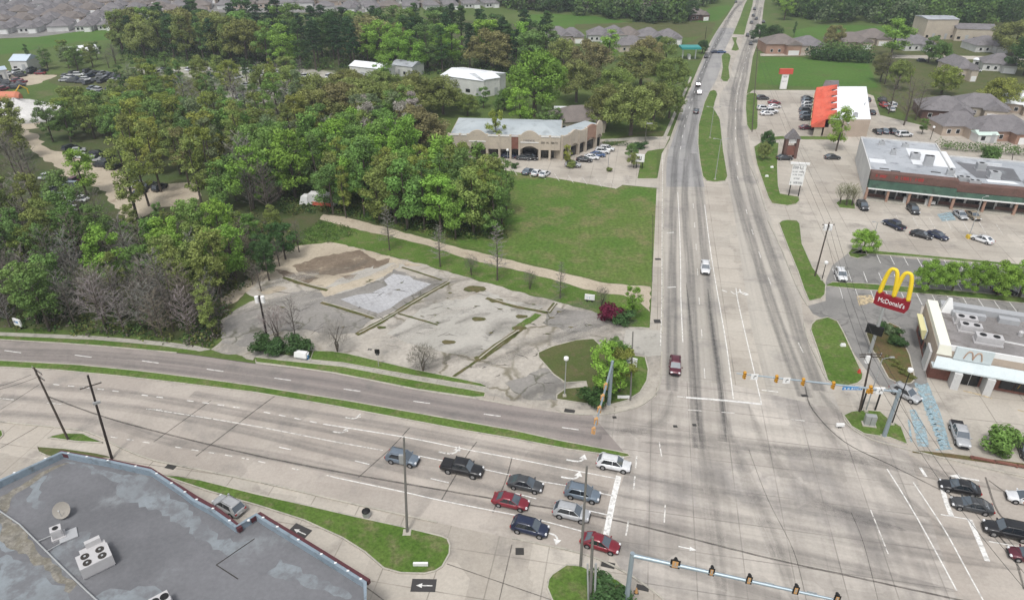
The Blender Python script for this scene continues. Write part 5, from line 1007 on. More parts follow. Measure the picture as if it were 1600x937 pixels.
# --- shopping centre, right
def shops(a, b, Wd, label, D, zr, roofm, front_w, n_col, name='shop_building'):
    root, _ = bld(name, label, a, b); H = zr; L = front_w
    MB().box((L / 2, D / 2 + 2.4, H / 2), (L, D - .2, H)).build('wall', m_whitewall, root); MB().box((L / 2, D / 2 + 2.6, H + .05), (L - .3, D - .6, .1)).build('roof', roofm, root)
    MB().band([(.1, 2.5), (L - .1, 2.5), (L - .1, D + 2.2), (.1, D + 2.2)], .15, H + .04, H + .45).build('parapet', m_whitewall, root)
    MB().box((L / 2, 2.35 - 1.1, H - .25), (L + .1, 2.3, 1.9)).build('brick_fascia', m_brick, root)
    MB().face([(0, -.0, H - 1.25), (L, -.0, H - 1.25), (L, -.55, 3.3), (0, -.55, 3.3)]).face([(0, -.55, 3.3), (L, -.55, 3.3), (L, 2.3, 3.3), (0, 2.3, 3.3)][::-1]).face([(0, 0, H - 1.25), (0, -.55, 3.3), (0, 2.3, 3.3), (0, 2.3, H - 1.25)]).face([(L, 0, H - 1.25), (L, 2.3, H - 1.25), (L, 2.3, 3.3), (L, -.55, 3.3)]).build('green_canopy', m_green, root)
    MB().box((L / 2, -.6, 3.3), (L, .12, .34)).build('white_edge', m_whitetrim, root); MB().box((L / 2, 1.0, .08), (L, 3.6, .16)).build('walkway', m_conc, root)
    for k in range(n_col + 1): MB().box((L * k / n_col, -.1, 1.65), (.55, .55, 3.3)).build('column', m_pinkbrick, root)
    for k in range(n_col * 2):
        x = L * (k + .5) / (n_col * 2); w_ = L / (n_col * 2) * .82
        if k % 4 == 2: f = MB().box((x, 2.36, 1.3), (w_, .14, 2.6)).build('door', m_frame, root); MB().box((x, 2.27, 1.35), (w_ * .9, .05, 2.3)).build('pane', m_dkglass, f)
        else: MB().box((x, 2.33, .5), (w_ * 1.2, .1, 1.0)).build('brick_sill', m_brick, root); f = MB().box((x, 2.36, 1.9), (w_, .14, 1.7)).build('window', m_frame, root); MB().box((x, 2.27, 1.9), (w_ * .94, .05, 1.6)).build('pane', m_dkglass, f)
    return root
wA = (P(1485,327) - P(1351,311)).length
s1 = shops((1351,312), (1485,327), 0, 'large flat grey white roofed store with brown brick fascia over a green canopy', 30, 6.6, m_roofgrey, wA, 4)
strokes(2.9, .75, m_txtred, s1, (2.6, .07, 6.55), seed=3); strokes(6.8, .85, m_txtred, s1, (9.0, .07, 6.55), seed=5)
for x, y, s, f in ((7, 19, (1.2, 1.0, 1.2), 1), (12, 17, (2.2, 2, 1.3), 1), (14.5, 12.5, (2.0, 2.0, 2.2), 2), (18.5, 6, (1.6, 1.4, 1.2), 1), (5, 27, (1.4, 1.0, 1), 1), (11, 27, (1.6, 1.0, .8), 1)): rtu(s1, x, y, 6.7, s, f)
MB().sheet([(11, 12), (21, 12), (21, 26), (11, 26)], 6.72).build('roof_patch', m_roofwhite, s1); MB().sheet([(.6, 10), (4.5, 10), (4.5, 13.5), (.6, 13.5)], 6.73).build('roof_patch', m_roofwhite, s1)
for x, y in ((3.5, 5.5), (6, 4.5), (15.5, 6.8)): MB().box((x, y, 6.78), (2.2, .3, .15)).build('roof_pipe', m_frame, s1)
for x in (9.3, 14.2, 15.6): MB().box((x, .9, .9), (.9, .7, 1.5 if x != 15.6 else .7)).build('vending_machine', m_whitewall, s1)
s2 = shops((1485,327), (1600,338), 0, 'lower store row with dark grey cluttered roof continuing the green canopy at right', 22, 5.8, m_roofgrey, 34, 5)
for x, y, s, f in ((2.2, 4.5, (2.8, 1.6, 1.0), 2), (4.0, 2.4, (2.6, 1.4, 1.0), 2), (10, 9, (2.4, 2.0, 1.5), 1), (8.5, 15, (2, 2, 1.6), 1), (17, 7, (1.6, 1.6, 1.8), 1), (21, 12, (2.4, 1.8, 1.4), 2)): rtu(s2, x, y, 5.9, s, f)
MB().sheet([(6, 8), (16, 8), (17, 18), (4, 20)], 5.92).build('roof_patch', m_roofdark, s2); MB().sheet([(8, 5.6), (15, 5.6), (14, 7.5), (8, 7.5)], 5.925).build('roof_patch', m_roofwhite, s2)
MB().box((12, 19, 6.2), (5, .3, .8)).build('rear_parapet', m_roofwhite, s2)
# --- orange roofed store
A = P(1270,214); B = P(1363,213); C = P(1280,136)
root = thing('orange_roof_store', 'long store with scalloped coral red roof edge and bright white flat roof', 'building', A, math.atan2((B - A).y, (B - A).x)); Wd = (P(1352, 213) - A).length; D = (P(1276,160) - P(1270,214)).length
H = 5.6; MB().box((Wd / 2 + 1.5, D / 2, H / 2), (Wd - 3, D, H)).build('wall', m_tanstucco, root); MB().box((Wd / 2 + 2.2, D / 2, H + .1), (Wd - 4.4, D, .2)).build('roof', plain('bright_white_roof', (.82, .84, .86), .6, 0, .03, .5), root)
MB().box((1.2, D / 2, 1.7), (2.6, D * .98, 3.4)).build('porch_wall', m_stucco, root)
co = MB()
co.face([(-1.2, 0, 3.4), (4.2, 0, H + .9), (4.2, D, H + .9), (-1.2, D, 3.4)][::-1]); co.face([(4.2, 0, H + .9), (4.3, 0, H), (4.3, D, H), (4.2, D, H + .9)][::-1]); co.face([(-1.2, 0, 3.4), (-1.2, D, 3.4), (-1.2, D, 3.1), (-1.2, 0, 3.1)]); co.face([(-1.2, 0, 3.1), (4.3, 0, 3.1), (4.3, 0, H), (4.2, 0, H + .9), (-1.2, 0, 3.4)]); co.build('mansard', m_coral, root)
for k in range(5):
    y = D * (k + .5) / 5; g_ = MB(); g_.v += [(-1.5, y - 3.4, 3.4), (-1.5, y + 3.4, 3.4), (-1.3, y, H + .9), (6.0, y, H + 1.9), (4.4, y - 3.4, H + .9), (4.4, y + 3.4, H + .9), (6.4, y, H + .2)]
    g_.f += [(0, 2, 1), (0, 4, 3, 2), (1, 2, 3, 5), (4, 6, 3), (5, 3, 6)]; g_.build('gable', m_coral, root)
    MB().box((-1.62, y, 3.35), (.12, 7.0, .2)).build('gable_trim', m_goldtrim, root)
for k in range(8): f = MB().box((-.12, D * (k + .5) / 8, 1.5), (.1, 3.6, 2.2)).build('window', m_frame, root); MB().box((-.19, D * (k + .5) / 8, 1.5), (.05, 3.2, 1.9)).build('pane', m_dkglass, f)
MB().frust((4, D + .2, 0), (9, 5, 0), (5, .3, 0), 8.0).build('end_gable', m_shingle, root); rtu(root, Wd - 5, 2.5, H + .2, (1.6, 1.2, 1), 1); MB().tube([(Wd - 1.5, 18, H), (Wd - 1.5, 18, H + 1)], .2, 8).build('roof_vent', m_duct, root)
def skew(root, ax, ay):
    """lay the footprint along two measured ground directions (its walls are not square to each other)"""
    r0 = root.rotation_euler.z; S = Matrix(((ax.x, ay.x, 0), (ax.y, ay.y, 0), (0, 0, 1))); root.rotation_euler.z = 0; S4 = S.to_4x4()
    for ch in root.children:
        ch.location = S @ ch.location; ch.data.transform(S4)
        for g in ch.children: g.data.transform(S4); g.location = S @ g.location
skew(root, (P(1352,213) - P(1270,213)).normalized(), (P(1276,160) - P(1270,214)).normalized())
# --- small brick kiosk with gable
A = P(1232, 247); root = thing('brick_kiosk', 'narrow brick sign tower with a dark pointed roof in the drive island', 'sign tower', A, 0)
MB().box((-1.6, 0, 3), (.8, 1.6, 6)).build('side_pier', m_brick, root); MB().box((1.6, 0, 3), (.8, 1.6, 6)).build('side_pier', m_brick, root); MB().box((0, .1, 2.3), (2.5, 1.2, 2.6)).build('brick_panel', m_redbrick, root); MB().box((0, 0, 5.2), (2.4, .9, 1.1)).build('sign_panel', m_white, root)
g_ = MB(); g_.v += [(-2.3, -1, 6), (2.3, -1, 6), (0, -1, 8.6), (-2.3, 1, 6), (2.3, 1, 6), (0, 1, 8.6)]; g_.f += [(0, 1, 2), (5, 4, 3), (0, 2, 5, 3), (2, 1, 4, 5), (1, 0, 3, 4)]; g_.build('roof', m_shingle, root)
# --- tan strip building with arches
A, B = P(703,246), P(876,250.5); root = thing('tan_strip_building', 'beige arcade building with arched parapets and blue-grey roof beyond the field', 'building', A, math.atan2((B - A).y, (B - A).x)); L = (B - A).length; H = 6.4; D = 17
MB().box((L / 2, D / 2 + 2, H / 2), (L, D, H)).build('wall', m_stucco, root)
rf = MB(); rf.v += [(.2, .9, H + .1), (L - .2, .9, H + .1), (L - .2, D + 2, H + .1), (.2, D + 2, H + .1), (6, D * .62, H + 1.6), (L - 6, D * .62, H + 1.6)]; rf.f += [(0, 1, 5, 4), (1, 2, 5), (2, 3, 4, 5), (3, 0, 4)]; rf.build('roof', m_greymetal, root)
def arc_face(x0, x1, zs, rise, zt, y, peak=0, yd=.5):
    """facade bay between x0 and x1 with an arched opening (rise) and optional curved top (peak)"""
    m = MB(); n = 12; bot = []; top = []
    for i in range(n + 1):
        t = i / n; x = x0 + (x1 - x0) * t; bot.append((x, zs + rise * math.sin(math.pi * t))); top.append((x, zt + peak * math.sin(math.pi * t) ** .8 if peak else zt))
    for i in range(n):
        (xa, za), (xb, zb), (xc, zc), (xd, zd) = bot[i], bot[i + 1], top[i + 1], top[i]
        m.face([(xa, y, za), (xb, y, zb), (xc, y, zc), (xd, y, zd)]); m.face([(xd, y, zd), (xc, y, zc), (xc, y + yd, zc), (xd, y + yd, zd)]); m.face([(xa, y + yd, za), (xb, y + yd, zb), (xb, y, zb), (xa, y, za)][::1]); m.face([(xb, y + yd, zb), (xa, y + yd, za), (xd, y + yd, zd), (xc, y + yd, zc)])
    return m
bays = [(0, .10, 0, 0, 0), (.10, .17, 0, 0, 0), (.17, .34, 1.1, 1.4, 0), (.34, .45, 0, 0, 0), (.45, .55, 0, 0, 0), (.55, .63, .2, 0, 1), (.63, .81, 1.1, 1.5, 0), (.81, .90, 0, 0, 0), (.90, 1.0, 0, 0, 0)]
for k, (u0, u1, rise, peak, br) in enumerate(bays):
    x0, x1 = L * u0, L * u1; arc_face(x0 + .25, x1 - .25, 3.0, rise, H + .7, -.3, peak).build('facade_bay', m_redbrick if br else m_stucco, root)
    MB().box((x0, -.05, (H + .9) / 2), (.6, .8, H + .9)).build('pier', m_stucco, root); MB().box(((x0 + x1) / 2, -.36, H + .55 if not peak else 3.0 + rise + 1.1), (x1 - x0 - .6, .14, .25)).build('cornice', m_whitetrim, root)
    f = MB().box(((x0 + x1) / 2, 1.95, 1.5), ((x1 - x0) * .75, .12, 2.8)).build('window', m_frame, root); MB().box(((x0 + x1) / 2, 1.87, 1.5), ((x1 - x0) * .68, .05, 2.5)).build('pane', m_dkglass, f)
strokes(3.4, .6, m_txtgrey, root, (L * .72, -.33, 5.7), seed=9); strokes(5.0, .6, m_frame, root, (L * .9, -.33, 5.2), seed=11)
# its east wing running back
A2, B2 = P(877,250.5), P(939,228); r2 = thing('tan_strip_wing', 'east wing of the beige arcade building with pink brick bay and row of parked cars', 'building', A2, math.atan2((B2 - A2).y, (B2 - A2).x)); L2 = (B2 - A2).length
MB().box((L2 / 2, 3.4, H / 2), (L2, 6, H)).build('wall', m_stucco, r2); MB().box((L2 / 2, 3.6, H + .1), (L2 - .4, 5.8, .2)).build('roof', m_greymetal, r2)
for k, (u0, u1, rise, peak, br) in enumerate([(0, .18, .5, 0, 0), (.18, .40, .9, .9, 0), (.40, .58, .5, 0, 0), (.58, .84, .9, .8, 1), (.84, 1, 1.2, 1.2, 0)]):
    x0, x1 = L2 * u0, L2 * u1; arc_face(x0 + .2, x1 - .2, 3.0, rise, H + .7, -.3, peak).build('facade_bay', m_pinkbrick if br else m_stucco, r2); MB().box((x0, -.05, (H + 1) / 2), (.5, .8, H + 1)).build('pier', m_stucco, r2)
    f = MB().box(((x0 + x1) / 2, .32, 1.5), ((x1 - x0) * .7, .12, 2.8)).build('window', m_frame, r2); MB().box(((x0 + x1) / 2, .24, 1.5), ((x1 - x0) * .62, .05, 2.5)).build('pane', m_dkglass, f)
# --- houses and sheds
def house(px, py, w_, d_, h_, rz, roofm, wallm, label, group=None, style='hip', rh=3.0, name='house', lowdetail=False):
    p = P(px, py); root = thing(name, label, 'house' if name == 'house' else name.replace('_', ' '), p, rz, group)
    MB().box((0, 0, h_ / 2), (w_, d_, h_)).build('wall', wallm, root); o = .5; r_ = MB(); a, b = w_ / 2 + o, d_ / 2 + o
    if style == 'hip': e = max(w_ / 2 - d_ / 2, .3) if w_ > d_ else .3; f_ = .3 if w_ > d_ else d_ / 2 - w_ / 2; rv = [(-e, 0), (e, 0)] if w_ >= d_ else [(0, -f_), (0, f_)]
    else: rv = [(-a, 0), (a, 0)] if w_ >= d_ else [(0, -b), (0, b)]
    r_.v += [(-a, -b, h_), (a, -b, h_), (a, b, h_), (-a, b, h_), (*rv[0], h_ + rh), (*rv[1], h_ + rh)]
    r_.f += ([(0, 1, 5, 4), (1, 2, 5), (2, 3, 4, 5), (3, 0, 4)] if w_ >= d_ else [(0, 1, 4), (1, 2, 5, 4), (2, 3, 5), (3, 0, 4, 5)]) + [(3, 2, 1, 0)]
    r_.build('roof', roofm, root)
    g_ = MB().frust((w_ * .22, -d_ / 2 - 1.6, 0), (w_ * .4, 3.6, 0), (w_ * .4, 3.6, 0), h_); g_.build('garage', wallm, root); gr = MB(); x0, x1, y0, y1 = w_ * .22 - w_ * .23, w_ * .22 + w_ * .23, -d_ / 2 - 3.7, 0
    gr.v += [(x0, y0, h_ + .01), (x1, y0, h_ + .01), (x1, y1, h_ + .01), (x0, y1, h_ + .01), ((x0 + x1) / 2, y0 + .6, h_ + rh * .6), ((x0 + x1) / 2, y1, h_ + rh * .6)]; gr.f += [(0, 1, 4), (1, 2, 5, 4), (3, 0, 4, 5)]; gr.build('garage_roof', roofm, root)
    MB().box((w_ * .22, -d_ / 2 - 3.45, 1.1), (w_ * .3, .1, 2.1)).build('garage_door', m_whitetrim, root)
    for x in (-.34, -.12): f = MB().box((w_ * x, -d_ / 2 - .03, 1.5), (1.3, .1, 1.4)).build('window', m_whitetrim, root); MB().box((w_ * x, -d_ / 2 - .09, 1.5), (1.1, .05, 1.2)).build('pane', m_dkglass, f)
    return root
rg = random.Random(3); hp = [house(-200, 60, 11, 11, 2.8, 0, m_shingle, m_whitewall, 'x', 'g'), house(-200, 60, 13, 9.5, 2.8, 0, m_shinglebrown, m_tanstucco, 'x', 'g'), house(-200, 60, 9.5, 12.5, 2.8, 0, m_shingle, m_whitewall, 'x', 'g')]
def inpoly(x, y, poly):
    ins = False; j = len(poly) - 1
    for i in range(len(poly)):
        if (poly[i][1] > y) != (poly[j][1] > y) and x < (poly[j][0] - poly[i][0]) * (y - poly[i][1]) / (poly[j][1] - poly[i][1]) + poly[i][0]: ins = not ins
        j = i
    return ins
poly = [tuple(P(x, y)[:2]) for x, y in [(-60,-30), (300,-42), (640,-14), (770,4), (800,16), (600,22), (520,19), (480,12), (250,26), (190,44), (60,56), (0,58), (-60,62)]]
xs = [p[0] for p in poly]; ys = [p[1] for p in poly]; hs = []; rot0 = R(14); y = min(ys); row = 0; n_h = 0
u = Vector((math.cos(rot0), math.sin(rot0))); v = Vector((-u.y, u.x))
for i in range(-50, 50):
    for j in range(-10, 50):
        q = Vector((-330, 380)) + u * (i * 13.6) + v * (j * 17.5 + (5 if j % 2 else 0)) + Vector((rg.uniform(-1.5, 1.5), rg.uniform(-1.5, 1.5)))
        if inpoly(q.x, q.y, poly): hs.append(q)
hs.sort(key=lambda q: q.length); rest = hs[290:]; hs = hs[:290]
for q in hs:
    d = dup(rg.choice(hp), (q.x, q.y, 0), rot0 + (0 if rg.random() < .75 else math.pi) + rg.uniform(-.08, .08), *(('grey roofed house in the front rows of the suburb, just beyond the bright meadow and wood', 'front row houses of the far suburb') if q.length < 455 else ('grey roofed house in the back rows of the suburb along the top edge', 'back row houses of the far suburb'))); d.name = 'house'
for k, (px, py, w_, d_, rz, rm, wm, lb) in enumerate([
    (870,62,14,12,R(10),m_shingle,m_whitewall,'pale house beside the dark pines near the far meadow, leftmost of its row'), (892,64,12,10,R(5),m_shingle,m_stucco,'grey roofed house second from left beyond the olive oaks'), (935,62,12,12,R(0),m_shingle,m_whitewall,'white gabled house beyond the oaks, third from left'), (958,60,12,12,R(0),m_shingle,m_stucco,'grey house between two white gabled ones beyond the oaks'),
    (980,62,13,12,R(5),m_shinglebrown,m_whitewall,'house with white gable in the middle of the row beyond the oaks'), (1012,64,14,12,R(5),m_shingle,m_stucco,'grey hip roofed house right of the middle beyond the oaks'), (1042,66,13,12,R(0),m_shingle,m_whitewall,'rightmost grey house of the row near the round dark bush'), (985,78,14,11,R(8),m_shingle,m_stucco,'grey hip roof just above the green oak crown'),
    (1216,80,17,14,R(0),m_shinglebrown,m_pinkbrick,'brick house with tall gabled entry facing the green field'), (1258,78,16,14,R(0),m_shingle,m_stucco,'grey roofed house right of the brick entry house'), (1322,72,18,14,R(10),m_shinglebrown,m_tanstucco,'long brown roofed house behind the dark hedge trees'), (1360,66,16,14,R(-10),m_shinglebrown,m_stucco,'steep roofed house behind the big green tree'),
    (1425,76,15,12,R(5),m_shingle,m_whitewall,'house left of the gabled white balcony house'), (1535,78,15,13,R(0),m_shingle,m_whitewall,'grey roofed house with white balcony rails in the back'), (1556,108,13,11,R(-20),m_shingle,m_whitewall,'grey roofed house right of the long carport'), (1490,118,7,16,R(0),m_shingle,m_stucco,'tall narrow grey roof under a blue tarp'),
    (1470,180,16,14,R(-15),m_shingle,m_brick,'red brown house with a chimney behind the bare trees'), (1525,176,17,12,R(-20),m_shingle,m_stucco,'grey hip roofed house with white chimney cap beside the brick house'), (1590,172,13,11,R(-25),m_roofwhite,m_tanstucco,'house with a bright white roof between olive trees'), (1555,212,19,12,R(0),m_shingle,m_pinkbrick,'low pink brick house above the long hedge'), (1490,206,13,9,R(0),m_shingle,m_tanstucco,'small grey roofed extension left of the pink brick house'),
    (900,196,17,13,R(10),m_shinglebrown,m_stucco,'brown hip roofed house among oaks behind the tan building'), (1085,30,12,10,R(20),m_shinglebrown,m_brick,'dark roofed house beside the far meadow by the road')]):
    r = dup(house(px, py, w_, d_, 2.9, rz, rm, wm, lb), P(px, py), rz, lb) if False else house(px, py, w_, d_, 3.2 if 'tall' not in lb else 4.5, rz, rm, wm, lb, rh=3.6)
rm, wm = MB(), MB()
for q in rest:
    a = rot0; w_, d_ = rg.choice([(11, 11), (13, 9.5), (9.5, 12.5)]); f = lambda x, y, z: (q.x + x * math.cos(a) - y * math.sin(a), q.y + x * math.sin(a) + y * math.cos(a), z)
    b4 = [(-w_ / 2, -d_ / 2), (w_ / 2, -d_ / 2), (w_ / 2, d_ / 2), (-w_ / 2, d_ / 2)]
    for k in range(4): (x0, y0), (x1, y1) = b4[k], b4[(k + 1) % 4]; wm.face([f(x0, y0, 0), f(x1, y1, 0), f(x1, y1, 2.8), f(x0, y0, 2.8)]); rm.face([f(x0 * 1.08, y0 * 1.08, 2.8), f(x1 * 1.08, y1 * 1.08, 2.8), f(0, 0, 5.8)])
if rest:
    r = thing('distant_houses', 'mass of tiny grey roofs merging along the top left edge', 'houses', (0, 0, 0)); r['kind'] = 'stuff'; rm.build('roofs', m_shingle, r); wm.build('walls', m_whitewall, r)
for r in hp: hide_proto(r)
def shed(px0, px1, d_, h_, roofm, wallm, label, name='warehouse', rh=1.4, bands=4):
    A, B = P(*px0), P(*px1); L = (B - A).length; root = thing(name, label, name, A, math.atan2((B - A).y, (B - A).x))
    MB().box((L / 2, d_ / 2, h_ / 2), (L, d_, h_)).build('wall', wallm, root); r_ = MB(); r_.v += [(-.3, -.3, h_), (L + .3, -.3, h_), (L + .3, d_ + .3, h_), (-.3, d_ + .3, h_), (-.3, d_ / 2, h_ + rh), (L + .3, d_ / 2, h_ + rh)]
    r_.f += [(0, 1, 5, 4), (1, 2, 5), (2, 3, 4, 5), (3, 0, 4)]; r_.build('roof', roofm, root)
    for k in range(bands): MB().box((L * (k + .5) / bands, -.06, 1.6), (L / bands * .4, .12, 2.8 if k % 2 else 1.2)).build('door' if k % 2 else 'window', m_dkglass if k % 2 == 0 else m_duct, root)
    return root
shed((690,142), (757,152), 16, 6, m_roofwhite, m_whitewall, 'long bright white warehouse roof seen over the green trees'); shed((757,152), (781,148), 12, 6.5, m_roofwhite, m_coral and m_whitewall, 'taller white end block of the warehouse with an orange wall panel', bands=2)
shed((548,122), (600,128), 9, 5, m_roofwhite, m_whitewall, 'small white shed left of the bright green crown'); shed((612,118), (645,122), 9, 4.5, m_roofgrey, m_whitewall, 'grey roofed shed right of the bright green crown')
shed((448,214), (476,214), 8, 3.2, m_roofgrey, m_whitewall, 'small pale metal hut in the clearing', 'hut', 1.8, 2); shed((866,188), (932,190), 4, 3.0, m_roofwhite, m_whitewall, 'long white roofed shed behind the brown roofed house'); 
shed((1442,62), (1490,62), 14, 10, m_roofgrey, m_stucco, 'tall grey flat block at the edge of the far wood', 'apartment_block', .8, 5); shed((1490,64), (1552,66), 12, 6, m_shingle, m_stucco, 'long low grey roof right of the tall block', 'apartment_block', 2.0, 5)
shed((20,112), (46,112), 9, 4.5, plain('pale_blue_roof', (.50, .58, .66), .5), m_whitewall, 'pale blue roofed shed in the far left yard', 'shed', 2, 2); shed((112,90), (156,84), 10, 2.2, m_roofwhite, m_whitewall, 'low white sheeted roof by the bright meadow', 'shed', 1.8, 2); shed((0,126), (15,124), 6, 4, plain('pale_blue_roof2', (.42, .50, .58), .5), m_whitewall, 'blue grey roofed shed cut by the left frame edge', 'shed', 1, 2)
shed((1518,104), (1545,108), 6, 3, m_roofwhite, m_whitewall, 'white carport roof among the far houses', 'carport', .4, 2); shed((1526,224), (1556,224), 5, 2.6, plain('mint_roof', (.55, .66, .60), .5), m_whitewall, 'pale mint shed above the long hedge', 'shed', .9, 2)
# blue canopy and white panels at the far roadside
r = thing('fuel_canopy', 'small teal canopy above white pumps at the far roadside', 'canopy', P(1076, 92)); MB().box((0, 0, 5.2), (9, 7, .9)).build('canopy_roof', plain('teal', (.03, .26, .25), .5), r)
for x in (-3, 3): MB().box((x, 0, 2.4), (.5, .5, 4.8)).build('post', m_white, r)
MB().box((0, 0, 1), (1, 3, 2)).build('pump', m_white, r)
# white box trailer in the wood edge by the dirt track
r = thing('box_truck', 'white box truck with dark windscreen parked where the sandy track enters the wood', 'truck', P(494, 322), R(-12)); MB().box((2.2, 0, 2.2), (7, 2.4, 2.6)).build('cargo_box', m_whitewall, r); MB().frust((-2.7, 0, .6), (2.4, 2.3, 0), (1.7, 2.1, 0), 2.1, (.3, 0)).build('cab', m_white, r)
MB().box((-3.35, 0, 2.1), (.5, 1.9, .9), 0).build('windscreen', m_glass, r); MB().box((2.2, -1.24, 1.2), (5.0, .06, .9)).build('side_panel', m_coral, r)
for x in (-2.6, 1.0, 4.4): MB().tube([(x, -1.2, .5), (x, 1.2, .5)], .5, 12).build('wheel', m_tyre, r)
# gravel heap and tank in the yard at far left
hp_ = MB(); rg = random.Random(4); N = 20; c = P(30, 178); rr = []
for k in range(5):
    t = k / 4; rr.append([(c.x + (1 - t) * (24 + rg.uniform(-3, 3)) * math.cos(2 * math.pi * j / N), c.y + (1 - t) * (14 + rg.uniform(-2, 2)) * math.sin(2 * math.pi * j / N), -.1 + 5.5 * t ** .9 + rg.uniform(-.4, .4) * (k > 0)) for j in range(N)])
    rr[-1].append(rr[-1][0])
loft(hp_, rr); tag(hp_.build('gravel_heap', surface('white_gravel', (.62, .61, .59), (.54, .53, .51), (.42, .41, .39), .1, .3, (.55, .75), .15, 2.0), smooth=True), 'large white gravel heap at the left edge of the yard', 'gravel heap')
r = thing('storage_tank', 'orange pink cylindrical tank lying in the left yard', 'tank', P(6, 160), 0); MB().tube([(-9, 0, 2), (-8, 0, 2), (6, 0, 2), (7, 0, 2)], [1.2, 2, 2, 1.2], 14).build('tank', plain('tank_orange', (.55, .20, .12), .5), r); MB().box((-6, 0, .5), (.5, 3, 1)).box((4, 0, .5), (.5, 3, 1)).build('cradle', m_frame, r)
r = thing('excavator', 'yellow digger beside the orange tank in the left yard', 'digger', P(21, 155), R(40)); MB().box((0, 0, .6), (3.6, 2.6, 1.0)).build('tracks', m_tyre, r); MB().box((0, 0, 1.9), (2.8, 2.2, 1.5)).build('body', plain('digger_yellow', (.6, .38, .04), .5), r); MB().tube([(1.2, 0, 2.2), (3.4, 0, 4.6), (5.4, 0, 3.0), (5.4, 0, 1.2)], .25, 6).build('arm', plain('digger_arm', (.6, .38, .04), .5), r)
# ------------------------------------------------------------------ trees
def leafmat(name, jit=.35):
    m, nt, b, out = nodes(name); nt.nodes.remove(b); oi = nd(nt, 'ShaderNodeObjectInfo'); tc = nd(nt, 'ShaderNodeTexCoord').outputs['Object']
    k = ramp(nt, noise(nt, tc, .55, 3), .3, .7, 1 - jit, 1 + jit); k2 = ramp(nt, noise(nt, tc, 3.5, 2), .3, .7, .75, 1.25); kk = nd(nt, 'ShaderNodeMath', _operation='MULTIPLY', i0=k, i1=k2).outputs[0]
    c = mixc(nt, 1.0, oi.outputs['Color'], nd(nt, 'ShaderNodeCombineColor', i0=kk, i1=kk, i2=kk).outputs[0], 'MULTIPLY')
    d = nd(nt, 'ShaderNodeBsdfDiffuse', Color=c); t = nd(nt, 'ShaderNodeBsdfTranslucent', Color=c); mx = nd(nt, 'ShaderNodeMixShader', i0=.3); nt.links.new(d.outputs[0], mx.inputs[1]); nt.links.new(t.outputs[0], mx.inputs[2]); nt.links.new(mx.outputs[0], out.inputs[0]); return m
m_leaf = leafmat('foliage'); m_twig = objcol('twigs', .9, 0, 0); m_bark = plain('bark', (.09, .075, .06), .95, 0, .3, 3); m_under = leafmat('undergrowth', .5)
def leaves(m, rg, c, r, n, s, flat=.8, up=.3):
    for _ in range(n):
        d = Vector((rg.gauss(0, 1), rg.gauss(0, 1), rg.gauss(0, 1) * flat)); d.normalize(); q = c + Vector((d.x, d.y, d.z * flat)) * r * (rg.random() ** .35)
        nrm = (d + Vector((rg.gauss(0, .6), rg.gauss(0, .6), rg.gauss(0, .6) + up))).normalized(); a = nrm.cross(Vector((rg.gauss(0, 1), rg.gauss(0, 1), rg.gauss(0, 1)))).normalized(); b = nrm.cross(a)
        w_, h_ = s * rg.uniform(.5, 1.15), s * rg.uniform(.4, .9)
        m.face([q - a * w_ * .5, q - b * h_ * .5, q + a * w_ * .5, q + b * h_ * .5 + nrm * .1 * s])
def limbs(m, rg, h, r0, n, z0, reach, up=.6, crook=.15):
    ends = []
    for k in range(n):
        t = z0 + (1 - z0) * (k + .5) / n * .9; a = k * 2.4 + rg.uniform(-.5, .5); L = reach * rg.uniform(.6, 1) * (1.1 - .5 * t)
        p0 = Vector((0, 0, h * t)); p1 = p0 + Vector((math.cos(a) * L * .5, math.sin(a) * L * .5, L * up * .45 + rg.uniform(-crook, crook))); p2 = p0 + Vector((math.cos(a + .15) * L, math.sin(a + .15) * L, L * up))
        rr = r0 * (1 - t * .75) * .5; m.tube([p0, p1, p2], [rr, rr * .6, rr * .2], 5, False); ends.append(p2)
    return ends
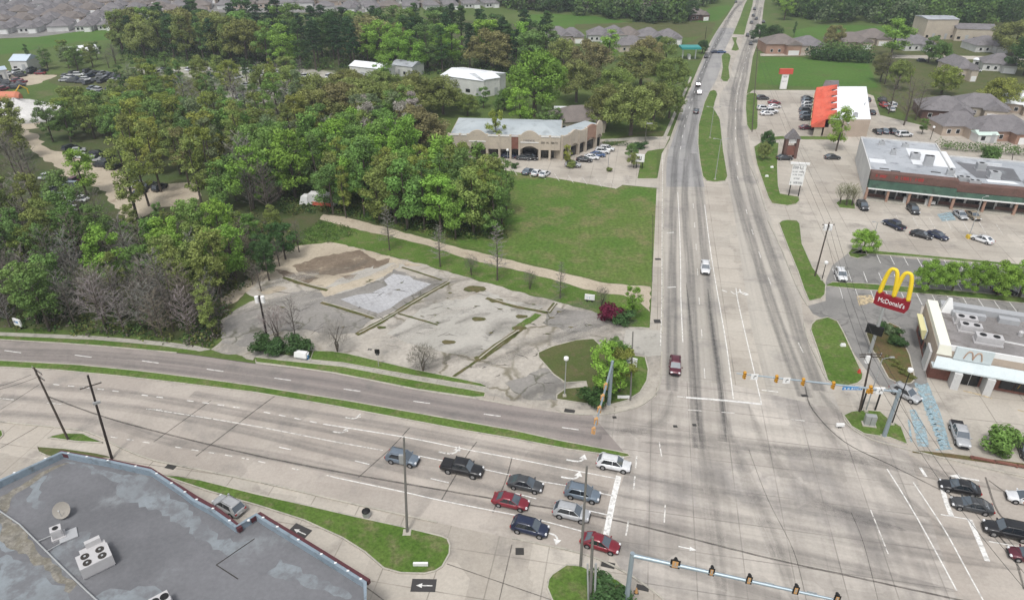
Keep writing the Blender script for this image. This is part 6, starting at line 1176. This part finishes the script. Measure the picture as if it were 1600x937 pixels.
def make_tree(kind, seed):
    rg = random.Random(seed); root = bpy.data.objects.new(kind, None); COL.objects.link(root); t = MB(); c = MB()
    if kind == 'leafy_tree':   # 10 m, uneven crown
        h = 10; t.tube([(0, 0, -.2), (.1, .05, h * .35), (rg.uniform(-.3, .3), rg.uniform(-.3, .3), h * .85)], [.22, .16, .05], 7); ends = limbs(t, rg, h, .2, 7, .3, 3.0)
        for k in range(36):
            a = rg.uniform(0, 6.28); zz = rg.uniform(.22, 1.0); R_ = 2.9 * math.sin(math.pi * min(.95, (zz - .1) / .98)) ** .7; q = Vector((math.cos(a) * R_ * rg.uniform(.25, 1), math.sin(a) * R_ * rg.uniform(.25, 1), h * zz)); leaves(c, rg, q, rg.uniform(.55, 1.15), 125, .36)
    elif kind == 'oak_tree':   # broad dome
        h = 9; t.tube([(0, 0, -.2), (0, 0, h * .3), (.3, .1, h * .6)], [.35, .28, .12], 8); limbs(t, rg, h, .34, 9, .25, 4.6, .5)
        for k in range(46):
            a = rg.uniform(0, 6.28); zz = rg.uniform(.30, 1.0); R_ = 4.6 * math.sqrt(max(.05, 1 - ((zz - .45) / .58) ** 2)); q = Vector((math.cos(a) * R_ * rg.uniform(.3, 1), math.sin(a) * R_ * rg.uniform(.3, 1), h * zz * .95)); leaves(c, rg, q, rg.uniform(.8, 1.5), 210, .38)
    elif kind == 'pine_tree':
        h = 16; t.tube([(0, 0, -.2), (.1, 0, h * .5), (0, 0, h * .97)], [.26, .2, .05], 7); limbs(t, rg, h, .18, 10, .45, 2.6, .25)
        for k in range(26):
            zz = .42 + .58 * (k / 26) + rg.uniform(-.02, .02); a = k * 2.4; R_ = 2.7 * (1.02 - zz) ** .5 * 1.1; q = Vector((math.cos(a) * R_ * rg.uniform(.2, 1), math.sin(a) * R_ * rg.uniform(.2, 1), h * zz)); leaves(c, rg, q, rg.uniform(.8, 1.4), 130, .42, .6)
    elif kind == 'tall_tree':  # narrow airy crown
        h = 13; t.tube([(0, 0, -.2), (.2, 0, h * .5), (rg.uniform(-.4, .4), .1, h * .95)], [.2, .15, .04], 7); limbs(t, rg, h, .16, 9, .35, 2.3, .8)
        for k in range(32):
            a = rg.uniform(0, 6.28); zz = rg.uniform(.28, 1.0); R_ = 2.2 * math.sin(math.pi * min(.93, zz - .08)) ** .6; q = Vector((math.cos(a) * R_ * rg.uniform(.2, 1), math.sin(a) * R_ * rg.uniform(.2, 1), h * zz)); leaves(c, rg, q, rg.uniform(.45, .95), 90, .34)
    elif kind == 'shrub':
        h = 2.2; limbs(t, rg, h, .08, 7, .05, 1.0, .9)
        for k in range(14): a = rg.uniform(0, 6.28); leaves(c, rg, Vector((math.cos(a) * rg.uniform(.1, 1.1), math.sin(a) * rg.uniform(.1, 1.1), rg.uniform(.4, 1.8))), rg.uniform(.45, .8), 170, .26)
    elif kind in ('bare_tree', 'cypress_tree'):
        h = 10; t.tube([(0, 0, -.2), (.1, .1, h * .4), (rg.uniform(-.3, .3), 0, h * .97)], [.17, .12, .02], 6)
        nb = 34 if kind == 'bare_tree' else 46
        for k in range(nb):
            f = .22 + .76 * k / nb; a = k * 2.4 + rg.uniform(-.4, .4)
            L = (3.6 * (1 - f * .72) if kind == 'bare_tree' else 2.3 * (1.03 - f) ** .7 + .25) * rg.uniform(.7, 1.15); up = .75 if kind == 'bare_tree' else .25
            p0 = Vector((.1 * f, .1 * f, h * f)); p1 = p0 + Vector((math.cos(a) * L * .55, math.sin(a) * L * .55, L * up * .45)); p2 = p1 + Vector((math.cos(a + rg.uniform(-.5, .5)) * L * .5, math.sin(a + rg.uniform(-.5, .5)) * L * .5, L * up * .6))
            c.tube([p0, p1, p2], [.055 * (1.2 - f), .035, .012], 4, False)
            for j in range(13):
                s = rg.uniform(.15, 1); q0 = p0.lerp(p1, s * 2) if s < .5 else p1.lerp(p2, s * 2 - 1); d = Vector((math.cos(a) + rg.gauss(0, .8), math.sin(a) + rg.gauss(0, .8), rg.uniform(.1, 1.0))).normalized(); l = L * rg.uniform(.18, .42); q1 = q0 + d * l; sd = d.cross(Vector((0, 0, 1))).normalized() * .032
                c.face([q0 - sd, q0 + sd, q1])
                for i in range(3):
                    w0 = q0.lerp(q1, rg.uniform(.3, .9)); e = (d + Vector((rg.gauss(0, .7), rg.gauss(0, .7), rg.gauss(0, .5)))).normalized() * l * .5; c.face([w0 - sd * .8, w0 + sd * .8, w0 + e])
    elif kind == 'twiggy_tree':
        h = 6
        for k in range(5): t.tube([(0, 0, -.1), (rg.uniform(-.4, .4), rg.uniform(-.4, .4), 1.6), (rg.uniform(-1.4, 1.4), rg.uniform(-1.4, 1.4), 4.2)], [.09, .07, .03], 5, False)
        for k in range(900):
            d = Vector((rg.gauss(0, 1), rg.gauss(0, 1), rg.gauss(0, .8))).normalized() * rg.random() ** .4; q0 = Vector((d.x * 2.3, d.y * 2.3, 3.6 + d.z * 2.2)); e = (Vector((d.x, d.y, .7)) + Vector((rg.gauss(0, .5), rg.gauss(0, .5), rg.gauss(0, .4)))).normalized() * rg.uniform(.4, 1.0); sd = e.cross(Vector((0, 0, 1))).normalized() * .03
            c.face([q0 - sd, q0 + sd, q0 + e])
    t.build('trunk', m_bark, root); c.build('crown', m_twig if kind in ('bare_tree', 'cypress_tree', 'twiggy_tree') else m_leaf, root)
    tag(root, 'prototype tree growing in the wood', 'tree'); return root
TK = {k: [make_tree(k, s + 10 * i) for s in range(n)] for i, (k, n) in enumerate([('leafy_tree', 4), ('oak_tree', 3), ('pine_tree', 3), ('tall_tree', 3), ('shrub', 2), ('bare_tree', 3), ('cypress_tree', 2), ('twiggy_tree', 2)])}
TH = dict(leafy_tree=10.8, oak_tree=9.6, pine_tree=16.5, tall_tree=13.5, shrub=2.2, bare_tree=10.5, cypress_tree=10.3, twiggy_tree=6.0)
COLS = dict(green=(.100, .165, .045), bright=(.130, .215, .042), lime=(.17, .22, .06), olive=(.125, .155, .048), brown=(.140, .135, .062), dark=(.045, .082, .030), pine=(.028, .054, .026), mid=(.088, .140, .045), grey=(.125, .112, .095), warmgrey=(.15, .130, .105), pale=(.22, .205, .185), bronze=(.128, .142, .050), magenta=(.10, .018, .035), yellowgreen=(.145, .17, .042), sage=(.11, .145, .075))
tr_rg = random.Random(11)
def tree(kind, px, py, h, col, label, group=None, wide=1.0, name=None, at=None):
    h *= 1.0 if kind == 'shrub' else (1.0 if at else 1.35); p = at or P(px, py); s = h / TH[kind]; c = COLS[col]; j = tr_rg.uniform(.85, 1.15); c = tuple(x * j * tr_rg.uniform(.95, 1.05) * (1.0 if kind in ('bare_tree', 'cypress_tree', 'twiggy_tree') else 1.9) for x in c)
    r = dup(tr_rg.choice(TK[kind]), (p[0], p[1], 0), tr_rg.uniform(0, 6.28), label, group, (s * wide * tr_rg.uniform(.92, 1.08), s * wide * tr_rg.uniform(.92, 1.08), s), c, ('crown',))
    r.name = name or kind; r['category'] = 'shrub' if kind == 'shrub' else 'tree'; return r
# individual trees
for px, py, h, wd, lb in [(609,391,8.2,.9,'bare grey tree left of three in a line along the sandy road'), (688,417,7.6,.9,'bare grey tree in the middle of the line along the sandy road'), (777,438,9.5,.9,'tallest bare tree, right of three along the sandy road'), (875,466,6.2,.8,'thin bare tree on the verge right of the taller bare ones')]: tree('cypress_tree', px, py, h, 'pale', lb, wide=wd)
for px, py, h, lb in [(737,431,3.6,'small bare shrub tree between two bare trees on the verge'), (828,452,3.2,'faint bare sapling on the verge'), (940,478,3.2,'low bare brush tree by the red shrub')]: tree('twiggy_tree', px, py, h, 'grey', lb, wide=.8)
tree('twiggy_tree', 527, 550, 4.6, 'pale', 'rounded bare tree on the verge right of the white box', wide=1.1); tree('twiggy_tree', 661, 580, 3.6, 'warmgrey', 'small reddish bare tree near the verge of the broken lot', wide=1.3); tree('bare_tree', 462, 530, 6.5, 'grey', 'thin bare tree rising from dark bushes by the transformer pole', wide=.7); tree('twiggy_tree', 434, 535, 5.6, 'pale', 'pale bare tree left beside the transformer pole', wide=.9)
for px, py, h, w_, lb in [(415,549,3.0,1.5,'dark round bush at the foot of the transformer pole, left'), (438,552,2.8,1.5,'dark bush in the middle by the transformer pole'), (468,549,3.0,1.5,'dark bush behind the white box')]: tree('shrub', px, py, h, 'dark', lb, wide=w_ * .8)
tree('leafy_tree', 945, 618, 7.6, 'bright', 'bright green bushy tree behind the corner signal mast', wide=1.15); tree('leafy_tree', 968, 612, 6.2, 'yellowgreen', 'yellow green tree right of the corner signal mast', wide=1.15); tree('leafy_tree', 960, 586, 5.5, 'green', 'small green tree behind the bright corner tree', wide=1.1); tree('shrub', 928, 630, 3.0, 'dark', 'dark shrub beneath the corner signal mast', wide=1.2)
tree('leafy_tree', 985, 497, 5.2, 'bright', 'small bright green tree at the end of the verge', wide=.95); tree('shrub', 952, 500, 3.2, 'magenta', 'magenta flowering shrub beside the small bright tree', wide=1.2); tree('shrub', 972, 504, 2.6, 'dark', 'dark low shrub under the small bright tree', wide=1.3)
tree('oak_tree', 1347, 396, 4.4, 'bright', 'round bright green tree alone in the shopping lot', wide=1.05)
for px, py, h, lb in [(1447,455,5.2,'first bright tree of the row behind the restaurant'), (1487,455,5.0,'second bright tree of the row behind the restaurant'), (1524,456,5.0,'third bright tree of the row behind the restaurant'), (1558,462,5.6,'fourth bright tree of the row behind the restaurant'), (1592,464,5.8,'last bright tree of the row, at the frame edge')]: tree('oak_tree', px, py, h, 'bright', lb, wide=.92)
tree('shrub', 1552, 698, 3.6, 'green', 'big round green bush between the grey pickup and the frame edge', wide=1.35); tree('shrub', 952, 938, 2.6, 'dark', 'dark round bush on the corner grass at the bottom', wide=1.5)
for px, py in [(1385,520),(1398,524),(1378,515),(1392,535),(1404,540)]: tree('shrub', px, py, 1.6, 'sage' if px % 2 else 'dark', 'low shrub in the planted island under the arch sign', 'shrubs under the arch sign', wide=1.2)
for k in range(9): tree('shrub', 1384 + k * 4 + (k % 3) * 5, 560 + k * 4, .7, 'bronze', 'tiny reddish shrub in the brown planted island', 'reddish shrubs in the planted island', wide=1.1)
for px, py, h, lb in [(1312,320,4.6,'left bare crape tree in the yellow edged island'), (1322,322,4.8,'middle bare crape tree in the yellow edged island'), (1331,322,4.6,'right bare crape tree in the yellow edged island')]: tree('twiggy_tree', px, py, h * .95, 'bronze', lb, wide=.75)
tree('leafy_tree', 1306, 236, 10.2, 'bright', 'light green tree with visible trunk between the stores', wide=1.0)
tree('oak_tree', 1197, 236, 5.0, 'dark', 'dark green tree at the top of the roadside island', wide=.7); tree('oak_tree', 1192, 250, 4.2, 'bronze', 'brown olive tree on the roadside island', wide=.8)
for px, py, h, c, lb in [(990,262,3.5,'bronze','olive brown tree left of the small lot sign'), (986,250,4,'mid','green brown tree behind the small lot sign'), (895,262,2.2,'olive','clipped olive bush in the lot island'), (952,268,1.2,'olive','tiny bush at the lamp post island'), (804,263,1.6,'dark','dark little bush at the field edge')]: tree('oak_tree' if h > 3 else 'shrub', px, py, h, c, lb, wide=.8 if h > 3 else 1.2)
tree('leafy_tree', 776, 243, 10.5, 'yellowgreen', 'yellowish tree standing before the tan arcade roof', wide=.75); tree('leafy_tree', 886, 262, 5.2, 'yellowgreen', 'small yellowish tree at the tan building corner', wide=.8)
# hedge behind the shops
def hedge(line, w_, h_, col, label, name='hedge', leaf=.5, dens=80):
    q = [P(x, y) for x, y in cat(line, 3)]; m = MB(); rg = random.Random(len(line) + int(h_ * 10)); c0 = q[0]
    for i in range(len(q) - 1):
        L = (q[i + 1] - q[i]).length; n = max(1, int(L / 1.1))
        for k in range(n): c = q[i].lerp(q[i + 1], (k + .5) / n) + Vector((0, rg.uniform(-w_, w_) * .3, h_ * rg.uniform(.35, .62))) - c0; leaves(m, rg, c, h_ * rg.uniform(.42, .6), dens, leaf, .9)
    root = thing(name, label, 'hedge', c0); o = m.build('foliage', m_leaf, root); o.color = (*[x * 1.5 for x in COLS[col]], 1); return root
hedge([(1462,232), (1500,236), (1560,240), (1620,246)], 2, 3.2, 'mid', 'long green hedge between the back yard lot and the pink brick house')
hedge([(944,226), (975,229), (1008,231)], 1, 1.6, 'dark', 'clipped dark hedge along the tan building drive', leaf=.3)
hedge([(1262,92), (1300,96), (1340,98), (1358,98)], 3, 6, 'dark', 'dense dark green screen of trees above the bright field', leaf=1.1, dens=110)
hedge([(1280,90), (1320,92), (1350,92)], 3, 8, 'mid', 'taller green growth behind the dark screen of trees', leaf=1.1, dens=130)
# woods
WP = []
def wood(n, poly, kinds, label, group, hr, sp=4.5, wide=(.9, 1.2), seed=1, hf=1.35):
    rg = random.Random(seed); q = [tuple(P(x, y)[:2]) for x, y in poly]; xs = [p[0] for p in q]; ys = [p[1] for p in q]; k = t = 0
    while k < n and t < 20000:
        t += 1; x, y = rg.uniform(min(xs), max(xs)), rg.uniform(min(ys), max(ys))
        if not inpoly(x, y, q) or any((x - a) ** 2 + (y - b) ** 2 < sp * sp for a, b in WP): continue
        WP.append((x, y)); kd, col = rg.choice(kinds)
        cw = dict(green='fresh green', bright='bright green', lime='pale lime', olive='olive green', brown='brownish', dark='dark green', pine='blackish green', mid='mid green', grey='grey', warmgrey='brown-grey', pale='whitish', bronze='olive brown', sage='greyish green', yellowgreen='yellow-green')[col]
        kw = {'leafy_tree': 'leafy', 'oak_tree': 'broad', 'pine_tree': 'pine', 'tall_tree': 'slender', 'bare_tree': 'bare', 'cypress_tree': 'bare', 'shrub': 'low'}[kd]
        tree(kd, 0, 0, rg.uniform(*hr) * hf * (.9 if kd == 'bare_tree' else 1), col, label % (cw + ' ' + kw), group % (cw + ' ' + kw), rg.uniform(*wide), at=(x, y)); k += 1
L_, T_, B_, O_, P_ = 'leafy_tree', 'tall_tree', 'bare_tree', 'oak_tree', 'pine_tree'
LB = '%s tree in the mixed wood left of the broken lot'; GB = '%s trees of the left wood'
wood(28, [(150,526), (230,528), (320,540), (343,527), (340,490), (280,470), (150,480)], [(B_, 'pale'), (B_, 'pale'), (B_, 'warmgrey'), (B_, 'pale'), (B_, 'grey'), (B_, 'pale'), (T_, 'olive')], '%s tree at the front of the wood beside the lot entrance', 'front %s trees by the lot entrance', (7, 10), 2.8, (.9, 1.2), 2)
wood(34, [(-60,514), (0,512), (150,520), (150,470), (0,440), (-60,440)], [(B_, 'grey'), (B_, 'grey'), (L_, 'mid'), (B_, 'warmgrey'), (B_, 'pale'), (B_, 'grey')], '%s tree at the front of the wood by the left sidewalk', 'front %s trees by the left sidewalk', (6.5, 9.5), 3.2, (.9, 1.2), 3)
wood(30, [(150,470), (200,410), (330,400), (400,400), (350,470), (300,470)], [(L_, 'bright'), (L_, 'green'), (B_, 'pale'), (L_, 'bright'), (L_, 'olive'), (B_, 'warmgrey'), (B_,'pale'), (B_,'grey')], LB, GB, (8, 11), 4.0, (.9, 1.2), 4)
wood(30, [(-60,440), (150,450), (180,380), (100,345), (0,330), (-60,330)], [(B_, 'grey'), (B_, 'warmgrey'), (L_, 'olive'), (B_, 'pale'), (B_, 'grey'), (L_, 'mid')], LB, GB, (8, 11), 5, (.9, 1.2), 5)
wood(12, [(210,345), (330,330), (430,350), (440,390), (330,400), (200,400)], [(L_, 'olive'), (B_, 'warmgrey'), (L_, 'mid'), (T_, 'olive'), (L_, 'green')], LB, GB, (6, 8), 5, (.9, 1.2), 6, 1.0)
wood(8, [(400,470), (440,420), (480,390), (430,395), (390,430)], [(L_, 'dark'), (B_, 'grey'), (B_, 'warmgrey')], '%s tree on the slope above the sandy patch', '%s trees above the sandy patch', (5, 7), 3, (.9, 1.2), 7)
wood(52, [(520,338), (613,352), (700,374), (790,372), (792,336), (690,316), (520,310)], [(L_, 'green'), (L_, 'bright'), (T_, 'mid'), (L_, 'olive'), (L_, 'mid'), (T_, 'green'), (T_, 'olive'), (T_, 'yellowgreen')], '%s tree at the front of the dense wood beside the sandy road', 'front %s trees of the dense middle wood', (9.5, 13.5), 3.9, (.9, 1.2), 8)
wood(30, [(380,330), (520,310), (640,300), (650,285), (650,258), (480,270), (380,290)], [(L_, 'green'), (L_, 'bright'), (T_, 'mid'), (L_, 'green'), (B_, 'pale'), (B_, 'pale'), (T_, 'olive')], '%s tree in the dense wood behind the sandy road', '%s trees of the dense middle wood', (11, 14), 5.5, (.95, 1.2), 9)
wood(14, [(650,300), (780,322), (784,292), (740,270), (655,262)], [(L_, 'bright'), (L_, 'green'), (L_, 'mid')], '%s tree at the right end of the dense middle wood', '%s trees below the tan arcade', (7, 9), 5, (1, 1.3), 31, 1.0)
wood(12, [(340,330), (420,345), (430,320), (380,300)], [(T_, 'olive'), (L_, 'green'), (B_, 'grey')], '%s tree left of the white box truck', '%s trees left of the box truck', (9, 12), 4.5, (.9, 1.1), 10)
wood(36, [(180,260), (330,285), (480,262), (560,252), (480,232), (380,238), (200,230)], [(L_, 'green'), (T_, 'olive'), (L_, 'olive'), (L_, 'mid'), (T_, 'sage'), (L_, 'yellowgreen')], '%s tree in the open wood beyond the sand clearing', '%s trees beyond the sand clearing', (10, 14), 6.5, (1, 1.3), 11)
wood(22, [(-60,310), (55,310), (60,262), (25,215), (-60,215)], [(B_, 'warmgrey'), (L_, 'olive'), (B_, 'grey')], '%s tree left of the sandy track at the frame edge', '%s trees left of the sandy track', (8, 11), 5.5, (1, 1.3), 12)
wood(30, [(80,222), (200,225), (300,222), (280,195), (120,195)], [(L_, 'olive'), (L_, 'mid'), (L_, 'green'), (L_, 'yellowgreen')], '%s tree around the gravel heap side of the left wood', '%s trees near the gravel heap', (8, 11), 6, (1, 1.3), 13)
wood(22, [(560,255), (655,252), (662,225), (640,205), (560,225)], [(L_, 'bright'), (T_, 'pale'), (L_, 'green'), (T_, 'sage'), (O_, 'brown')], '%s tree packed left of the tan arcade building', '%s trees left of the tan arcade', (10, 13), 5, (1, 1.3), 14)
wood(12, [(480,212), (640,205), (720,180), (600,165), (480,190)], [(O_, 'bronze'), (O_, 'brown'), (O_, 'bronze'), (O_, 'olive')], '%s tree in the brown oak group behind the dense wood', '%s trees of the brown group', (10, 12), 8, (1, 1.25), 15)
wood(13, [(560,178), (700,182), (790,190), (790,170), (640,162)], [(L_, 'mid'), (O_, 'olive'), (L_, 'green'), (O_, 'mid')], '%s tree in front of the white warehouse', '%s trees in front of the warehouse', (6, 8), 8, (1, 1.3), 16, 1.0)
for px, py, h, k, c, w_, lb in [(835,182,17,O_,'bright',1.0,'large bright green tree left of the olive oaks'), (812,206,11,L_,'bright',1.2,'smaller bright tree between the tan arcade and the large green tree'), (602,132,9,L_,'bright',1.4,'bright green crown between the white sheds'), (136,305,9.5,L_,'bright',1.15,'vivid green tree beside the sand clearing'), (43,420,7,L_,'lime',1.2,'pale lime tree in the bare left wood'), (950,96,11,L_,'bright',1.4,'green round tree before the grey houses'), (1040,98,9,O_,'olive',.9,'olive oak at the far roadside'),
    (985,212,15,O_,'olive',1.1,'big olive oak nearest the road beyond the hedge'), (1020,196,13,O_,'bronze',1.0,'olive brown oak close to the left curb'), (945,200,13,O_,'bronze',1.0,'olive brown oak behind the hedge, left of the biggest'), (920,128,15,O_,'brown',1.1,'brown oak left in the oak group below the grey houses'), (880,120,14,O_,'bronze',1.1,'brownish oak beside the large bright tree'), (1000,140,15,O_,'bronze',1.1,'reddish olive oak in the middle of the oak group'), (1048,150,13,O_,'olive',1.1,'green olive oak by the far left curb'), (1010,110,13,O_,'brown',1.1,'brown oak below the row of grey houses'), (960,168,13,O_,'olive',1.1,'olive oak left behind the biggest one'), (1045,185,9,O_,'olive',.9,'small olive oak against the left curb'), (900,160,12,O_,'bronze',1.1,'oak above the long white roofed shed'), (1000,232,2,'shrub','dark',1.8,'low dark shrub beside the pole with the lamp'), (850,216,8,L_,'mid',1.2,'green tree at the back of the tan arcade'), (925,218,6,L_,'olive',1.2,'olive tree before the brown roofed house'), (870,205,6,L_,'mid',1.1,'tree left before the brown roofed house'),
    (1388,178,10,B_,'warmgrey',1.1,'bare tree before the red brown house, left'), (1412,196,12,B_,'grey',1.1,'tall bare tree right behind the flat roofs'), (1430,188,10,B_,'warmgrey',1.0,'bare tree right before the red brown house'), (1400,140,9,O_,'olive',.8,'olive tree at the corner of the back lot'), (1382,132,9.5,B_,'warmgrey',1.2,'rounded brown bare tree at the right end of the bright field'), (1375,128,9,O_,'brown',.7,'brown tree at the right end of the bright field'), (1470,148,8.5,O_,'yellowgreen',1.2,'yellow green tree with dark trunk before the back houses'), (1556,172,9,O_,'yellowgreen',1.25,'yellow green oak at the curved street'), (1392,88,13,L_,'bright',1.7,'big bright green tree by the back houses'), (1450,98,9,L_,'mid',1.6,'mid green tree left of the tarp roof'), (1466,102,8,O_,'mid',1.0,'broad green tree beside the tarp roof'), (1580,88,15,O_,'bronze',1.3,'large olive brown oak at the right frame edge, upper'), (1600,118,13,O_,'dark',1.2,'large dark oak at the right frame edge, lower'), (1300,78,9,O_,'brown',1.0,'brownish tree before the hedge houses'), (1206,72,8,O_,'dark',1.1,'dark tree left of the brick entry house'), (1186,66,7,O_,'dark',1.1,'dark low tree at the far right curb'), (1240,58,6,T_,'dark',1,'dark upright tree between the houses'), (1225,32,12,L_,'bright',1.4,'bright tree at the start of the far right wood'), (1550,250,4,'shrub','mid',1.2,'shrub in the hedge before the mint shed'), (1440,210,4,L_,'mid',1.2,'small tree before the pink brick house'), (1030,78,5,O_,'dark',1.3,'round dark bush at the right end of the grey houses'), (1097,84,5,O_,'dark',1.0,'dark tree behind the teal canopy'), (1078,34,9,L_,'dark',1.6,'dark round tree before the far wood left of the road'), (197,152,9,T_,'dark',1.2,'dark upright tree beside the far salvage yard'), (50,108,8,T_,'dark',.9,'dark tree by the blue roofed shed')]:
    tree(k, px, py, h * (.85 if h >= 13 and c in ('bronze', 'brown', 'olive') else 1), c, lb, wide=w_)
for px, py, h, c, lb in [(215,343,15,'olive','tall airy olive tree rising before the sand clearing'), (233,322,13,'yellowgreen','airy yellow green tree in the middle of the sand clearing'), (252,300,14,'olive','airy olive tree at the back of the sand clearing'), (318,330,14,'olive','olive tree with dark trunk right of the sand clearing'), (338,322,15,'yellowgreen','yellow green tree right of the sand clearing'), (296,292,12,'brown','brownish tree at the rear right of the sand clearing'), (300,218,9,'brown','brown tipped tree beyond the sand clearing')]: tree(T_, px, py, h, c, lb, wide=1.15)
wood(26, [(180,192), (330,207), (470,207), (482,172), (330,167), (200,162)], [(L_, 'olive'), (T_, 'mid'), (L_, 'green'), (T_, 'sage'), (L_, 'yellowgreen'), (B_, 'pale')], '%s tree in the loose belt below the gravel yard', '%s trees of the loose belt', (9, 12), 6, (1, 1.3), 41)
# tall wood of pines and broadleaves
PW = '%s tree in the tall dark wood behind the gravel yard'; PG = '%s trees of the tall dark wood'
wood(28, [(190,88), (330,100), (430,106), (430,90), (190,68)], [(L_, 'green'), (L_, 'olive'), (T_, 'mid'), (L_, 'yellowgreen'), (O_, 'bronze'), (L_, 'dark'), (P_, 'pine')], PW, PG, (14, 17), 7, (.9, 1.1), 17, 1.25)
wood(42, [(430,108), (600,114), (850,118), (862,100), (600,90), (430,90)], [(P_, 'pine'), (P_, 'pine'), (P_, 'dark'), (L_, 'mid'), (T_, 'dark'), (P_, 'pine'), (O_, 'brown'), (L_, 'bright')], PW, PG, (15, 18), 6.5, (1.1, 1.35), 18, 1.2)
wood(34, [(200,66), (430,90), (600,90), (866,96), (870,78), (600,64), (400,58), (240,54)], [(P_, 'pine'), (P_, 'dark'), (L_, 'mid'), (P_, 'pine'), (L_, 'green'), (L_, 'dark')], PW, PG, (15, 18), 11, (1.2, 1.5), 19, 1.2)
wood(20, [(60,100), (180,90), (185,110), (80,112)], [(L_, 'olive'), (B_, 'grey'), (L_, 'sage'), (L_, 'mid')], '%s tree between the meadow and the salvage yard', '%s trees by the salvage yard', (6, 8), 8, (1.2, 1.6), 20)
wood(34, [(200,150), (330,160), (480,150), (470,128), (330,128), (200,134)], [(L_, 'olive'), (T_, 'mid'), (P_, 'dark'), (L_, 'yellowgreen'), (B_, 'pale')], '%s tree scattered around the white gravel yard', '%s trees around the gravel yard', (7, 10), 7, (1, 1.3), 21)
# far woodland masses at the top of the picture
def woodland(name, poly, n, cols, label, hr=(9, 14), seed=1, sp=7):
    rg = random.Random(seed); q = [tuple(P(x, y)[:2]) for x, y in poly]; xs = [p[0] for p in q]; ys = [p[1] for p in q]; ms = [MB() for _ in cols]; k = t = 0
    while k < n and t < 40000:
        t += 1; x, y = rg.uniform(min(xs), max(xs)), rg.uniform(min(ys), max(ys))
        if not inpoly(x, y, q): continue
        h = rg.uniform(*hr); m = ms[rg.randrange(len(cols))]; k += 1
        for _ in range(5): leaves(m, rg, Vector((x + rg.uniform(-3.5, 3.5), y + rg.uniform(-3.5, 3.5), h * rg.uniform(.15, .95))), h * .28, 34, 1.9, .9)
    root = thing(name, label, 'woodland', (0, 0, 0)); root['kind'] = 'stuff'
    for m, c in zip(ms, cols): o = m.build('foliage', m_leaf, root); o.color = (*[x * 1.4 for x in COLS[c]], 1)
woodland('far_woodland', [(640,8), (760,6), (800,16), (1060,34), (1092,14), (1128,0), (1135,-22), (900,-26), (760,-14)], 800, ['mid', 'dark', 'sage', 'green', 'grey'], 'hazy far woodland along the top left of the road', (10, 15), 3)
woodland('far_woodland', [(1232,30), (1290,38), (1350,38), (1440,46), (1600,44), (1720,46), (1720,-20), (1500,-30), (1225,-24), (1212,0)], 1100, ['dark', 'mid', 'sage', 'green', 'dark'], 'hazy far woodland along the top right of the road', (10, 16), 4)
woodland('far_woodland', [(940,30), (1000,36), (1060,40), (1080,30), (1000,22), (860,14), (800,16)], 60, ['mid', 'sage', 'dark'], 'woodland edge behind the far narrow meadow', (8, 11), 6)
# undergrowth
def under(poly, n, cols, label, hmax, seed, leaf=.55, z0=0):
    rg = random.Random(seed); q = [tuple(P(x, y)[:2]) for x, y in poly]; xs = [p[0] for p in q]; ys = [p[1] for p in q]; ms = [MB() for _ in cols]; k = 0
    while k < n:
        x, y = rg.uniform(min(xs), max(xs)), rg.uniform(min(ys), max(ys))
        if not inpoly(x, y, q): continue
        k += 1; h = hmax * rg.uniform(.2, 1) ** 1.5; leaves(ms[rg.randrange(len(cols))], rg, Vector((x, y, h * .5 + z0)), .5 + h * .4, 14, leaf, .8)
    root = thing('undergrowth', label, 'undergrowth', (0, 0, 0)); root['kind'] = 'stuff'
    for m, c in zip(ms, cols): o = m.build('foliage', m_leaf, root); o.color = (*[x * 1.4 for x in COLS[c]], 1)
under([(-80,518), (0,513), (150,526), (300,540), (343,528), (342,500), (370,470), (430,400), (480,385), (440,350), (320,325), (200,348), (140,340), (60,330), (-80,330)], 2600, ['dark', 'mid', 'grey', 'bronze'], 'tangled undergrowth beneath the left wood', 2.6, 21)
under([(500,332), (540,338), (700,376), (790,374), (793,300), (700,260), (480,270), (440,300), (440,340)], 1700, ['dark', 'mid', 'bronze'], 'dark undergrowth beneath the middle wood', 2.6, 22)
under([(190,100), (430,110), (600,116), (850,120), (866,90), (600,66), (240,54), (186,70)], 1500, ['dark', 'mid'], 'dark understorey of the tall wood', 5, 23, 1.0)
under([(330,545), (347,532), (344,500), (361,489), (330,480), (300,520), (290,540)], 160, ['bronze', 'grey', 'dark'], 'brown brush along the lot entrance', 1.2, 24, .4)
under([(430,392), (500,346), (530,350), (560,366), (520,378), (474,382)], 260, ['green', 'mid'], 'rough green growth above the sandy patch', .9, 25, .35)
for k in TK:
    for r in TK[k]: hide_proto(r)
for r in PROTO: hide_proto(r)
# ------------------------------------------------------------------ light spring haze
hz = MB().box((0, 400, 35), (2600, 1700, 72)).build('haze', None)
hz.location.z = 0; hz['kind'] = 'stuff'; hz['label'] = 'thin pale haze over the whole place'; hz['category'] = 'haze'
hm = bpy.data.materials.new('haze'); hm.use_nodes = True; hm.node_tree.nodes.clear()
ho = hm.node_tree.nodes.new('ShaderNodeOutputMaterial'); hv = hm.node_tree.nodes.new('ShaderNodeVolumePrincipled')
hv.inputs['Color'].default_value = (.86, .91, 1, 1); hv.inputs['Density'].default_value = .00026; hv.inputs['Anisotropy'].default_value = .3
hm.node_tree.links.new(hv.outputs[0], ho.inputs['Volume']); hz.data.materials.append(hm)
